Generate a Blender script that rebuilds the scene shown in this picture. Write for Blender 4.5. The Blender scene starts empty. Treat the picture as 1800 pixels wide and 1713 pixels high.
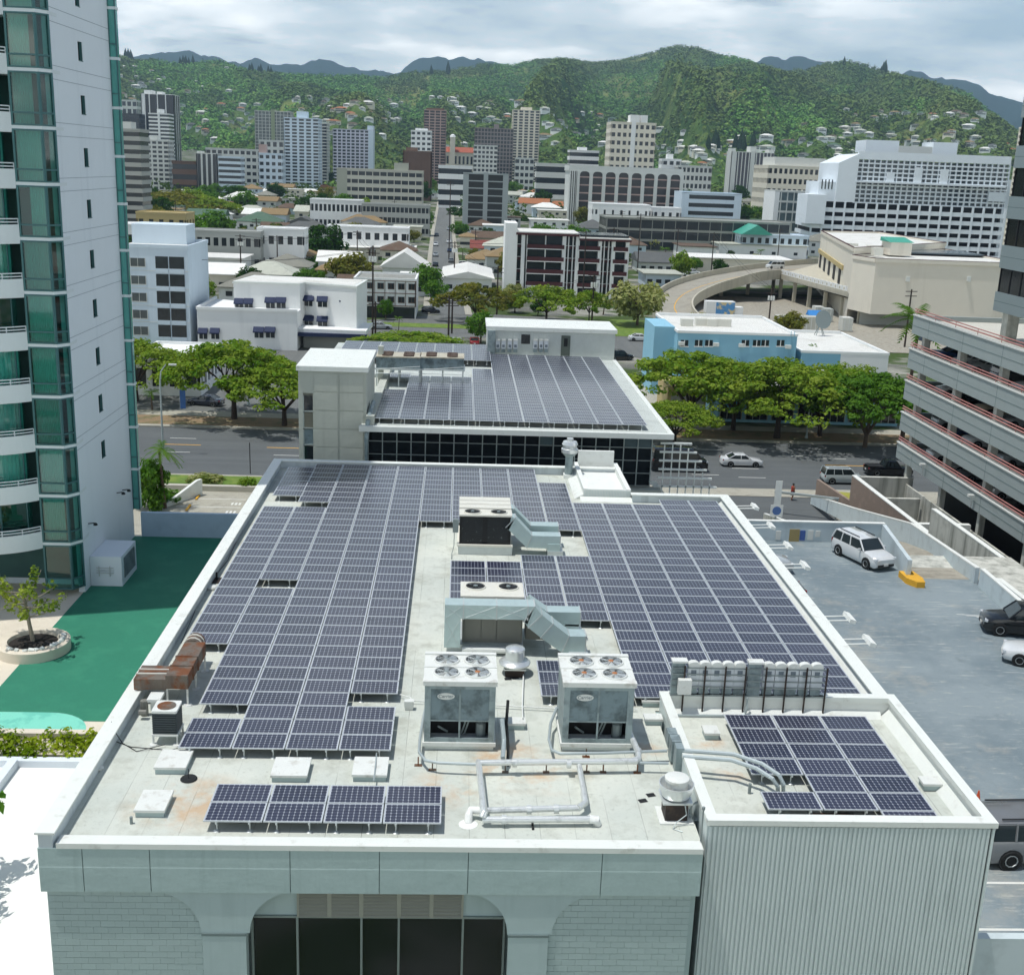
import bpy, math, random
import numpy as np
from mathutils import Matrix
random.seed(7)
rng = np.random.default_rng(11)
S = bpy.context.scene
COL = S.collection
R = math.radians
PI = math.pi

# ------------------------------------------------------------------ camera
FPX, PITCH, YAW, ROLL = 2044.61, .269281, .0508436, .0378236
CAM = np.array([8.528, -33.561, 31.8])
_cy, _sy, _cp, _sp, _cr, _sr = math.cos(YAW), math.sin(YAW), math.cos(PITCH), math.sin(PITCH), math.cos(ROLL), math.sin(ROLL)
_f = np.array([_sy * _cp, _cy * _cp, -_sp]); _r0 = np.array([_cy, -_sy, 0]); _u0 = np.cross(_r0, _f)
_rt = _cr * _r0 + _sr * _u0; _up = -_sr * _r0 + _cr * _u0
cd = bpy.data.cameras.new('camera'); cam = bpy.data.objects.new('camera', cd); COL.objects.link(cam)
cd.sensor_fit = 'HORIZONTAL'; cd.sensor_width = 36; cd.lens = FPX / 1800 * 36
cd.clip_start = .5; cd.clip_end = 40000
cam.matrix_world = Matrix(((_rt[0], _up[0], -_f[0], CAM[0]), (_rt[1], _up[1], -_f[1], CAM[1]), (_rt[2], _up[2], -_f[2], CAM[2]), (0, 0, 0, 1)))
S.camera = cam
def ray(u, v): return _f + _rt * ((u - 900) / FPX) - _up * ((v - 856.5) / FPX)
def gz(u, v, z=0.): k = ray(u, v); return CAM + k * ((z - CAM[2]) / k[2])     # photo point on a level plane
def gy(u, v, y): k = ray(u, v); return CAM + k * ((y - CAM[1]) / k[1])         # photo point on an upright plane at depth y
def gx(u, v, x): k = ray(u, v); return CAM + k * ((x - CAM[0]) / k[0])

# ------------------------------------------------------------------ sky, sun, exposure
SUN = np.array([-.28, -.075, 1.]); SUN /= np.linalg.norm(SUN)      # direction to the sun
sun_el = math.asin(SUN[2]); sun_az = math.atan2(SUN[0], SUN[1])
w = bpy.data.worlds.new('World'); S.world = w; w.use_nodes = True
nt = w.node_tree; nt.nodes.clear()
def wn(t, **k):
    n = nt.nodes.new(t)
    for a, b in k.items(): setattr(n, a, b)
    return n
def wm(op, a, b=None, c=None):
    n = wn('ShaderNodeMath', operation=op)
    for i, x in enumerate((a, b, c)):
        if x is None: continue
        if isinstance(x, (int, float)): n.inputs[i].default_value = x
        else: nt.links.new(x, n.inputs[i])
    return n.outputs[0]
sky = wn('ShaderNodeTexSky'); sky.sky_type = 'NISHITA'; sky.sun_disc = False
sky.sun_elevation = sun_el; sky.sun_rotation = sun_az; sky.altitude = 30; sky.air_density = 1; sky.dust_density = 1.2
tc = wn('ShaderNodeTexCoord'); sx = wn('ShaderNodeSeparateXYZ'); nt.links.new(tc.outputs['Generated'], sx.inputs[0])
zz = wm('MAXIMUM', sx.outputs[2], 0.0); den = wm('ADD', zz, .16)
cb = wn('ShaderNodeCombineXYZ')
nt.links.new(wm('DIVIDE', sx.outputs[0], den), cb.inputs[0]); nt.links.new(wm('DIVIDE', sx.outputs[1], den), cb.inputs[1])
n1 = wn('ShaderNodeTexNoise'); n1.inputs['Scale'].default_value = 1.15; n1.inputs['Detail'].default_value = 7; n1.inputs['Roughness'].default_value = .55
n1.inputs['Distortion'].default_value = .25
n2 = wn('ShaderNodeTexNoise'); n2.inputs['Scale'].default_value = 1.25; n2.inputs['Detail'].default_value = 8; n2.inputs['Roughness'].default_value = .56
mp = wn('ShaderNodeMapping'); mp.inputs['Location'].default_value = (5.3, 2.1, 0); nt.links.new(cb.outputs[0], mp.inputs[0])
nt.links.new(cb.outputs[0], n1.inputs['Vector']); nt.links.new(mp.outputs[0], n2.inputs['Vector'])
cr = wn('ShaderNodeValToRGB'); cr.color_ramp.elements[0].position = .33; cr.color_ramp.elements[1].position = .45
nt.links.new(wm('ADD', n1.outputs['Fac'], wm('MULTIPLY', wm('SUBTRACT', .2, zz), .55)), cr.inputs[0])
cc = wn('ShaderNodeValToRGB'); nt.links.new(n2.outputs['Fac'], cc.inputs[0])
e = cc.color_ramp.elements; e[0].position = .34; e[0].color = (6.8, 8.6, 9.2, 1); e[1].position = .62; e[1].color = (21, 21, 20, 1)
e2 = cc.color_ramp.elements.new(.5); e2.color = (12., 13.2, 13.2, 1)
mx = wn('ShaderNodeMix', data_type='RGBA'); nt.links.new(cr.outputs[0], mx.inputs['Factor'])
nt.links.new(sky.outputs[0], mx.inputs['A']); nt.links.new(cc.outputs[0], mx.inputs['B'])
bg = wn('ShaderNodeBackground'); bg.inputs['Strength'].default_value = .115
nt.links.new(mx.outputs['Result'], bg.inputs['Color'])
ow = wn('ShaderNodeOutputWorld'); nt.links.new(bg.outputs[0], ow.inputs[0])
sl = bpy.data.lights.new('sun', 'SUN'); sl.energy = 4.8; sl.angle = R(.53); sl.color = (1, .975, .93)
so = bpy.data.objects.new('sun', sl); COL.objects.link(so); so.location = (0, 0, 200)
so.rotation_euler = Matrix.Identity(3).to_euler()
from mathutils import Vector
so.rotation_euler = Vector((-SUN[0], -SUN[1], -SUN[2])).to_track_quat('-Z', 'Y').to_euler()
S.view_settings.view_transform = 'Standard'; S.view_settings.look = 'None'; S.view_settings.exposure = -0.4
S.view_settings.gamma = 1; S.view_settings.use_curve_mapping = False
S.render.engine = 'CYCLES'
S.cycles.max_bounces = 5; S.cycles.diffuse_bounces = 2; S.cycles.glossy_bounces = 2; S.cycles.transmission_bounces = 4
S.cycles.transparent_max_bounces = 12; S.cycles.volume_bounces = 0
S.cycles.use_denoising = True; S.cycles.use_adaptive_sampling = True; S.cycles.adaptive_threshold = .025; S.cycles.adaptive_min_samples = 20

# ------------------------------------------------------------------ helpers
def lin(h):
    if not isinstance(h, str): return tuple(h)
    h = h.lstrip('#'); o = []
    for i in (0, 2, 4):
        c = int(h[i:i + 2], 16) / 255
        o.append(c / 12.92 if c <= .04045 else ((c + .055) / 1.055) ** 2.4)
    return tuple(o)
MATS = {}
class NT:
    def __init__(s, name):
        s.m = bpy.data.materials.new(name); s.m.use_nodes = True; s.t = s.m.node_tree; s.t.nodes.clear()
        s.out = s.n('ShaderNodeOutputMaterial')
    def n(s, t, **k):
        o = s.t.nodes.new(t)
        for a, b in k.items(): setattr(o, a, b)
        return o
    def l(s, a, b): s.t.links.new(a, b)
    def pos(s):
        if not hasattr(s, '_p'): s._p = s.n('ShaderNodeNewGeometry').outputs['Position']
        return s._p
    def noise(s, scale, detail=4, rough=.55, vec=None, stretch=None):
        o = s.n('ShaderNodeTexNoise'); o.inputs['Scale'].default_value = scale; o.inputs['Detail'].default_value = detail; o.inputs['Roughness'].default_value = rough
        v = vec if vec is not None else s.pos()
        if stretch:
            m = s.n('ShaderNodeMapping'); m.inputs['Scale'].default_value = stretch; s.l(v, m.inputs[0]); v = m.outputs[0]
        s.l(v, o.inputs['Vector']); return o.outputs['Fac']
    def ramp(s, fac, a, b, ca=(0, 0, 0, 1), cb=(1, 1, 1, 1)):
        o = s.n('ShaderNodeValToRGB'); e = o.color_ramp.elements; e[0].position = a; e[1].position = b; e[0].color = ca; e[1].color = cb
        s.l(fac, o.inputs[0]); return o.outputs[0]
    def mix(s, fac, a, b, blend='MIX'):
        o = s.n('ShaderNodeMix', data_type='RGBA', blend_type=blend)
        for sock, x in ((o.inputs['Factor'], fac), (o.inputs['A'], a), (o.inputs['B'], b)):
            if isinstance(x, (int, float)): sock.default_value = x
            elif isinstance(x, tuple): sock.default_value = x if len(x) == 4 else x + (1,)
            else: s.l(x, sock)
        return o.outputs['Result']
    def math(s, op, a, b=0.):
        o = s.n('ShaderNodeMath', operation=op)
        for i, x in enumerate((a, b)):
            if isinstance(x, (int, float)): o.inputs[i].default_value = x
            else: s.l(x, o.inputs[i])
        return o.outputs[0]
def c4(c, k=1.): return tuple(min(1, x * k) for x in lin(c)) + (1,)
def mat(name, col, rough=.6, metal=0., var=.10, vs=1.5, bump=0., bs=25., spec=.5, stain=None, streak=None, rv=0., fine=0., coat=0.):
    """plain procedural surface: base colour, broad mottling, optional stains / run-down streaks, optional per-object variation"""
    if name in MATS: return MATS[name]
    k = NT(name); b = k.n('ShaderNodeBsdfPrincipled'); k.l(b.outputs[0], k.out.inputs[0])
    c = c4(col)
    o = c
    if var:
        o = k.mix(k.noise(vs), c4(col, 1 - var), c4(col, 1 + var))
    if fine:
        o = k.mix(k.math('MULTIPLY', k.ramp(k.noise(14 * vs, 3), .4, .7), fine), o, c4(col, .55))
    if stain:                     # (colour, scale, lo, hi, amount)
        sc, ss, lo, hi, am = stain
        o = k.mix(k.math('MULTIPLY', k.ramp(k.noise(ss, 6, .62), lo, hi), am), o, c4(sc))
    if streak:                    # (colour, scale, lo, hi, amount)
        sc, ss, lo, hi, am = streak
        o = k.mix(k.math('MULTIPLY', k.ramp(k.noise(ss, 5, .6, stretch=(1, 1, .08)), lo, hi), am), o, c4(sc))
    if rv:
        oi = k.n('ShaderNodeObjectInfo').outputs['Random']
        o = k.mix(oi, k.mix(1., o, c4((1 - rv,) * 3), 'MULTIPLY'), o)
    if isinstance(o, tuple): b.inputs['Base Color'].default_value = o
    else: k.l(o, b.inputs['Base Color'])
    b.inputs['Roughness'].default_value = rough; b.inputs['Metallic'].default_value = metal; b.inputs['Specular IOR Level'].default_value = spec
    if coat: b.inputs['Coat Weight'].default_value = coat; b.inputs['Coat Roughness'].default_value = .05
    if bump:
        n = k.n('ShaderNodeBump'); n.inputs['Strength'].default_value = bump; n.inputs['Distance'].default_value = .05
        k.l(k.noise(bs, 4), n.inputs['Height']); k.l(n.outputs[0], b.inputs['Normal'])
    MATS[name] = k.m; return k.m
def glassmat(name, tint, rough=.03, refl=.12):
    """thin tinted pane that can be looked through"""
    if name in MATS: return MATS[name]
    k = NT(name); t = k.n('ShaderNodeBsdfTransparent'); t.inputs[0].default_value = c4(tint)
    g = k.n('ShaderNodeBsdfGlossy'); g.inputs['Roughness'].default_value = rough; g.inputs[0].default_value = (.9, 1, 1, 1)
    lw = k.n('ShaderNodeFresnel'); lw.inputs[0].default_value = 1.5
    m = k.n('ShaderNodeMixShader'); k.l(k.math('ADD', lw.outputs[0], refl), m.inputs[0]); k.l(t.outputs[0], m.inputs[1]); k.l(g.outputs[0], m.inputs[2])
    k.l(m.outputs[0], k.out.inputs[0]); MATS[name] = k.m; return k.m
def leafmat(name, col, col2, trans=.35, vs=.6):
    if name in MATS: return MATS[name]
    k = NT(name); a = k.noise(vs, 3); oi = k.n('ShaderNodeObjectInfo').outputs['Random']
    o = k.mix(k.ramp(a, .35, .65), c4(col), c4(col2)); o = k.mix(k.math('MULTIPLY', oi, .35), o, c4(col2))
    gi = k.n('ShaderNodeNewGeometry').outputs['Random Per Island']
    o = k.mix(k.math('MULTIPLY', gi, .5), o, c4(col, .6))
    d = k.n('ShaderNodeBsdfDiffuse'); t = k.n('ShaderNodeBsdfTranslucent'); k.l(o, d.inputs[0]); k.l(k.mix(1., o, (1.25, 1.3, .55, 1), 'MULTIPLY'), t.inputs[0])
    m = k.n('ShaderNodeMixShader'); m.inputs[0].default_value = trans; k.l(d.outputs[0], m.inputs[1]); k.l(t.outputs[0], m.inputs[2])
    k.l(m.outputs[0], k.out.inputs[0]); MATS[name] = k.m; return k.m

class G:
    """mesh collector"""
    def __init__(s): s.v = []; s.f = []; s.m = []
    def face(s, pts, m=0):
        n = len(s.v); s.v += [tuple(p) for p in pts]; s.f.append(tuple(range(n, n + len(pts)))); s.m.append(m); return s
    def box(s, x0, x1, y0, y1, z0, z1, m=0, top=None):
        n = len(s.v)
        s.v += [(x0, y0, z0), (x1, y0, z0), (x1, y1, z0), (x0, y1, z0), (x0, y0, z1), (x1, y0, z1), (x1, y1, z1), (x0, y1, z1)]
        for q in ((3, 2, 1, 0), (4, 5, 6, 7), (0, 1, 5, 4), (1, 2, 6, 5), (2, 3, 7, 6), (3, 0, 4, 7)): s.f.append(tuple(n + i for i in q))
        s.m += [m, m if top is None else top, m, m, m, m]; return s
    def obox(s, cx, cy, cz, sx, sy, sz, rz=0., m=0, tilt=None):
        g = G().box(-sx / 2, sx / 2, -sy / 2, sy / 2, -sz / 2, sz / 2, m)
        M = Matrix.Translation((cx, cy, cz)) @ Matrix.Rotation(rz, 4, 'Z')
        if tilt: M = M @ Matrix.Rotation(tilt[0], 4, 'X') @ Matrix.Rotation(tilt[1], 4, 'Y')
        return s.add(g, M)
    def add(s, g, M=None):
        n = len(s.v)
        s.v += [tuple(M @ Vector(p)) for p in g.v] if M is not None else g.v
        s.f += [tuple(n + i for i in q) for q in g.f]; s.m += g.m; return s
    def prism(s, poly, z0, z1, m=0, top=None):
        """vertical prism; poly counter-clockwise; z0/z1 numbers or per-vertex lists"""
        k = len(poly); n = len(s.v)
        a = z0 if isinstance(z0, (list, tuple)) else [z0] * k; b = z1 if isinstance(z1, (list, tuple)) else [z1] * k
        s.v += [(p[0], p[1], a[i]) for i, p in enumerate(poly)] + [(p[0], p[1], b[i]) for i, p in enumerate(poly)]
        s.f.append(tuple(n + i for i in reversed(range(k)))); s.m.append(m)
        s.f.append(tuple(n + k + i for i in range(k))); s.m.append(m if top is None else top)
        for i in range(k):
            j = (i + 1) % k; s.f.append((n + i, n + j, n + k + j, n + k + i)); s.m.append(m)
        return s
    def extr(s, poly, axis, a, b, m=0):
        """profile in the plane across axis ('x': poly is (y,z); 'y': poly is (x,z)), swept from a to b"""
        k = len(poly); n = len(s.v)
        mk = (lambda p, t: (t, p[0], p[1])) if axis == 'x' else (lambda p, t: (p[0], t, p[1]))
        s.v += [mk(p, a) for p in poly] + [mk(p, b) for p in poly]
        s.f.append(tuple(n + i for i in range(k))); s.f.append(tuple(n + k + i for i in reversed(range(k)))); s.m += [m, m]
        for i in range(k):
            j = (i + 1) % k; s.f.append((n + j, n + i, n + k + i, n + k + j)); s.m.append(m)
        return s
    def cyl(s, p0, p1, r, n=10, r2=None, m=0, caps=True):
        p0 = np.array(p0, float); p1 = np.array(p1, float); d = p1 - p0; d /= np.linalg.norm(d)
        a = np.cross(d, (0, 0, 1)) if abs(d[2]) < .95 else np.cross(d, (1, 0, 0)); a /= np.linalg.norm(a); b = np.cross(d, a)
        r2 = r if r2 is None else r2; k = len(s.v)
        for c, q in ((p0, r), (p1, r2)):
            for i in range(n):
                t = 2 * PI * i / n; s.v.append(tuple(c + (a * math.cos(t) + b * math.sin(t)) * q))
        for i in range(n):
            j = (i + 1) % n; s.f.append((k + j, k + i, k + n + i, k + n + j)); s.m.append(m)
        if caps:
            s.f.append(tuple(k + i for i in range(n))); s.f.append(tuple(k + n + i for i in reversed(range(n)))); s.m += [m, m]
        return s
    def tube(s, pts, r, n=8, m=0):
        """bent pipe through the points (mitred rings)"""
        P = [np.array(p, float) for p in pts]; k = len(s.v); ref = None
        for i, p in enumerate(P):
            t0 = P[i] - P[i - 1] if i else P[1] - P[0]; t1 = P[i + 1] - P[i] if i < len(P) - 1 else t0
            t0 = t0 / np.linalg.norm(t0); t1 = t1 / np.linalg.norm(t1); t = t0 + t1
            t = t / np.linalg.norm(t) if np.linalg.norm(t) > 1e-6 else t0
            if ref is None: ref = np.array((0, 0, 1.)) if abs(t[2]) < .9 else np.array((1., 0, 0))
            a = np.cross(t, ref); a /= np.linalg.norm(a); b = np.cross(t, a); ref = -b if False else ref
            if np.linalg.norm(np.cross(t, ref)) < .2: ref = a
            q = r[i] if isinstance(r, (list, tuple)) else r
            for j in range(n):
                h = 2 * PI * j / n; s.v.append(tuple(p + (a * math.cos(h) + b * math.sin(h)) * q))
        for i in range(len(P) - 1):
            for j in range(n):
                l = (j + 1) % n; s.f.append((k + i * n + l, k + i * n + j, k + (i + 1) * n + j, k + (i + 1) * n + l)); s.m.append(m)
        e = k + (len(P) - 1) * n
        s.f.append(tuple(k + j for j in range(n))); s.f.append(tuple(e + j for j in reversed(range(n)))); s.m += [m, m]
        return s
    def lathe(s, prof, n=16, c=(0, 0, 0), m=0):
        k = len(s.v)
        for r, z in prof:
            for i in range(n):
                t = 2 * PI * i / n; s.v.append((c[0] + r * math.cos(t), c[1] + r * math.sin(t), c[2] + z))
        for a in range(len(prof) - 1):
            for i in range(n):
                j = (i + 1) % n; s.f.append((k + a * n + i, k + a * n + j, k + (a + 1) * n + j, k + (a + 1) * n + i)); s.m.append(m)
        if prof[0][0] > 1e-4: s.f.append(tuple(k + i for i in reversed(range(n)))); s.m.append(m)
        e = k + (len(prof) - 1) * n
        if prof[-1][0] > 1e-4: s.f.append(tuple(e + i for i in range(n))); s.m.append(m)
        return s
    def mesh(s, name, mats, smooth=False):
        me = bpy.data.meshes.new(name); me.from_pydata(s.v, [], s.f)
        for q in (mats if isinstance(mats, (list, tuple)) else [mats]): me.materials.append(q)
        if any(s.m): me.polygons.foreach_set('material_index', s.m)
        if smooth:
            me.polygons.foreach_set('use_smooth', [True] * len(s.f))
            try: me.set_sharp_from_angle(angle=R(40))
            except Exception: pass
        me.update(); return me
def tag(o, label=None, cat=None, group=None, kind=None):
    if label: o['label'] = label
    if cat: o['category'] = cat
    if group: o['group'] = group
    if kind: o['kind'] = kind
    return o
def obj(name, data, parent=None, loc=(0, 0, 0), rz=0., sc=None):
    o = bpy.data.objects.new(name, data); COL.objects.link(o)
    o.location = loc
    if rz: o.rotation_euler = (0, 0, rz)
    if sc: o.scale = sc if isinstance(sc, tuple) else (sc, sc, sc)
    if parent is not None: o.parent = parent
    return o
def part(name, g, mats, parent=None, smooth=False, loc=(0, 0, 0), rz=0., kind=None, label=None):
    o = obj(name, g.mesh(name, mats, smooth), parent, loc, rz)
    return tag(o, label, None, None, kind)
def thing(name, label, cat, loc=(0, 0, 0), rz=0., group=None, kind=None):
    return tag(obj(name, None, None, tuple(float(x) for x in loc), rz), label, cat, group, kind)
def one(name, g, mats, label, cat, loc=(0, 0, 0), rz=0., group=None, smooth=False):
    return tag(obj(name, g.mesh(name, mats, smooth), None, tuple(float(x) for x in loc), rz), label, cat, group)
KIDS = {}
def kids(o): return [c for c in bpy.data.objects if c.parent == o]
def dup(o, loc, rz=0., label=None, group=None, parent=None, sc=None):
    """copy of a thing with its parts and sub-parts"""
    c = o.copy(); COL.objects.link(c); c.location = loc; c.rotation_euler = (0, 0, rz)
    if sc: c.scale = (sc, sc, sc)
    if label: c['label'] = label
    if group: c['group'] = group
    if parent is not None: c.parent = parent
    if o.name not in KIDS: KIDS[o.name] = [(k, list(k.children)) for k in o.children]
    for k, subs in KIDS[o.name]:
        p = k.copy(); COL.objects.link(p); p.parent = c
        for q in subs:
            r = q.copy(); COL.objects.link(r); r.parent = p
    return c
def struct(name, g, mats, smooth=False):
    o = part(name, g, mats, None, smooth); o['kind'] = 'structure'; return o
# ================================================================== ground, streets
def TZ(y):
    """gentle rise of the plain toward the hills"""
    y = np.asarray(y, float)
    return np.interp(y, [-1e5, 380, 1000, 1600, 2600], [0, 0, 9, 26, 60])
def groundmat():
    k = NT('town ground'); b = k.n('ShaderNodeBsdfPrincipled'); k.l(b.outputs[0], k.out.inputs[0])
    o = k.mix(k.ramp(k.noise(.06, 5), .42, .58), c4('#6b6c66'), c4('#96958b'))
    o = k.mix(k.ramp(k.noise(.045, 4, .6, stretch=(1, 1.3, 1)), .46, .54), o, c4('#43552b'))
    o = k.mix(k.math('MULTIPLY', k.ramp(k.noise(.8, 5), .5, .7), .4), o, c4('#55564f'))
    k.l(o, b.inputs['Base Color']); b.inputs['Roughness'].default_value = .95; b.inputs['Specular IOR Level'].default_value = .1
    return k.m
ys = [-150, 380, 500, 650, 800, 1000, 1200, 1400, 1600, 1900, 2300, 2700]
g = G(); n = len(g.v)
for y in ys: g.v += [(-3200, y, float(TZ(y)) - .06), (3600, y, float(TZ(y)) - .06)]
for i in range(len(ys) - 1): g.f.append((2 * i, 2 * i + 1, 2 * i + 3, 2 * i + 2)); g.m.append(0)
struct('ground', g, groundmat())
def asphalt(name, col='#5d6163', light='#777a7a', lane=None):
    k = NT(name); b = k.n('ShaderNodeBsdfPrincipled'); k.l(b.outputs[0], k.out.inputs[0])
    o = k.mix(k.noise(.25, 5, .6), c4(col), c4(light))
    o = k.mix(k.math('MULTIPLY', k.ramp(k.noise(.5, 4, .6, stretch=(.05, 1.6, 1) if lane != 'y' else (1.6, .05, 1)), .45, .65), .35), o, c4(col, .7))
    o = k.mix(k.math('MULTIPLY', k.noise(30, 2), .25), o, c4('#8a8c8a'))
    k.l(o, b.inputs['Base Color']); b.inputs['Roughness'].default_value = .9; b.inputs['Specular IOR Level'].default_value = .25
    return k.m
M_asph = asphalt('asphalt', '#4c5153', '#606566'); M_asph2 = asphalt('old asphalt', '#5c6061', '#72746f', 'y')
M_conc = mat('sidewalk concrete', '#a9a698', .9, var=.12, vs=.5, stain=('#7f7c70', .9, .5, .7, .5), fine=.25)
M_kerb = mat('kerb concrete', '#b8b5a8', .9, var=.1, vs=1)
M_ylw = mat('yellow line paint', '#d9a531', .7, var=.15, vs=3); M_wht = mat('white line paint', '#d9dad4', .7, var=.12, vs=3)
M_grass = mat('lawn grass', '#5d7a2c', .95, var=.25, vs=1.2, stain=('#86913f', .8, .45, .65, .6), fine=.4)
M_dirt = mat('leaf litter', '#8b765a', .95, var=.25, vs=.8, stain=('#55603a', .5, .5, .62, .7), fine=.4)
def sheet(name, x0, x1, y0, y1, z, m, kind='structure'):
    g = G(); g.face([(x0, y0, z), (x1, y0, z), (x1, y1, z), (x0, y1, z)]); o = part(name, g, m); o['kind'] = kind; return o
SY0, SY1 = 83.3, 105.0
sheet('street', -500, 600, SY0, SY1, -.004, M_asph)
g = G(); g.box(-500, 29, SY0 - 4.6, SY0, -.05, .13); g.box(29, 35.6, SY0 - 3, SY0, -.05, .125); g.box(47.3, 600, SY0 - 4.6, SY0, -.05, .13); struct('pavement', g, M_conc)
g = G(); g.box(-500, 600, SY1, SY1 + 1.0, -.05, .14); g.box(-500, 600, SY1 + 6.0, SY1 + 9.0, -.05, .13); struct('pavement', g, M_conc)
g = G(); g.box(-500, 600, SY1 + 1.0, SY1 + 6.0, -.05, .16); struct('planting_strip', g, M_dirt)
g = G()
def dash(u, v, L_=3., w_=.13, m=0):
    p = gz(u, v, 0.004); g.box(p[0] - L_ / 2, p[0] + L_ / 2, p[1] - w_ / 2, p[1] + w_ / 2, -.003, .004, m)
for u, v in ((317, 781), (505, 787), (1485, 818), (1600, 823)): dash(u, v, 4.6, .2, 1)
for u, v in ((322, 770), (310, 794), (525, 769), (505, 800), (1310, 823), (1465, 806), (1322, 839), (1245, 790), (1180, 820), (1240, 834), (1390, 801)): dash(u, v, 3.0, .13, 0)
o = part('lane_markings', g, [M_wht, M_ylw]); o['kind'] = 'structure'
# cross-walk tone patches at the drive entrance, drive apron
sheet('driveway', 30.0, 45.6, 66.0, SY0 - 3.0, .0, M_asph)
sheet('driveway_apron', 35.6, 47.3, SY0 - 3.0, SY0, .04, M_conc)
# second avenue behind the first block, and the straight street climbing north
g = G()
a = [gz(540, 615), gz(655, 598), gz(870, 582), gz(1130, 618), gz(1200, 650), gz(1160, 598), gz(1060, 575), gz(900, 556), gz(760, 545), gz(650, 575), gz(540, 600)]
g.face([(-120, 160, .0), (20, 190, .0), (60, 150, .0), (75, 165, .0), (30, 222, .0), (10, 226, .0), (-15, 205, .0), (-120, 178, .0)]); struct('avenue', g, M_asph2)
g = G(); yy = [222, 330, 380, 500, 650, 800]
for i, y in enumerate(yy):
    c = np.interp(y, [222, 326, 448, 676, 800], [6, 3.6, 1.0, -1.5, -3]); g.v += [(c - 3.9, y, float(TZ(y)) + .03), (c + 3.9, y, float(TZ(y)) + .03)]
for i in range(len(yy) - 1): g.f.append((2 * i, 2 * i + 1, 2 * i + 3, 2 * i + 2)); g.m.append(0)
struct('side_street', g, M_asph2)
g = G()
for s_ in (-1, 1):
    for i in range(len(yy) - 1):
        q = []
        for y in (yy[i], yy[i + 1]):
            c = np.interp(y, [222, 326, 448, 676, 800], [6, 3.6, 1.0, -1.5, -3]); q.append((c + s_ * 3.9, c + s_ * 5.4, y))
        (a0, b0, y0), (a1, b1, y1) = q; z0, z1 = float(TZ(y0)) + .12, float(TZ(y1)) + .12
        pts = [(a0, y0, z0), (b0, y0, z0), (b1, y1, z1), (a1, y1, z1)]; g.face(pts if s_ > 0 else pts[::-1])
struct('pavement', g, M_conc)
# ground plots between the first street and the avenue
sheet('parking_lot', -40, -6, 112, 168, .02, M_asph2); sheet('pavement', -120, -40, 114, 158, .015, M_conc); sheet('yard', 6, 40, 116, 150, .018, M_conc)
sheet('lawn', -22, 45, 200, 206, .05, M_grass); sheet('lawn', 36, 52, 196, 222, .07, M_grass)
g = G(); g.box(-26, -9, 79.0, 82.2, 0, .3); part('lawn', g, M_grass)['kind'] = 'structure'
sheet('parking_lot', -26, -4, 60, 78, .01, M_conc)
g = G()
for y in (66.6, 69.3, 72.0, 74.7): g.box(-17.5, -11.5, y, y + .12, .008, .016, 0)
for y in (67.0, 69.8, 72.5):
    for i in range(3): g.box(-12.6 + i * .35, -12.4 + i * .35, y + .4, y + 1.1, .008, .016, 0)
part('stall_markings', g, [M_wht])['kind'] = 'structure'
for i, (u, v) in enumerate(((348, 874), (331, 893))):
    p = gz(u, v, .02); g = G(); g.box(-.09, .09, -.85, .85, 0, .13); one('wheel_stop', g, M_ylw, ['yellow wheel stop farther along the stalls beyond the green deck', 'yellow wheel stop nearest the green deck wall'][i], 'wheel stop', tuple(p), 0, 'yellow wheel stops')
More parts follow.
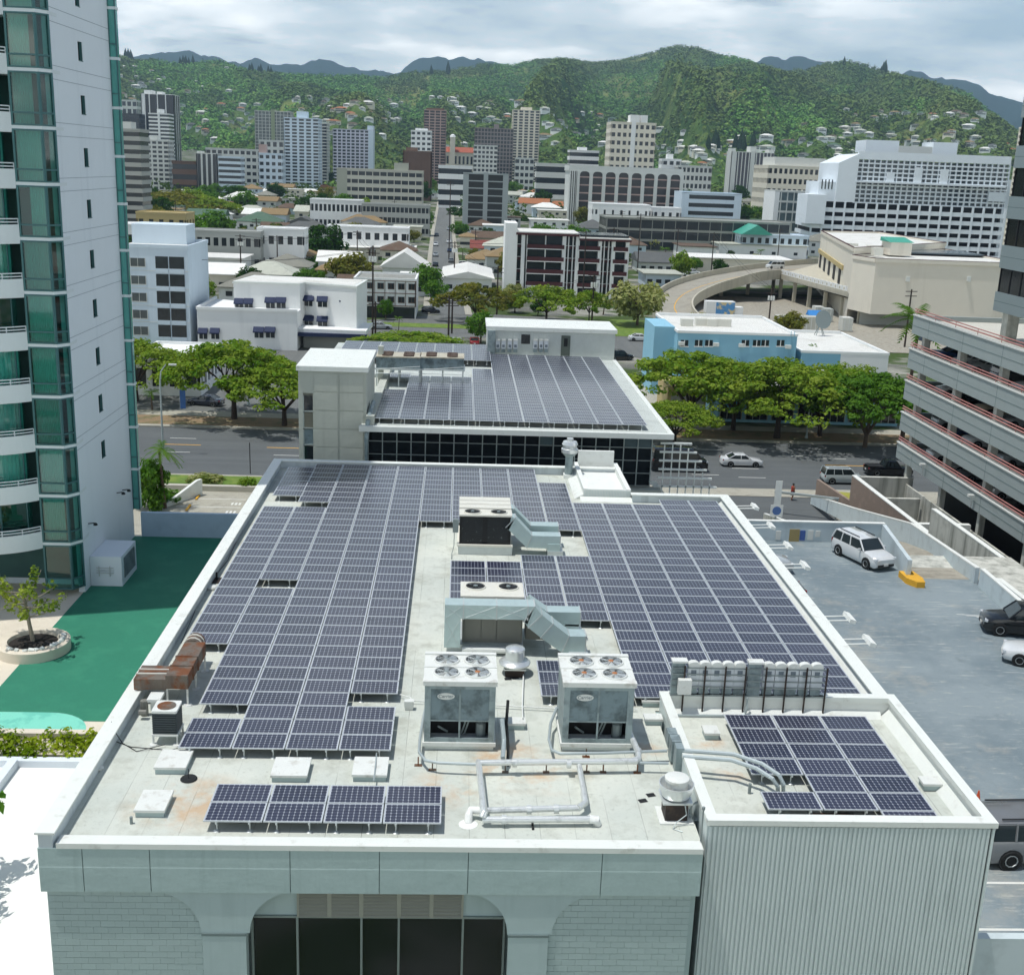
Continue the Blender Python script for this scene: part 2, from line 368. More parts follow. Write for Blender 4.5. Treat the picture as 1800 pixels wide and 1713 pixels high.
# ================================================================== main building
RZ = 13.4
GB = 'solar building'
def roofmat():
    k = NT('roof membrane'); b = k.n('ShaderNodeBsdfPrincipled'); k.l(b.outputs[0], k.out.inputs[0])
    m = k.n('ShaderNodeMapping'); m.inputs['Rotation'].default_value = (0, 0, R(90)); k.l(k.pos(), m.inputs[0])
    br = k.n('ShaderNodeTexBrick'); br.inputs['Scale'].default_value = 1; br.inputs['Brick Width'].default_value = 9.3; br.inputs['Row Height'].default_value = 1.02
    br.inputs['Mortar Size'].default_value = .010; br.offset = .37
    br.inputs['Color1'].default_value = c4('#c3c8bf'); br.inputs['Color2'].default_value = c4('#bcc3bb'); br.inputs['Mortar'].default_value = c4('#8b9089')
    k.l(m.outputs[0], br.inputs['Vector'])
    o = k.mix(k.ramp(k.noise(.22, 5, .6), .38, .62), br.outputs['Color'], c4('#cdd1c7'))
    o = k.mix(k.math('MULTIPLY', k.ramp(k.noise(.9, 6, .65), .50, .68), .6), o, c4('#a3a69a'))
    o = k.mix(k.math('MULTIPLY', k.ramp(k.noise(7, 4, .7), .56, .72), .4), o, c4('#8a8e83'))
    st = k.math('MULTIPLY', k.ramp(k.noise(.75, 6, .6), .44, .60), 0.)          # rust stains gather round the pipes and the air conditioners
    for cx, cy, r in ((10.4, .0, 2.1), (8.6, -1.6, 1.4), (14.9, 1.0, .9), (11.6, -.6, 1.6), (17.2, 1.6, .8), (17.6, -.6, .7), (23.7, 7.6, .6), (.8, -2.6, 2.0), (22.9, 6.9, .6), (22.3, 27.6, .35)):
        v = k.n('ShaderNodeVectorMath', operation='DISTANCE'); v.inputs[1].default_value = (cx, cy, RZ); k.l(k.pos(), v.inputs[0])
        f = k.ramp(v.outputs['Value'], 0.0, 1.0)
        d = k.math('SUBTRACT', 1.0, k.math('DIVIDE', v.outputs['Value'], r)); d = k.math('MAXIMUM', d, 0.)
        st = k.math('MAXIMUM', st, k.math('MINIMUM', k.math('MULTIPLY', d, 1.6), 1.))
    st = k.math('MULTIPLY', st, k.ramp(k.noise(.85, 6, .65), .46, .64))
    o = k.mix(k.math('MULTIPLY', st, .62), o, c4('#c0986a'))
    k.l(o, b.inputs['Base Color']); b.inputs['Roughness'].default_value = .85; b.inputs['Specular IOR Level'].default_value = .2
    n = k.n('ShaderNodeBump'); n.inputs['Strength'].default_value = .35; n.inputs['Distance'].default_value = .03
    k.l(k.noise(1.4, 5), n.inputs['Height']); k.l(n.outputs[0], b.inputs['Normal'])
    MATS['roof'] = k.m; return k.m
M_roof = roofmat()
M_cap = mat('parapet cap', '#dfe3dd', .5, var=.05, vs=2, stain=('#a9a79a', 2.2, .58, .75, .5))
M_parin = mat('parapet inside', '#c4cdd0', .75, var=.08, vs=2, streak=('#8d9599', 1.6, .5, .75, .6))
M_fascia = mat('painted fascia sheet', '#a9bdbb', .5, var=.05, vs=.8, bump=.5, bs=1.6, streak=('#7f9492', 3.5, .55, .8, .35), fine=.12)
M_fasc2 = mat('painted stucco', '#aabcbb', .65, var=.06, vs=1.2, bump=.25, bs=2.5, streak=('#7f9291', 2.5, .52, .8, .3))
M_block = mat('painted block', '#a9bbb9', .7, var=.04, vs=3, bump=.2, bs=14, rv=.06)
M_mortar = mat('block joint', '#a1b4b2', .85)
M_dglass = mat('dark window glass', (.012, .016, .018), .08, var=.2, vs=.8, spec=.6)
M_frame = mat('grey window frame', '#8e9a97', .5, .3)
M_louv = mat('bronze louvre', '#9a9c90', .6)
M_corr = mat('corrugated metal', '#cfdad8', .5, .0, var=.05, vs=1.2, streak=('#7d8b8b', 3.0, .55, .8, .35))
M_white = mat('white paint', '#e3e6e1', .6, var=.05, vs=1.5, stain=('#b8b9ae', 1.6, .56, .75, .45))
M_steel = mat('galvanised steel', '#c3cac9', .4, .4, var=.10, vs=5)
M_alum = mat('bright aluminium', '#dde1e0', .3, .6, var=.08, vs=6)
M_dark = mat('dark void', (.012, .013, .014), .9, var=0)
M_rust = mat('rusted sheet', '#736a60', .6, .25, var=.2, vs=2, stain=('#774522', 1.7, .44, .56, .95), streak=('#4a3224', 3, .5, .7, .6), fine=.3)
M_grey = mat('grey enamel', '#7f8a8a', .5, .1, var=.08, vs=4)
M_seam = mat('sheet seam', '#6f7f7e', .7)

main = thing('office_building', 'pale grey low building with solar panels covering its flat roof', 'building', (10.9, 16, 0))
ml = (-10.9, -16, 0)
def mpart(n, g, m, **k): return part(n, g, m, main, loc=ml, **k)
# body and roof sheet
g = G(); g.box(-2.45, 15.8, -4.3, 36.4, 0, RZ - .05); g.box(15.8, 24.15, 3.7, 30.6, 0, RZ - .05)
mpart('wall', g, M_fasc2)
g = G(); g.face([(-2.2, -4.9, RZ), (15.8, -4.9, RZ), (15.8, 36.2, RZ), (-2.2, 36.2, RZ)]); g.face([(15.8, 3.8, RZ), (23.9, 3.8, RZ), (23.9, 30.4, RZ), (15.8, 30.4, RZ)])
mpart('roof', g, M_roof)
# parapets with caps, front kerb
PT = 13.9
g = G(); g.box(-2.58, -2.2, -5.1, 36.5, 12.2, PT - .06); mpart('parapet', g, M_parin)
g = G(); g.box(-2.66, -2.12, -5.14, 36.6, PT - .06, PT); mpart('parapet_cap', g, M_cap)
g = G(); g.box(-2.2, 18.75, 36.2, 36.5, 12.2, PT - .06); mpart('parapet', g, M_parin)
g = G(); g.box(-2.12, 18.8, 36.12, 36.6, PT - .06, PT - .004); mpart('parapet_cap', g, M_cap)
g = G(); g.box(18.75, 24.1, 30.4, 30.7, 12.2, PT - .06); mpart('parapet', g, M_parin)
g = G(); g.box(18.66, 24.0, 30.3, 30.8, PT - .06, PT - .004); mpart('parapet_cap', g, M_cap)
g = G(); g.box(23.9, 24.2, 3.9, 30.7, 12.2, PT - .06); mpart('parapet', g, M_parin)
g = G(); g.box(23.8, 24.34, 3.9, 30.8, PT - .06, PT); mpart('parapet_cap', g, M_cap)
g = G(); g.extr([(-5.14, 13.42), (-4.72, 13.42), (-4.66, 13.55), (-5.14, 13.58)], 'x', -2.1, 15.72); mpart('parapet_cap', g, M_cap)
# sloped cant strip inside the left and right parapets
g = G(); g.extr([(23.62, RZ + .004), (23.9, RZ + .004), (23.9, RZ + .26)], 'y', 4, 30.3); mpart('cant_strip', g, M_cap)
g = G(); g.box(23.3, 23.34, 4.2, 30.2, RZ, RZ + .03); mpart('roof_batten', g, M_seam)
# fascia sheets (five joints), each its own sheet
xs = [-2.62, -1.42] + [float(gy(u, 1520, -5.1)[0]) for u in (264, 510, 667, 823, 1058)] + [15.74]
xs = sorted(xs)
zb = float(gy(600, 1570, -5.12)[2])
for a, b in zip(xs[:-1], xs[1:]):
    g = G(); g.extr([(-5.12, zb), (-4.85, zb), (-4.85, 13.42), (-5.12, 13.42), (-5.12, 12.86), (-5.126, 12.82)], 'x', a + .012, b - .012)
    mpart('fascia_sheet', g, M_fascia)
g = G(); g.box(-2.6, 15.72, -5.09, -4.87, zb + .02, 13.40); mpart('fascia_backing', g, M_seam)
# arcade: piers with curved haunches
YF = -5.06
def X(u, v=1600): return float(gy(u, v, YF)[0])
def Zp(v, u=600): return float(gy(u, v, YF)[2])
zt, zc, zbot = zb - .0, Zp(1640), 6.0
def pier(xl, xr, hl, hr, name='pier'):
    pl = [(hl, zt)]; n = 12
    for i in range(1, n + 1):
        t = PI / 2 * i / n; pl.append((hl + (xl - hl) * math.sin(t), zc + (zt - zc) * math.cos(t)))
    pr = [(hr, zt)]
    for i in range(1, n + 1):
        t = PI / 2 * i / n; pr.append((hr + (xr - hr) * math.sin(t), zc + (zt - zc) * math.cos(t)))
    poly = pl + list(reversed(pr))
    g = G(); g.extr(poly, 'y', YF, YF + .3); mpart('arch_haunch', g, M_fasc2)
    g = G(); g.box(xl + .04, xr - .10, YF - .05, YF + .3, zbot, zc - .012); mpart(name, g, M_fasc2)
    g = G(); g.box(xl + .02, xr - .08, YF - .065, YF - .045, zc - .06, zc + .02); mpart('pier_capping', g, M_seam)
pier(X(352), X(438), X(262), X(520))
pier(X(893), X(972), X(815), X(1058))
# block walls: every block its own piece
bw = G().box(-.1975, .1975, -.03, .03, -.0955, .0955).mesh('block', M_block)
for (ua, ub) in ((84, 400), (930, 1222)):
    x0, x1 = X(ua), X(ub); yb = -4.93
    g = G(); g.box(x0, x1, yb - .02, yb + .2, zbot, zt); mpart('block_wall_backing', g, M_mortar)
    r = 0; z = zt - .1
    while z > 8.55:
        x = x0 + (.4 if r % 2 else .2)
        if r % 2: o = obj('block', bw, main, (x0 + .1 - 10.9, yb - .047 - 16, z)); o.scale = (.5, 1, 1)
        while x < x1 - .19:
            obj('block', bw, main, (x - 10.9, yb - .045 - .006 * random.random() - 16, z))
            x += .4
        if x < x1 + .05: o = obj('block', bw, main, (x - .1 - 10.9, yb - .047 - 16, z)); o.scale = (.49, 1, 1)
        z -= .2; r += 1
# window bay: louvres above, dark glazing below
yw = -4.5
x0, x1 = X(437), X(892); zl = Zp(1628)
g = G(); g.box(x0, x1, yw, yw + .1, zbot, zt); mpart('window_glass', g, M_dglass)
lou = [X(u) for u in (518, 576, 633, 700, 758, 815)]
sl_m = None
for a, b in zip(lou[:-1], lou[1:]):
    fr = G()
    fr.box(a, a + .06, yw - .14, yw - .02, zl, zt); f2 = G(); f2.box(b - .06, b, yw - .14, yw - .02, zl, zt); mpart('louvre_frame', f2, M_louv); bk = G(); bk.box(a + .06, b - .06, yw - .05, yw - .02, zl, zt); mpart('louvre_backing', bk, M_dark)
    lp = mpart('louvre', fr, M_louv)
    z = zl + .08
    while z < zt - .05:
        q = G().extr([(yw - .17, z - .045), (yw - .07, z + .02), (yw - .06, z + .0), (yw - .16, z - .065)], 'x', a + .06, b - .06)
        part('slat', q, M_louv, lp); z += .115
for a, b in ((x0, lou[0]), (lou[-1], x1)):
    g = G(); g.box(a, b, yw - .06, yw - .01, zl, zt); mpart('spandrel_panel', g, M_fasc2)
for u in (437, 518, 633, 700, 815, 889):
    g = G(); g.box(X(u) - .03, X(u) + .03, yw - .12, yw - .004, zbot, zl - .03); mpart('mullion', g, M_frame)
g = G(); g.box(x0, x1, yw - .13, yw - .003, zl - .03, zl + .03); mpart('window_rail', g, M_frame)
# curtains behind the dark glass are only hinted: dark glass stays opaque
# corrugated box at the right front
bx0, bx1, by0, by1, bz = 15.95, 24.33, -4.45, 3.85, 14.1
n = 62; pl = []
p = (bx1 - bx0) / n
for i in range(n):
    a = bx0 + i * p; pl += [(a, by0), (a + p * .30, by0), (a + p * .42, by0 - .055), (a + p * .88, by0 - .055)]
pl.append((bx1, by0))
g = G()
for (a, b) in zip(pl[:-1], pl[1:]):
    g.face([(a[0], a[1], 5), (b[0], b[1], 5), (b[0], b[1], bz - .18), (a[0], a[1], bz - .18)])
g.face([(bx0, by1, 5), (bx0, by0, 5), (bx0, by0, bz - .18), (bx0, by1, bz - .18)])
mpart('corrugated_wall', g, M_corr)
g = G(); g.box(bx1 - .2, bx1, by0, by1, 5, bz - .15); g.box(bx0 + .02, bx1 - .2, by0 + .08, by0 + .25, 5, bz - .15); g.box(bx0 + .02, bx0 + .2, by0 + .25, by1, 5, bz - .15)
g.box(bx0 + .2, bx1 - .2, by1 - .2, by1, RZ - .1, bz - .15); mpart('box_wall', g, M_white)
g = G(); g.box(bx0 - .03, bx1 + .05, by0 - .07, by0 + .30, bz - .15, bz + .02); g.box(bx1 - .28, bx1 + .05, by0 + .30, by1 + .1, bz - .15, bz + .02)
g.box(bx0 + .3, bx1 - .28, by1 - .26, by1 + .1, bz - .15, bz + .02); g.box(bx0 - .03, bx0 + .30, by0 + .3, by1 + .1, bz - .15, bz + .0)
mpart('box_coping', g, M_cap)
g = G(); g.face([(bx0 + .2, by0 + .25, RZ - .02), (bx1 - .2, by0 + .25, RZ - .02), (bx1 - .2, by1 - .2, RZ - .02), (bx0 + .2, by1 - .2, RZ - .02)]); mpart('box_roof', g, M_roof)
g = G(); g.extr([(bx1 - .5, RZ - .016), (bx1 - .2, RZ - .016), (bx1 - .2, RZ + .3)], 'y', by0 + .3, by1 - .25); g.extr([(by1 - .48, RZ - .016), (by1 - .2, RZ - .016), (by1 - .2, RZ + .22)], 'x', bx0 + .3, bx1 - .5); mpart('cant_strip', g, M_cap)
# stepped block at the far right: white skylight well with ribbed front
ax0, ax1, ay0, ay1 = 15.95, 18.7, 30.9, 37.2
g = G(); g.box(ax0, ax0 + .25, ay0, ay1, RZ, PT + .12); g.box(ax1 - .25, ax1, ay0, ay1, RZ - 3, PT + .12); g.box(ax0 + .25, ax1 - .25, ay0, ay0 + .2, RZ, PT + .10); g.box(ax0 + .25, ax1 - .25, ay1 - .2, ay1, RZ, PT + .9)
g.box(ax0 + .25, ax1 - .25, ay0 + .2, ay1 - .2, RZ, RZ + .25); mpart('roof_well', g, M_white)
g = G(); x = ax0 + .05
while x < ax1 - .05: g.box(x, x + .045, ay0 - .04, ay0, RZ + .06, PT + .05); x += .09
mpart('ribbed_sheet', g, M_corr)
g = G(); g.extr([(ay0 - .55, RZ + .004), (ay0 - .04, RZ + .004), (ay0 - .04, RZ + .16)], 'x', ax0 - .2, ax1 + .05); g.extr([(ax0 - .5, RZ + .004), (ax0, RZ + .004), (ax0, RZ + .3)], 'y', ay0 - .04, 36.1); mpart('cant_strip', g, M_cap)
# ================================================================== solar panels
PX, PY, PZ = 1.68, 1.03, 13.77
def cellmat():
    k = NT('solar cell'); b = k.n('ShaderNodeBsdfPrincipled'); k.l(b.outputs[0], k.out.inputs[0])
    gi = k.n('ShaderNodeNewGeometry').outputs['Random Per Island']; oi = k.n('ShaderNodeObjectInfo').outputs['Random']
    o = k.mix(gi, c4('#1d2033'), c4('#272b40')); o = k.mix(k.math('MULTIPLY', oi, .8), o, c4('#34364a'))
    k.l(o, b.inputs['Base Color']); b.inputs['Roughness'].default_value = .30; b.inputs['Specular IOR Level'].default_value = .5
    b.inputs['Coat Weight'].default_value = .35; b.inputs['Coat Roughness'].default_value = .12
    return k.m
M_cell = cellmat(); M_back = mat('white backsheet', '#b3b9c2', .4, var=0); M_pframe = mat('panel frame', '#c3c9cb', .4, .2, var=.03)
def panelmesh(w=1.645, d=1.0):
    g = G(); t = .04
    g.box(0, w, 0, .024, -t, 0, 0); g.box(0, w, d - .024, d, -t, 0, 0); g.box(0, .024, .024, d - .024, -t, 0, 0); g.box(w - .024, w, .024, d - .024, -t, 0, 0)
    g.box(.02, w - .02, .02, d - .02, -.03, -.006, 3, 1)
    mx_, my_ = .045, .04; cw = (w - 2 * mx_) / 10; ch = (d - 2 * my_) / 6; e = .004; c = .021
    for i in range(10):
        for j in range(6):
            a, b = mx_ + i * cw + e, mx_ + (i + 1) * cw - e; p, q = my_ + j * ch + e, my_ + (j + 1) * ch - e
            g.face([(a + c, p, -.003), (b - c, p, -.003), (b, p + c, -.003), (b, q - c, -.003), (b - c, q, -.003), (a + c, q, -.003), (a, q - c, -.003), (a, p + c, -.003)], 2)
    return g.mesh('solar_panel', [M_pframe, M_back, M_cell, mat('panel underside', '#2b2d31', .7, var=0)])  # underside coloured dark to deepen the shade below the panels
PM = panelmesh()
pst = G(); pst.cyl((0, 0, -.36), (0, 0, -.06), .022, 6); pst.cyl((0, 0, -.37), (0, 0, -.33), .11, 8, .05); pst.box(-.04, .04, -.05, .05, -.09, -.045)
PST = pst.mesh('post', M_steel)
railm = {}
def array(label, cells, x0=0., y0=0., z=PZ, group='solar arrays on the roof of the nearest building', posts=True):
    """cells: set of (col,row) on the module grid"""
    cs = set(cells); c0 = min(cs)
    bxp = (x0 + c0[0] * PX, y0 + c0[1] * PY, z)
    t = thing('solar_array', label, 'solar array', bxp, 0, group)
    for (c, r) in sorted(cs):
        obj('solar_panel', PM, t, (x0 + c * PX - bxp[0], y0 + r * PY - bxp[1], random.uniform(-.004, .004)))
    g = G()
    for (c, r) in sorted(cs):                      # rails below, seen at the open fronts and sides
        for f in (.22, .78):
            xx = x0 + c * PX + 1.645 * f - bxp[0]; yy = y0 + r * PY - bxp[1]
            g.box(xx - .025, xx + .025, yy - .03, yy + PY - .03, -.10, -.045)
    part('mounting_rail', g, M_steel, t, kind='stuff')
    if posts:
        for (c, r) in sorted(cs):
            if (c, r - 1) not in cs or r % 4 == 0 and (c, r - 1) in cs and ((c - 1, r) not in cs or (c + 1, r) not in cs):
                for f in (.22, .78):
                    obj('post', PST, t, (x0 + c * PX + 1.645 * f - bxp[0], y0 + r * PY + .10 - bxp[1], 0))
    return t
rg = lambda c, a, b: {(c, r) for r in range(a, b + 1)}
L = rg(-1, 8, 25) | rg(0, 0, 25) | rg(1, 0, 34) | rg(2, 0, 34) | rg(3, 0, 34)
for q in (2, 14): L.discard((0, q))
L.discard((3, 3))
L |= rg(0, 27, 34) | rg(4, 24, 34) | rg(5, 24, 34) | rg(6, 24, 34) | rg(7, 23, 34) | rg(8, 23, 31)
array('largest solar array, left of the pale walkway and wrapping behind the air handlers', L)
array('short shaded solar array in the far left roof corner beside the parapet', rg(0, 0, 5), -1 * PX + .12, 28 * PY + .1)
array('two-row strip of eight solar panels along the front roof edge', rg(0, 0, 1) | rg(1, 0, 1) | rg(2, 0, 1) | rg(3, 0, 1), 1.68, -4.23)
B = rg(5, 13, 17) | rg(6, 13, 17) | rg(7, 11, 18) | rg(8, 11, 18) | rg(9, 4, 27) | rg(10, 4, 27) | rg(11, 4, 27) | rg(12, 4, 28) | rg(13, 4, 28)
array('wide solar array covering the right half of the roof beside the parking lot', B)
array('small solar array half hidden behind the right condenser unit', rg(7, 4, 6) | rg(8, 4, 6))
bc = {(0, r) for r in (1, 3, 4, 5, 6)} | rg(1, 1, 6) | rg(2, 0, 6)
array('three-column solar array sunk inside the corrugated roof box', bc, 18.02, 2.9 - 7 * 1.03 + .0)
# ================================================================== rooftop equipment
def rp(u, v, h=0.): return gz(u, v, RZ + h)
M_unit = mat('weathered unit casing', '#93a2a4', .5, .25, var=.10, vs=2.5, stain=('#5f6c6e', 1.8, .48, .66, .75), streak=('#6d7a7a', 3, .5, .75, .5))
M_unitd = mat('weathered coil panel', '#788a8f', .6, .1, var=.12, vs=2.2, stain=('#475355', 1.5, .45, .62, .85))
M_unitw = mat('white unit top', '#d9dcd7', .5, var=.06, vs=3, stain=('#a8a497', 2.5, .55, .7, .6))
M_pkg = mat('beige unit casing', '#d4d3c8', .5, var=.05, vs=2, stain=('#a49f8e', 2, .58, .75, .5))
M_pkgd = mat('taupe service door', '#77776f', .55, var=.05, vs=2)
M_duct = mat('galvanised duct', '#b9cccb', .4, .4, var=.12, vs=2.5)
M_coil = mat('dark coil fins', '#23272a', .6, .2, var=.3, vs=6, stain=('#8d9494', 5, .62, .70, .6))
M_pipe = mat('aluminium pipe jacket', '#d9dddb', .3, .4, var=.10, vs=4, stain=('#8d9290', 3, .55, .7, .5))
M_pwhite = mat('white mastic', '#e6e8e4', .6)
M_cond = mat('grey conduit', '#aeb9ba', .45, .4, var=.05)
M_blk = mat('black rubber', '#15181a', .7)
M_brown = mat('dark brown curb', '#2b211d', .7, var=.15, stain=('#5a4638', 3, .5, .7, .5))
M_motor = mat('rusty motor hub', '#a86a3c', .6)
M_blade = mat('fan blade', '#c7cccc', .35, .6)
def fan(parent, x, y, z, r, nb=5, guard=True, dark=False):
    """fan in a top opening: dark well, ring, blades, hub, wire guard"""
    g = G(); g.lathe([(r, 0), (r, .006)], 20); w_ = part('fan_well', g, M_dark, parent, loc=(x, y, z + .004))
    g = G(); n = 24
    g.lathe([(r * .97, .005), (r * .97, .06), (r * 1.06, .06), (r * 1.10, 0.0)], 24); part('fan_ring', g, M_unitw if not dark else M_pkg, parent, True, loc=(x, y, z))
    g = G(); a0 = random.random() * 6
    for i in range(nb):
        a = a0 + i * 2 * PI / nb; c, s_ = math.cos(a), math.sin(a); c2, s2 = math.cos(a + .62), math.sin(a + .62); c3, s3 = math.cos(a + .3), math.sin(a + .3)
        g.face([(c * r * .18, s_ * r * .18, .03), (c * r * .92, s_ * r * .92, .018), (c3 * r * .96, s3 * r * .96, .03), (c2 * r * .86, s2 * r * .86, .055), (c2 * r * .18, s2 * r * .18, .045)])
    part('fan_blades', g, M_blade if not dark else M_coil, parent, loc=(x, y, z))
    g = G(); g.lathe([(r * .22, .02), (r * .22, .075), (.0, .085)], 12); part('fan_hub', g, M_motor if random.random() < .5 and not dark else M_grey, parent, loc=(x, y, z))
    if guard:
        g = G()
        for q in (.35, .55, .75, .93):
            pts = [(math.cos(t) * r * q, math.sin(t) * r * q, .09 - .02 * q) for t in np.linspace(0, 2 * PI, 21)]
            g.tube(pts, .006, 3)
        for i in range(6):
            a = i * PI / 6; g.cyl((math.cos(a) * r, math.sin(a) * r, .065), (-math.cos(a) * r, -math.sin(a) * r, .065), .006, 3)
        part('fan_guard', g, M_steel, parent, loc=(x, y, z))
def text(s_, parent, loc, size, m, rot=(PI / 2, 0, 0), name='lettering', sx=1.):
    cu = bpy.data.curves.new(name, 'FONT'); cu.body = s_; cu.size = size; cu.align_x = 'CENTER'; cu.align_y = 'CENTER'; cu.extrude = .004
    cu.materials.append(m)
    tmp = bpy.data.objects.new('tmp', cu); COL.objects.link(tmp); me = bpy.data.meshes.new_from_object(tmp.evaluated_get(bpy.context.evaluated_depsgraph_get())); bpy.data.objects.remove(tmp)
    if not me.materials: me.materials.append(m)
    o = obj(name, me, parent, loc); o.rotation_euler = rot; o.scale = (sx, 1, 1); return o
def condenser(x, y, label):
    w, d, h0, h = 2.28, 2.15, .26, 2.05
    t = thing('condenser_unit', label, 'air conditioner', (x, y, RZ), 0, 'twin four-fan condenser units')
    g = G(); g.box(.02, w - .02, .02, d - .02, 0, h0 - .02); part('roof_curb', g, M_steel, t)
    g = G(); g.box(-.05, w + .05, -.06, d + .05, h0 - .09, h0 + .04); part('base_rail', g, M_unitw, t)
    g = G(); z0, z1 = h0 + .04, h0 + h
    for a, b in ((0, .20), (w - .20, w)):
        for c_, e_ in ((0, .1), (d - .1, d)): q = G(); q.box(a, b, c_, e_, z0, z1); part('corner_post', q, M_unit, t)
    for c_, e_ in ((z0, z0 + .14), (z1 - .14, z1)): q = G(); q.box(.2, w - .2, .0, .08, c_, e_); part('frame_rail', q, M_unit, t)
    zm = z0 + .78
    g = G(); g.box(.2, w / 2 - .03, .03, .07, zm, z1 - .12); part('coil_panel', g, M_unitd, t)
    g = G(); g.box(w / 2 + .03, w - .2, .03, .07, zm, z1 - .12); part('coil_panel', g, M_unitd, t)
    g = G(); g.box(w / 2 - .03, w / 2 + .03, .012, .072, z0 + .14, z1 - .14); g.box(.2, w - .2, .01, .07, zm - .05, zm); part('front_mullion', g, M_unit, t)
    g = G(); g.box(.06, w - .06, .62, d - .08, z0, z1 - .02); part('inner_casing', g, M_dark, t)
    g = G(); g.cyl((.45, .28, z0 + .42), (.75, .5, z0 + .12), .04, 6); g.cyl((1.35, .25, z0 + .66), (1.2, .45, z0 + .05), .03, 6); g.cyl((1.45, .25, z0 + .66), (1.3, .45, z0 + .05), .03, 6)
    g.lathe([(.17, 0), (.17, .5), (.1, .56)], 10, (1.85, .42, z0)); part('inner_pipe', g, M_grey, t)
    for xx in (.0, w - .06):
        g = G(); g.box(xx, xx + .06, .1, d - .1, z0, z1); part('side_panel', g, M_unit, t)
    g = G(); g.box(-.05, w + .05, -.08, d + .05, z1, z1 + .14); part('top_deck', g, M_unitw, t)
    g = G(); g.box(-.06, w + .06, d * .49 - .02, d * .49 + .05, z1 + .14, z1 + .17); g.box(-.06, w + .06, -.09, .16, z1 + .14, z1 + .165); g.box(-.06, w + .06, d - .12, d + .06, z1 + .14, z1 + .2); part('top_rib', g, M_unitw, t)
    for fx in (.30, .74):
        for fy in (.29, .75): fan(t, w * fx, d * fy, z1 + .14, .40, 6)
    g = G(); g.lathe([(.28, 0), (.28, .012)], 20); o = part('name_plate', g, M_unitw, t, loc=(w * .30, .022, z1 - .40)); o.rotation_euler = (PI / 2, 0, 0); o.scale = (1, .42, 1)
    text('Carrier', t, (w * .30, .006, z1 - .40), .16, M_unitd)
    return t
condenser(7.72, .72, 'four-fan condenser unit beside the walkway, orange hubs showing')
condenser(12.22, .78, 'four-fan condenser unit next to the inverter rack')

def poly_duct(t, pts, y0, y1, hh, m=M_duct, name='duct'):
    """rectangular duct whose side profile follows (x,z) top points, depth hh"""
    top = pts; bot = []
    n = len(pts)
    for i in range(n):
        a = np.array(pts[max(0, i - 1)]); b = np.array(pts[min(n - 1, i + 1)]); d_ = b - a; d_ = d_ / np.linalg.norm(d_); nr = np.array((d_[1], -d_[0]))
        k = hh / max(.6, abs(np.dot(nr, (0, -1)))) if 0 < i < n - 1 else hh
        p = np.array(pts[i]) + (nr if i in (0, n - 1) else nr) * hh
        bot.append((float(p[0]), float(p[1])))
    for i in range(n - 1):
        g = G(); g.extr([top[i], bot[i], bot[i + 1], top[i + 1]], 'y', y0, y1); part(name + '_section', g, m, t)
        g = G(); a = np.array(top[i + 1]); b = np.array(bot[i + 1]); d_ = (np.array(top[i + 1]) - np.array(top[i])); d_ = d_ / np.linalg.norm(d_) * .025
        o_ = (a - b) / np.linalg.norm(a - b) * .02
        g.extr([tuple(a + o_ - d_), tuple(b - o_ - d_), tuple(b - o_ + d_), tuple(a + o_ + d_)], 'y', y0 - .02, y1 + .02); part('duct_flange', g, M_steel, t)
# --- packaged unit with the dark coil, far one
t = thing('rooftop_air_handler', 'beige air handler with dark coil and two stepped ducts dropping right', 'air conditioner', (8.8, 20.5, RZ))
g = G(); g.box(-.05, 2.6, 0, 3.0, 0, .42); part('roof_curb', g, M_steel, t)
g = G(); g.box(-.1, 2.62, -.06, 3.1, .42, .52); part('base_rail', g, M_pkg, t)
g = G(); g.box(.02, 2.5, .16, 3.0, .52, 1.95); part('casing', g, M_pkg, t)
for a, b in ((.12, 1.12), (1.36, 2.36)):
    g = G(); g.box(a, b, .10, .17, .62, 1.86); part('coil', g, M_coil, t)
g = G(); g.box(0, .12, .08, .2, .52, 1.95); g.box(1.12, 1.36, .08, .2, .52, 1.95); g.box(2.36, 2.5, .08, .2, .52, 1.95); g.box(.12, 2.36, .08, .2, 1.86, 1.95); g.box(.12, 2.36, .08, .2, .52, .62); part('coil_frame', g, M_blk, t)
g = G(); g.box(-.03, 2.55, 0, 1.05, 1.95, 2.03); part('top_deck', g, M_pkg, t)
for i in range(3):
    g = G(); g.box(-.03, 2.55, 1.10 + i * .68, 1.72 + i * .68, 1.95, 2.07); part('roof_panel', g, M_pkg, t)
for x in (.62, 1.9): fan(t, x, .5, 2.03, .40, 4, False, True)
poly_duct(t, [(2.5, 1.95), (2.7, 1.92), (3.55, 1.02), (4.95, 1.02)], .05, .75, .66)
poly_duct(t, [(2.5, 2.05), (2.7, 2.0), (3.55, 1.15), (4.95, 1.15)], 1.3, 2.0, .62)
g = G(); g.box(4.35, 5.1, -.05, 2.1, 0, .26); part('duct_curb', g, M_steel, t)
g = G(); g.box(4.35, 4.95, 0, 2.0, .26, .62); part('duct_boot', g, M_duct, t)
g = G(); g.tube([(-.25, .1, 1.5), (-.25, .1, .4), (-.35, -.2, .08), (-.35, -.8, .05)], .02, 6); g.box(-.33, -.05, .05, .25, 1.1, 1.75); part('conduit', g, M_grey, t)
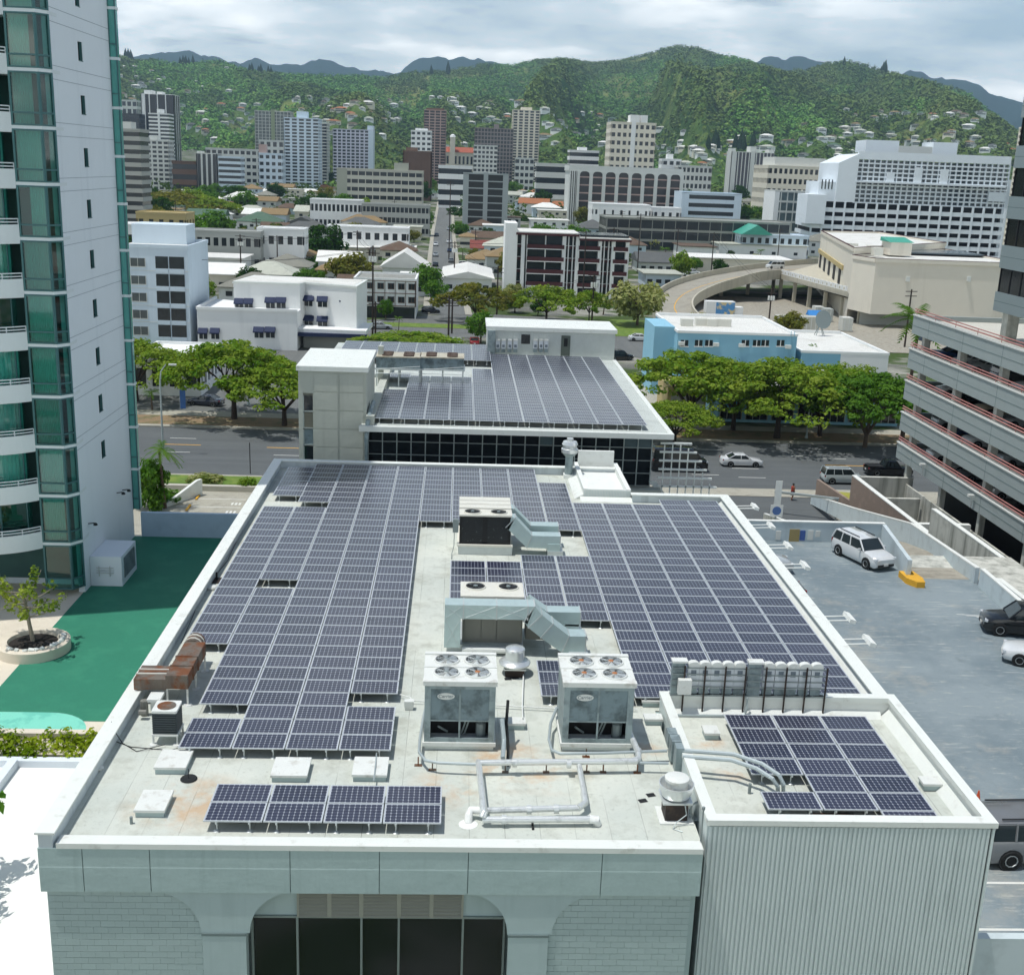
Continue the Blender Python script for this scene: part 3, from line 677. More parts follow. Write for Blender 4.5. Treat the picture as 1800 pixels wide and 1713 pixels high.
# --- packaged unit wrapped by the big duct, nearer one
t = thing('rooftop_air_handler', 'taupe air handler behind a big galvanised duct that wraps its front', 'air conditioner', (8.25, 8.5, RZ))
g = G(); g.box(.1, 3.1, .1, 2.5, 0, .34); part('roof_curb', g, M_steel, t)
g = G(); g.box(.7, 3.05, .35, 2.5, .34, 1.98); part('casing', g, M_pkgd, t)
for a, b in ((.78, 1.42), (1.45, 2.02), (2.05, 3.0)):
    g = G(); g.box(a, b, .31, .36, .46, 1.62); part('service_door', g, M_pkgd, t)
g = G(); g.box(.66, 3.1, .30, .36, 1.64, 1.70); part('drip_edge', g, M_pkg, t)
g = G(); g.box(.6, 3.12, .9, 2.55, 1.98, 2.06); part('top_deck', g, M_pkg, t)
for x in (1.2, 2.52): fan(t, x, 1.95, 2.06, .40, 4, False, True)
# duct: left riser, cross duct, long drop to the right
g = G(); g.box(.0, .62, -.25, .45, .36, 1.56); part('duct_section', g, M_duct, t)
g = G()
xs_ = [0, .72, 2.0, 3.2]
for a, b in zip(xs_[:-1], xs_[1:]):
    q = G(); q.box(a, b, -.25, .5, 1.56, 2.12); part('duct_section', q, M_duct, t)
    q = G(); q.box(b - .025, b + .025, -.27, .52, 1.54, 2.14); part('duct_flange', q, M_steel, t)
    # cross-broken stiffening creases on the front
    q = G(); q.cyl((a + .05, -.255, 1.6), (b - .05, -.255, 2.08), .008, 4); q.cyl((a + .05, -.255, 2.08), (b - .05, -.255, 1.6), .008, 4); part('crease', q, M_steel, t)
q = G(); q.cyl((.04, -.255, .42), (.58, -.255, 1.5), .008, 4); q.cyl((.04, -.255, 1.5), (.58, -.255, .42), .008, 4); part('crease', q, M_steel, t)
poly_duct(t, [(3.2, 2.12), (3.45, 2.12), (3.75, 1.78), (4.2, 1.42), (4.85, .92), (5.5, .92)], -.25, .5, .74)
poly_duct(t, [(3.4, 1.7), (4.1, 1.22), (5.45, 1.22)], 1.5, 2.2, .6)
g = G(); g.box(4.85, 5.6, -.35, 2.3, 0, .28); part('duct_curb', g, M_steel, t)
g = G(); g.box(4.9, 5.48, -.22, .48, .28, .5); g.box(4.85, 5.4, 1.5, 2.2, .28, .7); part('duct_boot', g, M_duct, t)
g = G(); g.box(3.2, 3.9, .6, 1.4, .4, 1.3); part('outlet_hood', g, M_pkgd, t)
g = G(); g.cyl((.7, -.1, .22), (3.05, -.1, .22), .13, 10); part('base_rail', g, M_unitw, t)

# --- mushroom exhaust fans
def mushroom(name, label, x, y, prof_s, curb, cm, shade=M_alum):
    t = thing(name, label, 'exhaust fan', (x, y, RZ), 0, 'spun aluminium exhaust fans')
    a, h = curb; g = G(); g.box(-a, a, -a, a, 0, h); part('roof_curb', g, cm, t)
    return t
t = mushroom('exhaust_fan', 'domed silver exhaust fan between the taupe air handler and a condenser', 10.93, 6.75, 1, (.36, .30), M_brown)
g = G(); g.box(-.42, .42, -.42, .42, .30, .34); part('flange', g, M_alum, t)
g = G(); g.lathe([(.40, .36), (.58, .42), (.60, .48), (.52, .56), (.38, .60)], 24); part('skirt', g, M_alum, t, True)
g = G(); g.lathe([(.36, .60), (.36, .96)], 24); part('drum', g, M_alum, t, True)
g = G(); g.lathe([(.38, .96), (.36, 1.03), (.25, 1.09), (.0, 1.12)], 24); part('dome', g, M_alum, t, True)
t = mushroom('exhaust_fan', 'upblast exhaust fan on a dark brown curb by the corrugated box', 15.25, -3.15, 1, (.33, .62), M_brown)
g = G(); g.box(-.44, .44, -.42, .42, .62, .68); part('flange', g, M_alum, t)
g = G(); g.box(-.5, .5, -.48, .48, 0, .06); part('base_flashing', g, M_white, t)
g = G(); g.lathe([(.30, .68), (.42, .74), (.50, .98), (.52, 1.12), (.49, 1.12), (.46, .98), (.3, .80)], 28); part('bowl', g, M_alum, t, True)
g = G(); g.lathe([(.33, .84), (.33, 1.20), (.36, 1.22), (.36, 1.30), (.30, 1.33), (0, 1.34)], 24); part('motor_cap', g, M_unitw, t, True)
g = G(); g.tube([(.2, -.46, .66), (.26, -.48, .35), (-.05, -.55, .12), (-.15, -.7, .02), (.1, -.85, .02)], .018, 6); part('cable', g, M_cond, t)
t = mushroom('exhaust_fan', 'tall silver exhaust stack at the far roof edge by the white well', 15.5, 35.6, 1, (.30, .25), M_white)
g = G(); g.lathe([(.25, .25), (.24, 1.35), (.5, 1.6)], 16); part('shaft', g, M_unit, t, True)
g = G(); g.lathe([(.36, 1.55), (.5, 1.62), (.52, 1.85), (.44, 1.9), (.44, 2.1), (.5, 2.12), (.42, 2.3), (.2, 2.35), (.2, 2.5), (0, 2.52)], 20); part('bowl', g, M_alum, t, True)
g = G(); g.tube([(.32, 0, 1.4), (.34, .1, .3), (.3, .2, 0)], .02, 6); part('cable', g, M_cond, t)

# --- refrigerant / chilled water pipes
def pp(*q): return [tuple(rp(u, v, h)) for u, v, h in q]
t = thing('pipe_run', 'silver jacketed pipe loop in front of the two condenser units', 'pipes', tuple(rp(950, 1380)))
B0 = np.array(t.location)
def tp(name, pts, r, m, n=10, par=None):
    g = G(); g.tube([tuple(np.array(p) - B0) for p in pts], r, n); return part(name, g, m, par or t, True)
tp('pipe', pp((843, 1340, .42), (1120, 1337, .42)), .10, M_pipe)
tp('elbow', pp((1112, 1337, .42), (1122, 1334, .42), (1122, 1318, .42)), .11, M_pipe)
tp('pipe', pp((1122, 1322, .42), (1108, 1290, .42)), .10, M_pipe)
tp('riser', pp((1108, 1290, .42), (1104, 1262, .5), (1104, 1230, .9)), .09, M_cond)
tp('pipe', pp((841, 1338, .42), (850, 1420, .40)), .10, M_pipe)
tp('elbow', pp((848, 1412, .40), (851, 1428, .40), (848, 1436, .30)), .11, M_pipe)
tp('pipe', pp((1018, 1345, .32), (1028, 1400, .32)), .09, M_pipe)
tp('elbow', pp((1026, 1394, .32), (1029, 1410, .32), (1016, 1420, .32)), .10, M_pipe)
tp('pipe', pp((850, 1424, .30), (1020, 1419, .30)), .095, M_pipe)
tp('pipe', pp((848, 1440, .22), (1040, 1439, .22)), .10, M_pipe)
tp('end_elbow', pp((1036, 1439, .22), (1048, 1440, .2), (1050, 1448, .02)), .13, M_pwhite)
tp('end_elbow', pp((850, 1424, .30), (828, 1423, .26), (824, 1432, .2), (823, 1446, .0)), .12, M_pwhite)
g = G(); c = np.array(rp(823, 1448)) - B0; g.lathe([(.28, .005), (.2, .03), (.0, .04)], 14, tuple(c)); part('mastic_collar', g, M_pwhite, t)
for u, v, h in ((930, 1422, .30), (978, 1421, .30), (886, 1440, .22), (1000, 1342, .42), (905, 1340, .42)):
    p = np.array(rp(u, v, h)) - B0; g = G(); g.cyl(p - (.07, 0, 0), p + (.07, 0, 0), .135, 12); part('coupling', g, M_pipe, t, True)
for u in (888, 960, 1031, 1060):
    p = np.array(rp(u, 1357)) - B0; g = G(); g.box(p[0] - .02, p[0] + .02, p[1] - .02, p[1] + .02, 0, .36); g.box(p[0] - .1, p[0] + .1, p[1] - .06, p[1] + .06, 0, .03); part('support', g, M_rust, t)
for u, v in ((735, 1345), (760, 1353), (1120, 1358), (1030, 1330)):
    p = np.array(rp(u, v)) - B0; g = G(); g.box(p[0] - .02, p[0] + .02, p[1] - .02, p[1] + .02, 0, .3); g.box(p[0] - .12, p[0] + .12, p[1] - .06, p[1] + .06, 0, .03); part('support', g, M_rust, t)
p = np.array(rp(936, 1450)) - B0; g = G(); g.box(p[0] - .03, p[0] + .03, p[1] - .25, p[1] + .05, .0, .06); part('support', g, M_dark, t)
def conduit(label, pts, r=.045, m=M_cond, cat='conduit', name='conduit', group='conduits on the roof'):
    P = [np.array(p) for p in pts]; b = P[0].copy(); b[2] = RZ
    g = G(); g.tube([tuple(p - b) for p in P], r, 8); return one(name, g, m, label, cat, tuple(b), 0, group, True)
conduit('grey conduit curving round the left side of the unit beside the walkway', pp((752, 1228, .6), (744, 1262, .4), (738, 1300, .4), (737, 1322, .4), (748, 1336, .38), (770, 1340, .38), (842, 1343, .38)), .05)
conduit('grey conduit curving round the left side of the unit by the inverter rack', pp((979, 1243, .6), (968, 1270, .4), (965, 1300, .4), (970, 1318, .4), (985, 1324, .38), (1060, 1323, .38), (1172, 1319, .38)), .05)
conduit('lower grey conduit running to the switch boxes on the divider', pp((1124, 1340, .35), (1175, 1341, .35)), .045)
conduit('thin white pipe crossing the roof behind the condensers', pp((703, 1220, .15), (722, 1226, .1), (722, 1231, .12), (980, 1245, .12), (1120, 1246, .1)), .025, M_white)
conduit('thin pipe running back from the roof toward the exhaust fan', pp((919, 1262, .3), (918, 1240, .12), (920, 1190, .12), (921, 1165, .12)), .025, M_white)
conduit('upper of two fat conduits arching over the divider into the box roof', pp((1197, 1318, .75), (1290, 1325, .80), (1340, 1342, .80), (1370, 1362, .75), (1377, 1378, .5), (1377, 1396, .05)), .07)
conduit('lower of two fat conduits arching over the divider into the box roof', pp((1200, 1329, .7), (1285, 1335, .75), (1330, 1350, .75), (1358, 1368, .7), (1367, 1382, .45), (1368, 1396, .05)), .07)
conduit('bundled pipes dropping down the right side of the condenser beside the walkway', pp((882, 1262, 1.2), (886, 1300, .6), (884, 1330, .5), (886, 1350, .1)), .075)
conduit('black hose hanging at the right side of the condenser beside the walkway', pp((893, 1230, 1.5), (890, 1270, .9), (893, 1310, .4), (893, 1345, .1)), .05, M_blk)
# --- switch boxes on the divider wall
t = thing('switch_boxes', 'grey switch boxes fixed to the divider between roof and corrugated box', 'electrical box', (15.72, .2, 13.6))
for (x, y, z, a, b, c) in ((.1, .55, .35, .3, .45, .5), (.12, .0, .25, .32, .5, .75), (.14, -.55, .2, .25, .4, .9)):
    g = G(); g.box(x - a / 2, x + a / 2, y - b / 2, y + b / 2, z - c / 2, z + c / 2); part('box', g, M_unit, t)
# roof junction box, small vents
def small(name, g, m, label, cat, u, v, grp=None, h=0., smooth=False): return one(name, g, m, label, cat, tuple(rp(u, v, h)), 0, grp, smooth)
g = G(); g.box(-.16, .16, -.12, .12, .1, .34); g.box(-.14, .14, -.1, .1, 0, .1); small('junction_box', g, M_unitw, 'small white junction box on the roof beside the walkway', 'electrical box', 719, 1246)
g = G(); g.lathe([(.26, .02), (.24, .05), (.1, .04), (0, .03)], 14); g.cyl((0, 0, .03), (0, 0, .35), .012, 5); small('drain_dome', g, M_blk, 'black round roof drain with a thin rod', 'drain', 332, 1369)
g = G(); g.cyl((0, 0, 0), (0, 0, .22), .045, 8); small('vent_pipe', g, M_grey, 'short grey vent pipe beside the front left hatch', 'vent', 231, 1447)
g = G(); g.cyl((0, 0, 0), (0, 0, .32), .05, 8); small('vent_pipe', g, M_grey, 'stubby vent pipe on the box roof below the fat conduits', 'vent', 1317, 1393)
g = G(); g.cyl((0, 0, 0), (0, 0, .34), .045, 8); small('vent_pipe', g, M_blk, 'dark vent pipe on the brown patch beside the left array', 'vent', 381, 1018)
g = G(); g.box(-.45, .45, -.4, .4, 0.003, .012); small('roof_patch', g, M_brown, 'brown roofing patch under the dark vent pipe', 'patch', 372, 1020)
g = G(); g.lathe([(.22, 0), (.24, .08), (.2, .14), (0, .16)], 14); small('round_vent', g, M_unitw, 'low round grey vent cap near the left parapet', 'vent', 373, 1035)
for u, v, rz_, lb in ((1144, 1397, .3, 'farther of two black tar squares left of the upblast fan'), (1130, 1407, .3, 'nearer of two black tar squares left of the upblast fan'), (893, 1193, .1, 'left one of two tar scraps before the domed fan'), (905, 1191, .4, 'right one of two tar scraps before the domed fan')):
    g = G(); g.box(-.13, .13, -.1, .1, 0.004, .012); o = small('tar_patch', g, M_blk, lb, 'patch', u, v, 'black tar squares'); o.rotation_euler[2] = rz_
# --- roof hatches
def hatch(u0, v0, u1, d, label, z=RZ, h=.2):
    a, b = gz(u0, v0, z), gz(u1, v0, z); w_ = float(b[0] - a[0])
    t = thing('roof_hatch', label, 'hatch', (float(a[0]), float(a[1]), z), 0, 'low square roof hatches')
    g = G(); g.box(.04, w_ - .04, .04, d - .04, 0, h); part('curb', g, M_fasc2, t)
    g = G(); g.prism([(0, 0), (w_, 0), (w_, d), (0, d)], h - .03, h + .05); part('lid', g, M_unitw, t)
hatch(270, 1361, 327, 1.15, 'hatch between the small condenser and the front strip, nearest the left parapet')
hatch(235, 1437, 290, 1.15, 'roof hatch in the front left corner of the roof')
hatch(475, 1375, 540, 1.15, 'roof hatch behind the left half of the front panel strip')
hatch(618, 1374, 680, 1.15, 'roof hatch behind the front strip with a pipe crossing its lid')
hatch(1238, 1300, 1265, .6, 'small hatch on the box roof left of its solar array')
hatch(1622, 1390, 1656, .5, 'small hatch against the right parapet of the corrugated box')
hatch(888, 1283, 924, .5, 'small hatch between the two condenser units')
hatch(1128, 1243, 1160, .4, 'small curb just left of the inverter rack')
hatch(1133, 1275, 1165, .45, 'small curb beside the divider next to a condenser')
g = G(); g.box(-.62, .62, -.18, .22, .004, .02); small('rust_sheet', g, M_rust, 'rusty metal sheet lying under the front of the box array', 'sheet', 1468, 1436)
g = G()
for i in range(4): g.tube([(math.cos(t_) * .2 + .03 * i, .05 * i, .25 + math.sin(t_) * .28) for t_ in np.linspace(0, 6.3, 16)], .012, 5)
small('cable_coil', g, M_cond, 'loops of cable hanging by the corrugated box corner', 'cable', 1222, 1440)
g = G(); g.cyl((0, 0, -1.6), (0, 0, 1.0), .025, 6); g.lathe([(.05, 1.0), (.05, 1.08), (0, 1.1)], 8); one('antenna_rod', g, M_grey, 'thin rod standing at the corner of the corrugated box', 'rod', (15.78, -4.5, RZ + .05))
g = G()
for i in range(6): g.obox(random.uniform(-.2, .2), random.uniform(-.15, .15), .04, .2, .12, .05, random.random() * 3, 0, (.3, .4))
small('rag_heap', g, M_unitw, 'crumpled pale rags beside the left parapet', 'rags', 168, 1352)
# --- rusty duct and little condenser on the left
t = thing('rusty_duct', 'rusty brown L-shaped duct on white legs by the left parapet', 'duct', (-1.5, 5.2, RZ))
g = G(); g.box(.25, 1.0, -1.55, 1.4, .62, 1.12); part('duct_body', g, M_rust, t)
for yy in (-.75, .05): 
    g = G(); g.box(.22, 1.03, yy, yy + .06, .6, 1.15); part('duct_flange', g, M_rust, t)
g = G(); g.box(-.85, .25, -1.5, -.35, .55, .95); part('branch_duct', g, M_rust, t)
for yy in (-1.1, -.75): 
    g = G(); g.box(-.87, .25, yy, yy + .05, .53, .99); part('duct_flange', g, M_pkg, t)
g = G(); g.cyl((.5, 1.4, .86), (.5, 2.1, .86), .34, 14); part('round_duct', g, M_rust, t, True)
g = G(); g.cyl((.5, 1.55, .86), (.5, 1.62, .86), .36, 14); g.cyl((.5, 1.85, .86), (.5, 1.92, .86), .36, 14); part('band', g, M_pkg, t, True)
for (x, y) in ((.28, -1.5), (.97, -1.5), (.97, -.2), (.97, 1.3), (-.8, -1.4)):
    g = G(); g.box(x - .03, x + .03, y - .03, y + .03, 0, .95); g.lathe([(.16, 0), (.14, .04), (0, .05)], 8, (x, y, 0)); part('leg', g, M_unitw, t)
g = G(); g.box(-.2, .25, -2.35, -1.75, .5, .6); g.box(-.12, .18, -2.2, -1.8, .1, .5); part('junction_box', g, M_unitw, t)
g = G(); g.cyl((-.3, -2.3, .0), (-.3, -2.3, .55), .13, 10); g.cyl((-.4, -2.6, .25), (-.15, -2.6, .25), .1, 8); part('blower', g, M_pkgd, t)
t = thing('small_condenser', 'small dark ribbed condenser with rusty fan top on legs', 'air conditioner', (-.6, 1.2, RZ))
for (x, y) in ((-.4, -.38), (.36, -.38), (-.4, .38), (.36, .38)):
    g = G(); g.box(x, x + .05, y - .025, y + .025, 0, .36); g.lathe([(.15, 0), (.13, .04), (0, .05)], 8, (x + .02, y, 0)); part('leg', g, M_unitw, t)
g = G(); g.box(-.42, .42, -.42, .42, .32, .38); part('stand', g, M_unitw, t)
g = G(); g.box(-.36, .36, -.36, .36, .38, 1.12); part('coil', g, M_blk, t)
for i in range(9):
    g = G(); z = .40 + i * .082; g.box(-.39, .39, -.39, .39, z, z + .05); part('fin_ring', g, mat('dark slate fins', '#3d474b', .5, .2), t)
g = G(); g.prism([(-.36, -.40), (.36, -.40), (.40, -.36), (.40, .36), (.36, .40), (-.36, .40), (-.40, .36), (-.40, -.36)], 1.12, 1.2); part('top_cover', g, M_unitw, t)
g = G(); g.lathe([(.30, 0), (.30, .02), (.1, .04), (0, .04)], 16); part('fan_grille', g, M_rust, t, loc=(0, 0, 1.2))
# --- inverter rack
rx, ry, rzz = 16.25, 3.55, RZ
t = thing('inverter_rack', 'steel rack along the box wall carrying ten inverters', 'rack', (rx, ry, rzz))
for i in range(8):
    x = .45 + i * .72; g = G(); g.box(x - .025, x + .025, -.02, .03, 0, 1.85); part('upright', g, M_brown, t)
for z in (.72, 1.05, 1.28, 1.52, 1.76):
    g = G(); g.box(0, 5.5, .03, .06, z - .022, z + .022); part('rail', g, M_grey, t)
g = G(); g.box(.0, 5.5, .08, .24, .62, .72); part('wireway', g, M_unit, t)
for x in (.02, 2.72):
    g = G(); g.box(x, x + .45, .07, .3, .72, 1.95); part('combiner_panel', g, M_unit, t); g = G(); g.box(x - .03, x + .52, .0, .34, 1.95, 2.02); part('panel_hood', g, M_unitw, t)
g = G(); g.tube([(.1, -.15, .05), (2.5, -.15, .05), (2.68, -.13, .12), (2.72, -.1, .35), (2.72, -.06, .7)], .045, 8); part('conduit', g, M_cond, t)
g = G(); g.box(.22, .68, -.22, .0, .86, 1.4); one('disconnect_box', g, M_unitw, 'grey disconnect box on the left end of the inverter rack', 'electrical box', (rx, ry, rzz))
M_inv = mat('inverter casing', '#d4dade', .35, .15, var=.06); M_invd = mat('inverter label', '#6b7780', .4)
def inverter(x, label):
    t2 = thing('inverter', label, 'inverter', (rx + x, ry + .10, rzz), 0, 'inverters on the steel rack')
    g = G(); g.prism([(-.2, 0), (.2, 0), (.2, .2), (-.2, .2)], .98, 1.72); part('case', g, M_inv, t2)
    g = G(); g.extr([(-.2 + .02, 1.72), (.2 - .02, 1.72), (.2, 1.80)] + [(.2 * math.cos(a), 1.84 + .12 * math.sin(a)) for a in np.linspace(.1, PI - .1, 8)] + [(-.2, 1.80)], 'y', -.01, .21); part('hood', g, M_unitw, t2, True)
    g = G(); g.box(-.09, .09, -.012, .0, 1.45, 1.66); part('display', g, M_invd, t2)
    g = G(); g.box(-.17, .17, .02, .18, .74, .96); part('terminal_box', g, M_unit, t2)
    g = G(); g.tube([(-.08, .1, .76), (-.08, -.02, .7), (.05, -.02, .68), (.08, .1, .64)], .02, 5); part('whip', g, M_white, t2)
ords = ['first', 'second', 'third', 'fourth', 'fifth']
for i in range(5): inverter(.78 + i * .41, f'{ords[i]} inverter from the left end of the rack')
for i in range(5): inverter(3.45 + i * .43, f'{ords[i]} inverter right of the middle combiner panel')
# --- floodlight brackets along the right parapet
for i, y in enumerate((28.6, 25.0, 21.6, 18.6, 11.9, 9.4)):
    t = thing('floodlight_bracket', f"{['first', 'second', 'third', 'fourth', 'fifth', 'sixth'][i]} white lamp bracket from the far end of the right parapet", 'lamp', (24.25, y, 13.7), 0, 'lamp brackets on the right parapet')
    g = G(); g.cyl((0, 0, 0), (1.15, 0, .05), .03, 6); g.cyl((0, .5, 0), (1.15, .5, .05), .03, 6); part('arm', g, M_white, t)
    g = G(); g.obox(1.22, .25, .08, .26, .95, .16, 0, 0, (0, .3)); part('lamp_head', g, M_white, t)

conduit('thin black cable trailing from the little ribbed condenser', pp((290, 1308, .1), (240, 1320, .02), (215, 1305, .02), (205, 1290, .3), (196, 1268, .5)), .014, M_blk, 'cable', 'cable', 'loose cables on the roof')
conduit('loose cable looping over the roof left of the front arrays', pp((197, 1300, .02), (230, 1312, .02), (300, 1318, .02), (318, 1312, .05)), .012, M_blk, 'cable', 'cable', 'loose cables on the roof')
conduit('black cable running along the left parapet beside the array', pp((425, 930, .02), (400, 985, .02), (355, 1040, .02), (340, 1080, .02), (318, 1130, .02)), .012, M_blk, 'cable', 'cable', 'loose cables on the roof')
conduit('conduit dropping from the third column over a hatch lid', pp((662, 1322, .25), (660, 1345, .3), (657, 1372, .25)), .022, M_cond)
# ================================================================== vehicles
M_tyre = mat('tyre rubber', '#17191a', .85); M_rim = mat('alloy rim', '#b5babb', .3, .8); M_cglass = mat('car glass', (.02, .028, .03), .05, var=0, spec=.7)
M_hl = mat('headlamp lens', '#d8dde0', .1, .2, var=0); M_tl = mat('tail lamp lens', '#8c1712', .25, var=0); M_trim = mat('black car trim', '#1b1d1f', .6, var=0); M_plate = mat('number plate', '#d9d9d2', .5, var=0)
def paint(n, c): return mat('car paint ' + n, c, .25, .15, var=.02, coat=.6)
def loft(g, secs, m=0, cap=True):
    n = len(secs[0]); k = len(g.v)
    for s_ in secs: g.v += [tuple(p) for p in s_]
    for i in range(len(secs) - 1):
        for j in range(n):
            l = (j + 1) % n; g.f.append((k + i * n + j, k + i * n + l, k + (i + 1) * n + l, k + (i + 1) * n + j)); g.m.append(m)
    if cap:
        e = k + (len(secs) - 1) * n; g.f.append(tuple(k + j for j in reversed(range(n)))); g.f.append(tuple(e + j for j in range(n))); g.m += [m, m]
CARK = {   # length, width, height, hood z, belt z, (windscreen base, roof front, roof rear, rear-window base) as fractions from the front, tail z, wheel radius
    'sedan': (4.65, 1.78, 1.42, .86, .95, .30, .44, .70, .86, 1.02, .33),
    'suv': (4.5, 1.78, 1.68, 1.0, 1.05, .27, .40, .93, .985, 1.08, .36),
    'boxy': (4.3, 1.8, 1.75, 1.05, 1.1, .20, .33, .95, .99, 1.1, .36),
    'van': (5.2, 1.95, 2.05, 1.15, 1.25, .12, .27, .96, .995, 1.3, .36),
    'hatch': (4.1, 1.72, 1.48, .9, .98, .26, .42, .84, .97, 1.05, .32),
    'pickup': (5.2, 1.85, 1.75, 1.05, 1.1, .28, .38, .58, .64, 1.08, .38)}
CARMESH = {}
def car(kind, pcol, label, loc, rz, group=None, detail=True, cat='car', name='car'):
    """front of the car points along local +X"""
    Lc, W_, H_, hz, bz_, ws, rf, rr, rb, tz, wr = CARK[kind]
    t = thing(name, label, cat, loc, rz, group); pm = paint(*pcol)
    X_ = lambda f: Lc / 2 - f * Lc
    key = (kind, pcol[0])
    if key not in CARMESH:
        hw = W_ / 2; zb = .22
        def sec(x, w, zt, zl=zb): return [(x, -w * .92, zl), (x, -w, zl + .14), (x, -w, zt - .22), (x, -w * .94, zt - .05), (x, -w * .75, zt), (x, w * .75, zt), (x, w * .94, zt - .05), (x, w, zt - .22), (x, w, zl + .14), (x, w * .92, zl)]
        g = G(); st = [(0, .80, hz - .22, zb + .14), (.03, .93, hz - .10, zb + .02), (.12, .99, hz - .03, zb), (ws, 1, bz_, zb), (rf, 1, bz_ + .02, zb), (rr, 1, bz_ + .03, zb), (min(rb, .95), 1, tz, zb), (.96, .97, tz - .03, zb), (.985, .93, tz - .10, zb + .05), (1, .84, tz - .3, zb + .15)]
        st.sort(); loft(g, [sec(X_(f), hw * w, zt, zl) for f, w, zt, zl in st])
        body = g.mesh('car_body', pm, True)
        # cabin: glass shell with painted roof and pillars
        g = G(); cs = []
        tw_ = .80
        base = [(X_(ws), hw * .93, bz_ - .02), (X_(rb), hw * .92, tz - .04)]
        roof = [(X_(rf), hw * tw_, H_ - .04), (X_(rr), hw * tw_, H_ - .04)]
        mid = ((X_(rf) + X_(rr)) / 2, hw * tw_ * 1.02, H_ - .03)
        def quad(a, b, c, d): g.face([a, b, c, d])
        A, B_, C_, D = (base[0][0], base[0][1]), (base[1][0], base[1][1]), (roof[0][0], roof[0][1]), (roof[1][0], roof[1][1])
        zA, zB, zR = base[0][2], base[1][2], H_ - .05
        quad((A[0], -A[1], zA), (A[0], A[1], zA), (C_[0], C_[1], zR), (C_[0], -C_[1], zR))
        quad((B_[0], B_[1], zB), (B_[0], -B_[1], zB), (D[0], -D[1], zR), (D[0], D[1], zR))
        for s_ in (-1, 1):
            q = [(A[0], s_ * A[1], zA), (C_[0], s_ * C_[1], zR), (D[0], s_ * D[1], zR), (B_[0], s_ * B_[1], zB)]; g.face(q if s_ > 0 else q[::-1])
        glass = g.mesh('car_window', M_cglass)
        g = G(); nn = 5
        rs = []
        for f in np.linspace(0, 1, nn):
            x = C_[0] + (D[0] - C_[0]) * f; bul = .05 * math.sin(PI * (.15 + .7 * f)); w2 = C_[1] * 1.03
            rs.append([(x, -w2, zR - .03), (x, -w2 * .9, zR + .01 + bul * .6), (x, 0, zR + .02 + bul), (x, w2 * .9, zR + .01 + bul * .6), (x, w2, zR - .03)])
        loft(g, rs)
        roofm = g.mesh('car_roof', pm, True)
        g = G()
        for s_ in (-1, 1):
            for (a, b) in (((A[0], A[1], zA), (C_[0], C_[1], zR)), ((B_[0], B_[1], zB), (D[0], D[1], zR))):
                g.cyl((a[0], s_ * a[1], a[2]), (b[0], s_ * b[1], b[2]), .055, 5)
            for f in ((.42,) if kind in ('sedan', 'hatch') else (.38, .70)):
                xt = C_[0] + (D[0] - C_[0]) * f; xb = A[0] + (B_[0] - A[0]) * (f * .9 + .08) if kind != 'sedan' else xt
                g.cyl((xb, s_ * hw * .94, bz_), (xt, s_ * C_[1], zR), .04, 5)
        pil = g.mesh('pillar', pm)
        g = G(); g.lathe([(wr * .6, -.10), (wr * .92, -.11), (wr, -.06), (wr, .06), (wr * .92, .11), (wr * .6, .10)], 16); tyre = g.mesh('tyre', M_tyre, True)
        g = G(); g.lathe([(wr * .62, -.02), (wr * .62, .09), (wr * .55, .09), (wr * .5, .06), (.0, .07)], 10); rim = g.mesh('rim', M_rim)
        g = G(); g.lathe([(wr * 1.14, 0), (wr * 1.14, .03), (0, .03)], 14); arch = g.mesh('wheel_arch', M_trim)
        CARMESH[key] = (body, glass, roofm, pil, tyre, rim, arch)
    body, glass, roofm, pil, tyre, rim, arch = CARMESH[key]
    obj('body', body, t); wd = obj('window', glass, t); obj('roof', roofm, t)
    if not detail: obj('pillar', pil, t)
    else: obj('pillar', pil, t)
    for f in (.185, .80):
        for s_ in (-1, 1):
            a = obj('wheel_arch', arch, t, (X_(f), s_ * (W_ / 2 - .02), wr)); a.rotation_euler = (-s_ * PI / 2, 0, 0)
            w_ = obj('wheel', tyre, t, (X_(f), s_ * (W_ / 2 - .07), wr)); w_.rotation_euler = (-s_ * PI / 2, 0, 0)
            obj('rim', rim, w_).scale = (1, 1, 1.35)
    if detail:
        hw = W_ / 2
        for s_ in (-1, 1):
            g = G(); g.obox(X_(.028), s_ * hw * .74, hz - .20, .18, .32, .13, -s_ * .3); part('headlight', g, M_hl, t)
            g = G(); g.obox(X_(.978), s_ * hw * .80, tz - .22, .14, .22, .2 if kind != 'suv' else .34, s_ * .25); part('taillight', g, M_tl, t)
            g = G(); g.obox(X_(ws + .06), s_ * (hw + .09), bz_ + .06, .12, .2, .12); part('mirror', g, pm, t)
        g = G(); g.obox(X_(.012), 0, hz - .30, .1, W_ * .42, .14); part('grille', g, M_trim, t)
        g = G(); g.obox(X_(.008), 0, .40, .12, W_ * .7, .16); g.obox(X_(.998), 0, .36, .06, W_ * .8, .14); part('bumper', g, M_trim if kind in ('suv', 'boxy') else pm, t)
        g = G(); g.obox(X_(1.0), 0, tz - .42, .03, .34, .16); g.obox(X_(-.006), 0, .45, .03, .34, .14); part('plate', g, M_plate, t)
        if kind in ('suv', 'boxy'):
            g = G()
            for s_ in (-1, 1): g.cyl((X_(rf + .05), s_ * hw * .68, H_ + .06), (X_(rr - .05), s_ * hw * .68, H_ + .06), .03, 6)
            part('roof_rail', g, M_trim, t)
    if kind == 'pickup':
        g = G(); g.box(X_(.98), X_(.66), -W_ * .42, W_ * .42, tz + .0, tz + .03); part('bed', g, M_trim, t)
    return t
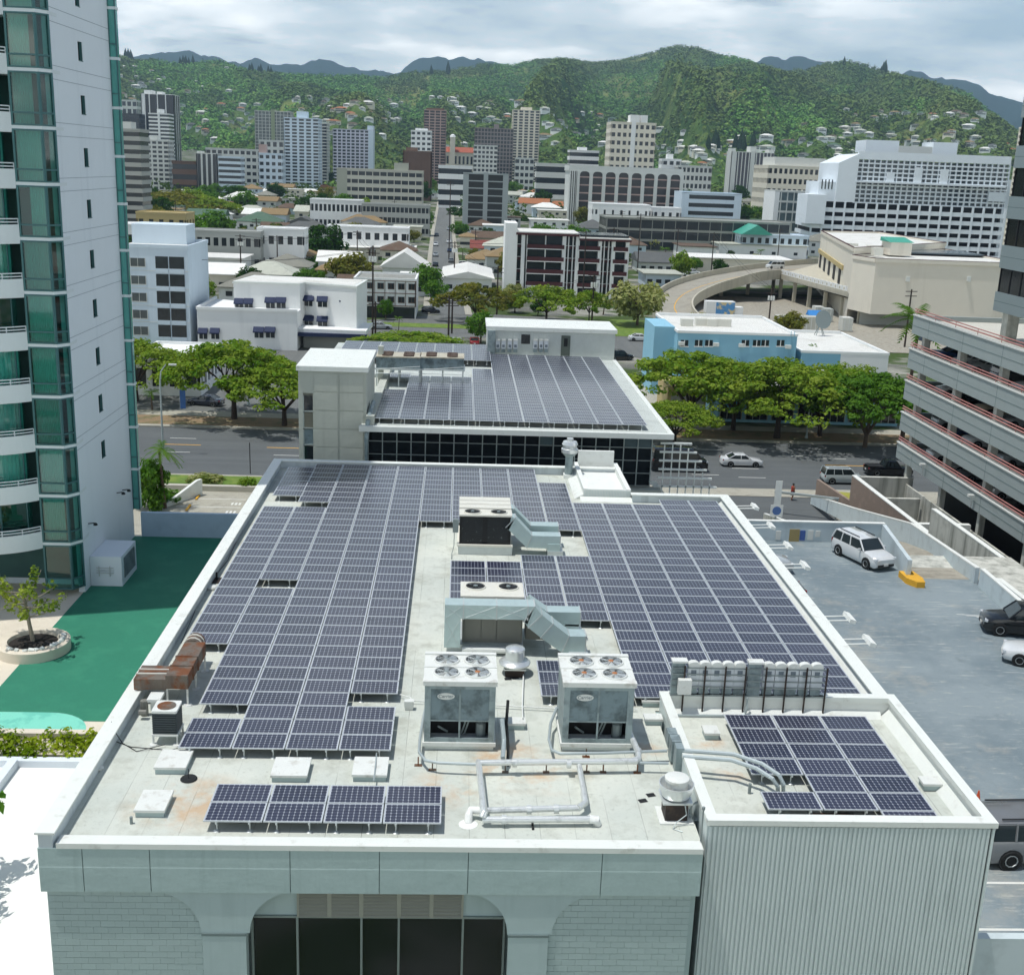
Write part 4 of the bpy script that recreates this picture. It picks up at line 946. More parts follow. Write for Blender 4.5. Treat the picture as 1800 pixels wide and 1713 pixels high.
WHITE, SILVER, BLACK, GREY, RED, BLUE, GREEN, TAN, DKB = ('white', '#dcdfdf'), ('silver', '#a9afb1'), ('black', '#14171a'), ('grey', '#5d6163'), ('red', '#8e1a1f'), ('blue', '#23406b'), ('green', '#2c4a3c'), ('tan', '#a39a86'), ('dark blue', '#1b2436')
# ================================================================== apartment tower and its deck on the left
DZ = 8.0
def dz(u, v, h=0.): return gz(u, v, DZ + h)
M_tow = mat('tower white wall', '#dce4ea', .7, var=.03, vs=.6, streak=('#a5b2bd', .9, .55, .8, .25), bump=.08, bs=3)
M_towj = mat('tower wall groove', '#93a0aa', .8)
M_balc = mat('balcony white', '#d3dcdf', .6, var=.03)
M_tglass = glassmat('teal window glass', '#86d2ca', .03, .04)
M_tfr = mat('teal window frame', '#3f6a6d', .45, .3)
M_curt = mat('pale curtain', '#e2f2ee', .9, var=.06, vs=3); M_curt2 = mat('grey curtain', '#bcdcd8', .9, var=.08, vs=3)
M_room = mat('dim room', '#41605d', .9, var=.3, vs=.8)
k_ = (31.8 - DZ)
# wall plane from the photo on the deck level
pA = dz(237, 942); pB = dz(150, 1040)
WX = float((pA[0] + pB[0]) / 2); WY0, WY1 = float(pB[1]), float(pA[1])
FH = (float(gx(176, 622, WX)[2]) - float(gx(187, 785, WX)[2])) / 2
TOP = 69.0
tw = thing('apartment_tower', 'tall white apartment tower with teal glass bays and curved balconies', 'building', (WX - 9, (WY0 + WY1) / 2, DZ))
tl = (-(WX - 9), -(WY0 + WY1) / 2, -DZ)
def tpart(n, g, m, parent=None, **k): return part(n, g, m, parent or tw, loc=tl if parent is None else (0, 0, 0), **k)
# small windows punched in the blind wall: wall built in bands around them
wz = [float(gx(187 - (785 - v) * .061, v, WX)[2]) for v in (785, 705, 622, 540, 455, 367, 278, 186, 92)]
FH = (wz[-1] - wz[0]) / 8
w0 = wz[0]; zs = [w0 + FH * i for i in range(0, 14)]
wy = float(gx(152, 278, WX)[1]); hw, hh = .38, .50
g = G(); zc_ = DZ - 9
for z in zs:
    g.box(WX - .35, WX, WY0, WY1, zc_, z - hh); g.box(WX - .35, WX, WY0, wy - hw, z - hh, z + hh); g.box(WX - .35, WX, wy + hw, WY1, z - hh, z + hh); zc_ = z + hh
g.box(WX - .35, WX, WY0, WY1, zc_, TOP); g.box(WX - 14, WX - .36, WY0 + 1.2, WY1 - .1, DZ - 8, TOP); g.box(WX - 24, WX - 7.6, WY0 - 5.6, WY1, DZ - 8, TOP)
tpart('wall', g, M_tow)
for z in zs:
    g = G(); g.box(WX - .22, WX - .15, wy - hw, wy + hw, z - hh, z + hh); o = tpart('small_window', g, M_dglass)
    g = G(); g.box(WX - .15, WX - .02, wy + hw - .06, wy + hw, z - hh, z + hh); g.box(WX - .15, WX - .02, wy - hw, wy - hw + .05, z - hh, z + hh); g.box(WX - .15, WX + .02, wy - hw, wy + hw, z - hh, z - hh + .04)
    tpart('window_frame', g, M_tfr)
for i, z in enumerate(zs):                       # paired reveal grooves at every storey
    for d_ in (FH * .38, FH * .62):
        g = G(); g.box(WX - .001, WX + .012, WY0, WY1, z + d_ - .012, z + d_ + .012); tpart('wall_groove', g, M_towj)
# glazed bay at the near corner: front pane, chamfer pane
cx = WX - .02; chx, chy = .65, .6
fx0 = cx - 1.85                                     # left end of the flat bay
fl0 = w0 - FH * .46 - FH * 2                     # slab level
ns = 17
def sl(i): return fl0 + FH * i
P0, P1, P2 = (fx0, WY0 - chy), (cx - chx + .2, WY0 - chy), (cx - .02, WY0 - .02)
for i in range(ns):
    z0, z1 = max(sl(i), DZ), sl(i + 1)
    if z1 < DZ + .5: continue
    fl = thing if False else None
    g = G(); g.prism([(fx0 - .1, WY0 + 1.2), (fx0 - .1, WY0 - chy - .06), (P1[0] + .05, WY0 - chy - .06), (P2[0] + .06, P2[1] - .02), (P2[0] + .06, WY0 + 1.2)][::1], z1 - .16, z1)
    tpart('floor_edge', g, M_balc)
    zb_, zt_ = z0, z1 - .16; zr = z0 + .62
    for (a, b, nm) in ((P0, P1, 'bay_window'), (P1, P2, 'corner_window')):
        g = G(); g.face([(a[0], a[1], zb_), (b[0], b[1], zb_), (b[0], b[1], zt_), (a[0], a[1], zt_)]); w_ = tpart(nm, g, M_tglass)
        g = G(); L_ = math.hypot(b[0] - a[0], b[1] - a[1]); an = math.atan2(b[1] - a[1], b[0] - a[0]); mx_, my_ = (a[0] + b[0]) / 2, (a[1] + b[1]) / 2
        ox, oy = math.sin(an) * .03, -math.cos(an) * .03
        for zz_ in (zb_ + .04, zr, zt_ - .04): g.obox(mx_ + ox, my_ + oy, zz_, L_, .09, .08, an)
        for q in (0, 1): g.obox(a[0] + (b[0] - a[0]) * q + ox, a[1] + (b[1] - a[1]) * q + oy, (zb_ + zt_) / 2, .10, .10, zt_ - zb_, an)
        part('window_frame', g, M_tfr, w_)
    # curtains
    if sl(i) > DZ + 1.5:
        op = random.choice([0, 0, .2, .35, .1]) if i != 12 else .8
        g = G(); x = fx0 + .05; n_ = 26; xe = P1[0] - .05; side = random.random() < .5
        pts = []
        for j in range(n_ + 1):
            f_ = j / n_
            if op and ((side and f_ > 1 - op) or (not side and f_ < op)): continue
            pts.append((fx0 + .05 + (xe - fx0 - .1) * f_, WY0 - chy + .22 + (.05 if j % 2 else -.03)))
        for p_, q_ in zip(pts[:-1], pts[1:]): g.face([(p_[0], p_[1], zb_ + .05), (q_[0], q_[1], zb_ + .05), (q_[0], q_[1], zt_ - .05), (p_[0], p_[1], zt_ - .05)])
        if pts: tpart('curtain', g, M_curt if i % 3 else M_curt2)
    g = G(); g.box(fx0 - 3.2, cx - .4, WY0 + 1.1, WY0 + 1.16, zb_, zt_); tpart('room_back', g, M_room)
# curved balconies left of the bay
bcx, bcy, br = fx0 - 3.2, WY0 + 2.15, 4.22
arc = [PI * 1.5 + t_ for t_ in np.linspace(-.85, .84, 22)]
def apt(t_, r_): return (bcx + r_ * math.cos(t_), bcy + r_ * math.sin(t_))
for i in range(ns):
    z1 = sl(i)
    if z1 < DZ + 2.0 or z1 > 47: continue
    g = G(); g.prism([apt(arc[0], br - 1.6)] + [apt(t_, br) for t_ in arc] + [(fx0 - .03, WY0 + .8)], z1 - .34, z1); tpart('balcony_slab', g, M_balc)
    g = G()
    for a, b in zip(arc[:-1], arc[1:]):
        p0, p1, q0, q1 = apt(a, br + .02), apt(b, br + .02), apt(a, br - .1), apt(b, br - .1)
        g.prism([p0, p1, q1, q0], z1 - .3, z1 + .62)
    bp = tpart('balcony_front', g, M_balc)
    g = G()
    for h in (.74, .90): g.tube([(*apt(t_, br - .04), z1 + h) for t_ in arc], .035, 6)
    for t_ in arc[::3]: g.cyl((*apt(t_, br - .04), z1 + .6), (*apt(t_, br - .04), z1 + .92), .03, 6)
    part('handrail', g, M_balc, bp)
    g = G(); z2 = sl(i + 1) - .34; rr = br - .85
    ar2 = [t_ for t_ in arc]
    for a, b in zip(ar2[:-1], ar2[1:]): p0, p1 = apt(a, rr), apt(b, rr); g.face([(*p0, z1), (*p1, z1), (*p1, z2), (*p0, z2)])
    gl = tpart('balcony_window', g, M_tglass)
    g = G()
    for t_ in ar2[::5]: g.cyl((*apt(t_, rr + .02), z1), (*apt(t_, rr + .02), z2), .045, 5)
    part('window_frame', g, M_tfr, gl)
    if i % 4 != 1:
        g = G()
        q_ = [apt(t_, rr - .25 + (.05 if j % 2 else -.04)) for j, t_ in enumerate(np.linspace(arc[4], arc[-1], 44))]
        for a, b in zip(q_[:-1], q_[1:]): g.face([(*a, z1), (*b, z1), (*b, z2), (*a, z2)])
        tpart('curtain', g, M_curt2 if i % 2 else M_curt)
# narrow glazed strip on the far edge
for i in range(ns):
    z0, z1 = max(sl(i) + FH * .5, DZ + .2), sl(i + 1) + FH * .5
    g = G(); g.box(WX - .5, WX + .42, WY1 + .02, WY1 + .5, z0 + .08, z1 - .08); w_ = tpart('edge_window', g, mat('teal opaque glass', '#4f9a93', .08, .1, var=.25, vs=.7, spec=.8))
    g = G(); g.box(WX - .52, WX + .46, WY1, WY1 + .54, z1 - .08, z1 + .08); tpart('floor_edge', g, M_balc)
    g = G(); g.box(WX - .02, WX + .47, WY1 - .02, WY1 + .03, z0 + .75, z0 + .82); g.box(WX + .37, WX + .45, WY1 - .01, WY1 + .05, z0 + .08, z1 - .08); g.box(WX - .02, WX + .05, WY1 - .03, WY1 + .02, z0 + .08, z1 - .08); part('window_frame', g, M_tfr, w_)
for i, (u, v) in enumerate(((155, 920), (205, 866), (215, 861))):
    p = gx(u, v, WX); g = G(); g.cyl((0, 0, 0), (.35, 0, .05), .03, 6); g.lathe([(.05, 0), (.12, -.08), (.12, -.14)], 8, (.4, 0, .06)); one('wall_lamp', g, M_blk, ['black wall lamp low on the tower near the glass corner', 'left one of the paired black wall lamps on the tower', 'right one of the paired black wall lamps on the tower'][i], 'lamp', tuple(p), 0, 'black lamps on the tower wall')
# exhaust housing against the wall
q0 = dz(160, 1028); q1 = dz(222, 985)
t = thing('exhaust_housing', 'white exhaust housing with grille against the tower wall', 'vent housing', (WX + .02, WY0 + 1.0, DZ))
g = G(); g.box(0, 1.75, 0, 3.0, 0, 1.75); part('housing', g, M_tow, t)
g = G(); g.box(1.75, 1.78, .45, 2.6, .35, 1.55); part('grille', g, M_grey, t)
for i in range(8):
    g = G(); g.box(1.78, 1.81, .45, 2.6, .40 + i * .145, .46 + i * .145); part('slat', g, M_unitd, t)
g = G()
for z in (.8, .95, 1.1): g.cyl((.35, -.06, z), (1.3, -.06, z), .025, 6)
for x in (.5, 1.1): g.cyl((x, -.06, .6), (x, -.06, 1.2), .025, 6)
part('pipe_rack', g, M_steel, t)
# deck surfaces
M_turf = mat('green deck coating', '#287a60', .85, var=.05, vs=.8, stain=('#3d8f70', .6, .5, .7, .5), fine=.15, bump=.1, bs=8)
M_cream = mat('cream deck', '#d8cfbd', .85, var=.05, vs=1, stain=('#b5aa94', .8, .5, .75, .4))
M_teal = mat('pale aqua court', '#7fd3bd', .6, var=.06, vs=1, stain=('#5fbba8', 1.2, .52, .62, .7))
g = G(); g.box(-30, -2.6, dz(60, 1325)[1], WY1 + .3, DZ - .4, DZ - .006); struct('deck', g, M_cream)
ex = WX - .1
g = G(); g.face([(ex, float(dz(0, 1265)[1]), DZ), (-2.6, float(dz(0, 1265)[1]), DZ), (-2.6, WY1, DZ), (ex, WY1, DZ)]); struct('deck_coating', g, M_turf)
g = G(); a = dz(90, 1252); b = dz(152, 1282)
pl = [(-16, float(dz(0, 1290)[1])), (float(b[0]) + .1, float(dz(0, 1290)[1]))]
for i in range(10):
    t_ = PI / 2 * i / 9; pl.append((float(a[0]) + (float(b[0]) - float(a[0])) * math.cos(t_), float(b[1]) - .3 + (float(a[1]) - float(b[1]) + .3) * math.sin(t_)))
pl.append((-16, float(a[1])))
g.prism(pl, DZ + .004, DZ + .012); struct('court_surface', g, M_teal)
g = G(); g.box(-16, float(b[0]) + .5, float(dz(0, 1297)[1]), float(dz(0, 1289)[1]), DZ, DZ + .25); struct('deck_kerb', g, M_cream)
g = G(); h_ = float(gy(237, 900, WY1)[2]); g.box(WX + .45, -2.62, WY1 - .02, WY1 + .25, DZ - 8, h_); one('deck_wall', g, mat('deck wall paint', '#b6c9da', .7, var=.05, vs=1, stain=('#93a9bc', .8, .5, .7, .4)), 'pale blue-grey wall closing the far end of the green deck', 'wall')
# round planter and tree
p = dz(60, 1142)
t = thing('round_planter', 'round cream planter with dark soil on the deck', 'planter', (float(p[0]), float(p[1]), DZ))
g = G(); g.lathe([(1.72, 0), (1.72, .5), (1.62, .55), (1.2, .55), (1.15, .35)], 32); part('rim', g, M_cream, t, True)
g = G(); g.lathe([(1.18, .38), (.6, .46), (0, .5)], 24); part('soil', g, mat('dark mulch', '#2a2622', .95, var=.4, vs=9, bump=.6, bs=14), t)
for i in range(18):
    a = random.uniform(-2.2, .4); g = G(); g.obox(0, 0, .06, .22, .16, .1, random.random() * 3, 0, (.3, .2)); part('pebble', g, M_white, t, loc=(1.4 * math.cos(a), 1.4 * math.sin(a), .54))
PLT = (float(p[0]), float(p[1]), DZ + .45)
# hedge and white terrace below
hy0, hy1 = float(dz(60, 1333)[1]), float(dz(60, 1297)[1])
TZW = DZ - .1
a = gz(45, 1330, TZW); b = gz(82, 1600, TZW)
g = G(); g.box(-25, -2.62, -3.9, hy0 - .5, 0, TZW); t = one('terrace', g, mat('bright white deck', '#efefe9', .7, var=.02, vs=2, stain=('#d5d4c8', .7, .55, .75, .4)), 'glaring white low terrace roof at the left of the building front', 'terrace')
g = G(); g.box(-25, -2.62, hy0 - .55, hy0 - .2, TZW, TZW + .3); part('low_kerb', g, M_tow, t)
g = G(); g.box(float(a[0]) - .35, float(a[0]), -3.9, hy0 - .5, TZW, TZW + .35); part('low_kerb', g, M_tow, t)
# ================================================================== second solar building behind the first
z2 = 14.9
M_b2w = mat('grey stone wall', '#b9bdb2', .8, var=.08, vs=.8, streak=('#8f948a', 1.2, .52, .78, .45), bump=.5, bs=2.2)
M_b2r = mat('pale gravel roof', '#bcc3be', .9, var=.07, vs=.7, stain=('#a0a7a2', .6, .5, .7, .5))
M_dglass2 = mat('black curtain wall glass', (.010, .013, .016), .10, var=.3, vs=.4, spec=.35)
M_mull = mat('aluminium mullion', '#aab3b1', .4, .5)
t = thing('glass_office_building', 'low office with black glass front and solar panels on its roof', 'building', (12, 58, 0)); tb = t
o2 = (-12, -58, 0)
def b2(n, g, m, par=None, **k): return part(n, g, m, par or tb, loc=o2 if par is None else (0, 0, 0), **k)
g = G(); g.box(2.5, 22.0, 43.6, 72.5, 0, z2 - .35); g.box(-2.2, 2.5, 50, 78, 0, z2 - .35); b2('wall', g, M_b2w)
g = G(); g.box(2.2, 23.0, 42.0, 72.6, z2 - .3, z2 - .05); g.box(-3.0, 2.5, 62, 78.6, z2 - .32, z2 - .06); b2('roof_slab', g, M_b2r)
g = G(); g.box(2.1, 23.1, 41.85, 42.2, z2 - .36, z2 + .0); g.box(22.75, 23.1, 42.2, 73, z2 - .36, z2 + .0); b2('roof_edge', g, M_cap)
# curtain wall: panes one by one
yw = 43.3; zt_, zb_ = z2 - .42, float(gy(1000, 843, yw)[2]) - .3
nx = 20; xs_ = np.linspace(2.6, 21.9, nx + 1); nz = 4; zs_ = np.linspace(zb_, zt_, nz + 1)
pm = G().box(0, float(xs_[1] - xs_[0]) - .05, 0, .03, 0, float(zs_[1] - zs_[0]) - .05).mesh('pane', M_dglass2)
pm2 = G().box(0, float(xs_[1] - xs_[0]) - .05, 0, .03, 0, float(zs_[1] - zs_[0]) - .05).mesh('pane', mat('grey spandrel glass', '#56666b', .2))
for i in range(nx):
    for j in range(nz): obj('pane', pm2 if (j == 3 and i in (12, 18, 19)) else pm, tb, (float(xs_[i]) + .025 - 12, yw + .04 - 58, float(zs_[j]) + .025))
for x in xs_:
    g = G(); g.box(x - .035, x + .035, yw - .06, yw + .06, zb_, zt_); b2('mullion', g, M_mull)
for z in zs_:
    g = G(); g.box(2.6, 21.9, yw - .04, yw + .05, z - .02, z + .02); b2('transom', g, M_mull)
g = G(); g.box(2.4, 22.6, 42.6, 43.6, zb_ - .6, zb_ - .12); b2('ledge', g, M_b2w)
# stone stair tower
tx0, tx1, ty0, ty1, tz_ = -2.0, 2.5, 43.0, 50.5, 18.3
g = G(); g.box(tx0 + .95, tx1, ty0, ty1, 0, tz_); g.box(tx0, tx0 + .3, ty0, ty1, 0, tz_); g.box(tx0 + .3, tx0 + .95, ty0 + .4, ty1, 0, tz_ - .02); g.box(tx0 + .3, tx0 + .95, ty0, ty0 + .4, tz_ - 1.5, tz_ - .02); b2('stair_tower', g, M_b2w)
g = G(); g.box(tx0 - .12, tx1 + .12, ty0 - .12, ty1 + .1, tz_, tz_ + .32); b2('tower_cap', g, M_cap)
for i in range(8):                                    # board-marked panels on the tower front
    for j in range(2):
        g = G(); x = tx0 + 1.05 + j * 1.7; g.box(x, x + 1.55, ty0 - .05, ty0, 8.2 + i * 1.25, 8.2 + i * 1.25 + 1.18); b2('stone_panel', g, M_b2w)
for i in range(5):
    z = tz_ - 2.7 - i * 1.15; g = G(); g.box(tx0 + .3, tx0 + .95, ty0 + .1, ty0 + .14, z, z + 1.0); w_ = b2('window', g, [M_dglass, mat('dusty louvre', '#7d7a6b', .7), M_unitd][i % 3])
    g = G(); g.box(tx0 + .28, tx0 + .97, ty0 + .0, ty0 + .1, z - .07, z); g.box(tx0 + .3, tx0 + .36, ty0 + .02, ty0 + .1, z, z + 1.0); part('frame', g, M_mull, w_)
g = G(); g.box(2.5, 3.05, 42.4, 66, z2 - .3, z2 + .55); b2('side_parapet', g, M_b2w)
g = G(); g.tube([(2.75, 46, z2 + .8), (2.75, 43.6, z2 + .75), (2.65, 42.3, z2 + .2), (2.6, 41.9, z2 - .8), (2.6, 41.9, 10)], .16, 8); b2('drain_pipe', g, M_unit)
g = G(); g.box(2.3, 2.7, 57.0, 57.5, z2, z2 + 3.0); b2('chimney_post', g, M_b2w)
# penthouse with stucco relief
px0, px1, py0, py1 = 11.2, 22.9, 72.6, 78.5; pz = float(gy(860, 574, 72.6)[2])
M_stuc = mat('rough stucco', '#c9cfca', .9, var=.08, vs=2, bump=1.0, bs=5)
g = G(); g.box(px0, px1, py0, py1, 8, pz - .3); ph = b2('penthouse', g, M_stuc)
g = G(); g.box(px0 - .15, px1 + .15, py0 - .15, py1 + .15, pz - .3, pz + .05); b2('penthouse_roof', g, M_cap)
def onpent(u, v): p = gy(u, v, py0); return float(p[0]), float(p[2])
a = onpent(985, 632); b = onpent(1003, 590); g = G(); g.box(a[0], b[0], py0 - .05, py0 - .02, z2, b[1]); dr = b2('door', g, mat('grey green door', '#59625a', .6))
g = G(); g.box(a[0] + .25, b[0] - .25, py0 - .06, py0 - .05, b[1] - 1.0, b[1] - .25); part('vent_grille', g, M_blk, dr)
a = onpent(916, 604); b = onpent(932, 588); g = G(); g.box(a[0], b[0], py0 - .05, py0 - .02, a[1], b[1]); b2('window', g, M_dglass)
a = onpent(856, 626); b = onpent(871, 580); g = G(); g.box(a[0], b[0], py0 - .5, py0 - .01, z2, b[1]); b2('cabinet', g, M_unit)
for i, u in enumerate((875, 885, 896, 906, 941, 951, 960)):
    a = onpent(u - 4, 612); b = onpent(u + 4, 596)
    t2 = thing('inverter', f"{['first','second','third','fourth','fifth','sixth','seventh'][i]} inverter from the left on the stucco penthouse wall", 'inverter', ((a[0] + b[0]) / 2, py0, a[1]), 0, 'inverters on the penthouse wall')
    w_ = b[0] - a[0]; h_ = b[1] - a[1]
    g = G(); g.box(-w_ / 2, w_ / 2, -.28, -.02, 0, h_ * .82); part('case', g, M_inv, t2); g = G(); g.box(-w_ / 2, w_ / 2, -.3, -.02, h_ * .82, h_); part('hood', g, M_unitw, t2)
    g = G(); g.box(-w_ * .3, w_ * .3, -.31, -.28, h_ * .15, h_ * .45); part('label_plate', g, M_invd, t2); g = G(); g.box(-w_ * .45, w_ * .45, -.22, -.02, -h_ * .4, -.03); part('wire_box', g, M_unit, t2)
# trellis stair at the right side
t = thing('steel_trellis', 'white steel trellis stepping down beside the black glass office', 'trellis', (24, 46, 0))
for i in range(9):
    z = 14.0 - i * .62; x1 = .55 + i * .40; g = G(); g.box(-1.6, x1, -3.2 + i * .05, -3.05 + i * .05, z, z + .12); part('bar', g, M_cap, t)
for i in range(7):
    g = G(); x = -1.3 + i * .55; g.box(x, x + .08, -2.95, -2.87, 8, 13.9 - max(0, x - .2) * 1.5); part('upright', g, M_cap, t)
g = G(); g.extr([(-2.1, 11.2), (-1.6, 11.2), (1.6, 7.0), (1.1, 7.0)], 'y', -2.6, -2.45); part('stringer', g, M_cap, t)
# solar arrays on this roof
PMs = PM
GR = 'solar arrays on the glass office roof'
A_ = set()
for c in range(3, 11): A_ |= rg(c, 0, 27)
A_ = {(c, r) for (c, r) in A_ if not (c < 5 and r > 20)}
A_ = rg(0, 0, 9) | rg(1, 0, 15) | rg(2, 0, 15) | rg(3, 0, 15) | rg(4, 0, 19) | rg(5, 0, 27) | rg(6, 0, 27) | rg(7, 0, 27) | rg(8, 0, 27) | rg(9, 0, 27) | rg(10, 0, 27)
array('big solar array on the glass office roof, stepping down to the left', A_, 3.0, 43.0, z2 + .35, GR)
C_ = set()
for c in range(0, 8): C_ |= rg(c, 0, 8)
array('rear solar array on the glass office behind the twin raised condensers', C_, -2.0, 66.8, z2 + .55, GR)
array('single short solar row near the stair tower of the glass office', rg(0, 0, 1) , 3.1, 58.5, z2 + .35, GR)
# raised condensers
def cond2(u, v, label):
    p = gz(u, v, z2); t = thing('raised_condenser', label, 'air conditioner', (float(p[0]), float(p[1]), z2), 0, 'raised condensers on the glass office')
    for x in (0, 1.7, 3.3):
        for y in (0, 2.2):
            g = G(); g.box(x, x + .1, y, y + .1, 0, 1.35); part('leg', g, M_steel, t)
    g = G(); g.box(-.1, 3.5, -.1, 2.4, 1.3, 1.42); part('platform', g, M_steel, t)
    g = G(); g.box(0, 3.4, 0, 2.3, 1.42, 2.25); part('casing', g, M_unitd, t); g = G(); g.box(-.03, 3.43, -.03, 2.33, 2.25, 2.34); part('top_deck', g, mat('weathered cream top', '#b8b3a2', .7, var=.1, vs=2, stain=('#8a7a5d', 1.5, .5, .7, .7)), t)
    for x in (.85, 2.5):
        for y in (.4, .9, 1.4, 1.9):
            g = G(); g.lathe([(.42, 0), (.42, .09), (.36, .09), (.3, .05), (0, .06)], 14); o = part('fan', g, mat('rusty fan guard', '#54443a', .7, var=.3, vs=4), t, loc=(x, y, 2.34)); o.scale = (1, .55, 1)
    g = G(); g.cyl((0, -.2, 1.05), (3.4, -.2, 1.05), .03, 5); g.cyl((0, -.2, 1.35), (3.4, -.2, 1.65), .02, 5); part('rail', g, M_steel, t)
cond2(661, 678, 'raised condenser nearest the stair tower, rusty fan guards')
cond2(738, 679, 'raised condenser farther from the stair tower on the glass office')
# ================================================================== parking deck, ramps and garage on the right
LZ = 8.0
def lz(u, v, h=0.): return gz(u, v, LZ + h)
def lotmat():
    k = NT('worn deck coating'); b = k.n('ShaderNodeBsdfPrincipled'); k.l(b.outputs[0], k.out.inputs[0])
    o = k.mix(k.ramp(k.noise(.22, 5, .6), .4, .62), c4('#728086'), c4('#879397'))
    o = k.mix(k.math('MULTIPLY', k.ramp(k.noise(2.4, 6, .7, stretch=(.5, 1.2, 1)), .57, .68), .4), o, c4('#b4b7ae'))
    o = k.mix(k.math('MULTIPLY', k.ramp(k.noise(.17, 6, .72), .54, .66), .5), o, c4('#aaa69a'))
    o = k.mix(k.math('MULTIPLY', k.ramp(k.noise(1.1, 5, .65), .6, .75), .45), o, c4('#5e6a6d'))
    o = k.mix(k.math('MULTIPLY', k.ramp(k.noise(3.2, 6, .75, stretch=(.16, 1.5, 1)), .58, .66), .5), o, c4('#c3c5bd')); o = k.mix(k.math('MULTIPLY', k.ramp(k.noise(9, 3, .6), .62, .72), .4), o, c4('#545e60'))
    k.l(o, b.inputs['Base Color']); b.inputs['Roughness'].default_value = .8; b.inputs['Specular IOR Level'].default_value = .3
    return k.m
M_lot = lotmat()
M_lotw = mat('pale blue deck wall', '#c3cfd2', .75, var=.05, vs=.8, stain=('#98a3a5', .9, .52, .7, .45), streak=('#8f9a9c', 1.5, .55, .8, .4))
M_cwall = mat('weathered concrete wall', '#c5c6bd', .85, var=.06, vs=.8, streak=('#75786f', 1.3, .46, .7, .8), stain=('#8d8f86', .8, .5, .66, .5))
M_brn = mat('brown stucco', '#8a7a6e', .9, var=.06, vs=.7, stain=('#a08d7f', .9, .55, .6, .4), bump=.3, bs=8)
M_ramp = mat('ramp concrete', '#a39e90', .9, var=.10, vs=.5, stain=('#827d70', 1.2, .45, .62, .7), fine=.3)
M_gband = mat('garage band panel', '#9aa4a3', .6, var=.03, vs=.5, streak=('#7f8988', .8, .55, .8, .3)); M_gcap = mat('garage kerb', '#cfd2cd', .7); M_grail = mat('faded red rail', '#a8736c', .5); M_gin = mat('garage concrete', '#8d908b', .9, var=.1)
x1_ = 42.4; ywl = 40.6
g = G(); g.box(24.3, x1_, -2.3, 33.6, LZ - .5, LZ); g.box(24.3, 37.6, 33.6, ywl, LZ - .5, LZ); struct('parking_deck', g, M_lot)
g = G(); g.box(24.4, 42, -2.4, -2.1, 0, LZ + .7); one('deck_parapet', g, M_lotw, 'low pale parapet at the near edge of the parking deck', 'wall')
g = G(); g.box(24.4, x1_ + 4, -2.0, 40, 0, LZ - .6); part('deck_understructure', g, M_cwall)['kind'] = 'structure'
# stall lines, aisle hatch near the right corner
g = G()
for v in (1551, 1633):
    p = lz(1760, v); g.box(25.2, 31.5, float(p[1]) - .06, float(p[1]) + .06, LZ + .001, LZ + .006)
for i in range(4): g.obox(38.6 + i * .5, 27.5 - i * .2, LZ + .004, 2.4, .06, .004, -.12)
part('stall_markings', g, M_wht)['kind'] = 'structure'
g = G()
for i, (x, y) in enumerate(((25.6, 20), (25.8, 16.0), (25.9, 13.3), (25.8, 12.2), (25.7, 18))): g.obox(x, y, LZ + .004, 1.2, .09, .004, .25 * i)
part('yellow_markings', g, M_ylw)['kind'] = 'structure'
# far wall of the deck with notices, its return, yellow bumper
t = thing('deck_end_wall', 'pale blue wall with notices closing the far end of the parking deck', 'wall', (31, ywl, LZ))
g = G(); g.box(-6.5, 6.6, 0, .25, -2, 1.35); part('wall_face', g, M_lotw, t); g = G(); g.box(-6.5, 6.7, -.03, .28, 1.35, 1.42); part('coping', g, M_white, t)
for i, (u0, u1, v0, v1, m_) in enumerate(((1386, 1406, 930, 953, mat('brass panel', '#9b8a5b', .6)), (1405, 1416, 932, 949, mat('blue notice', '#3e5b9a', .5)), (1419, 1430, 932, 948, M_plate), (1433, 1442, 933, 943, M_plate), (1363, 1373, 933, 948, M_plate))):
    a = gy(u0, v1, ywl); b = gy(u1, v0, ywl); g = G(); g.box(float(a[0]) - 31, float(b[0]) - 31, -.05, -.005, float(a[2]) - LZ, float(b[2]) - LZ); part('notice' if i else 'metal_cabinet', g, m_, t)
g = G(); pth = [(37.5, ywl), (36.5, 33.2), (36.75, 33.15), (37.75, ywl)]
g.prism(pth[::-1], LZ, [LZ + 1.35, LZ + 1.35, LZ + 1.35, LZ + 1.35][:4]); g.prism([(36.35, 33.9), (36.55, 32.9), (37.1, 32.4), (37.25, 33.9)][::1], LZ, LZ + .0); one('deck_return_wall', g, M_lotw, 'pale wall beside the white wagon running toward the yellow bumper', 'wall')
g = G(); g.prism([(36.3, 33.9), (36.3, 32.6), (36.7, 31.9), (37.2, 31.9), (37.35, 32.7), (37.2, 33.9)], LZ, LZ + .38); one('kerb_bumper', g, M_ylw, 'yellow rounded kerb bumper at the end of the deck wall', 'bumper')
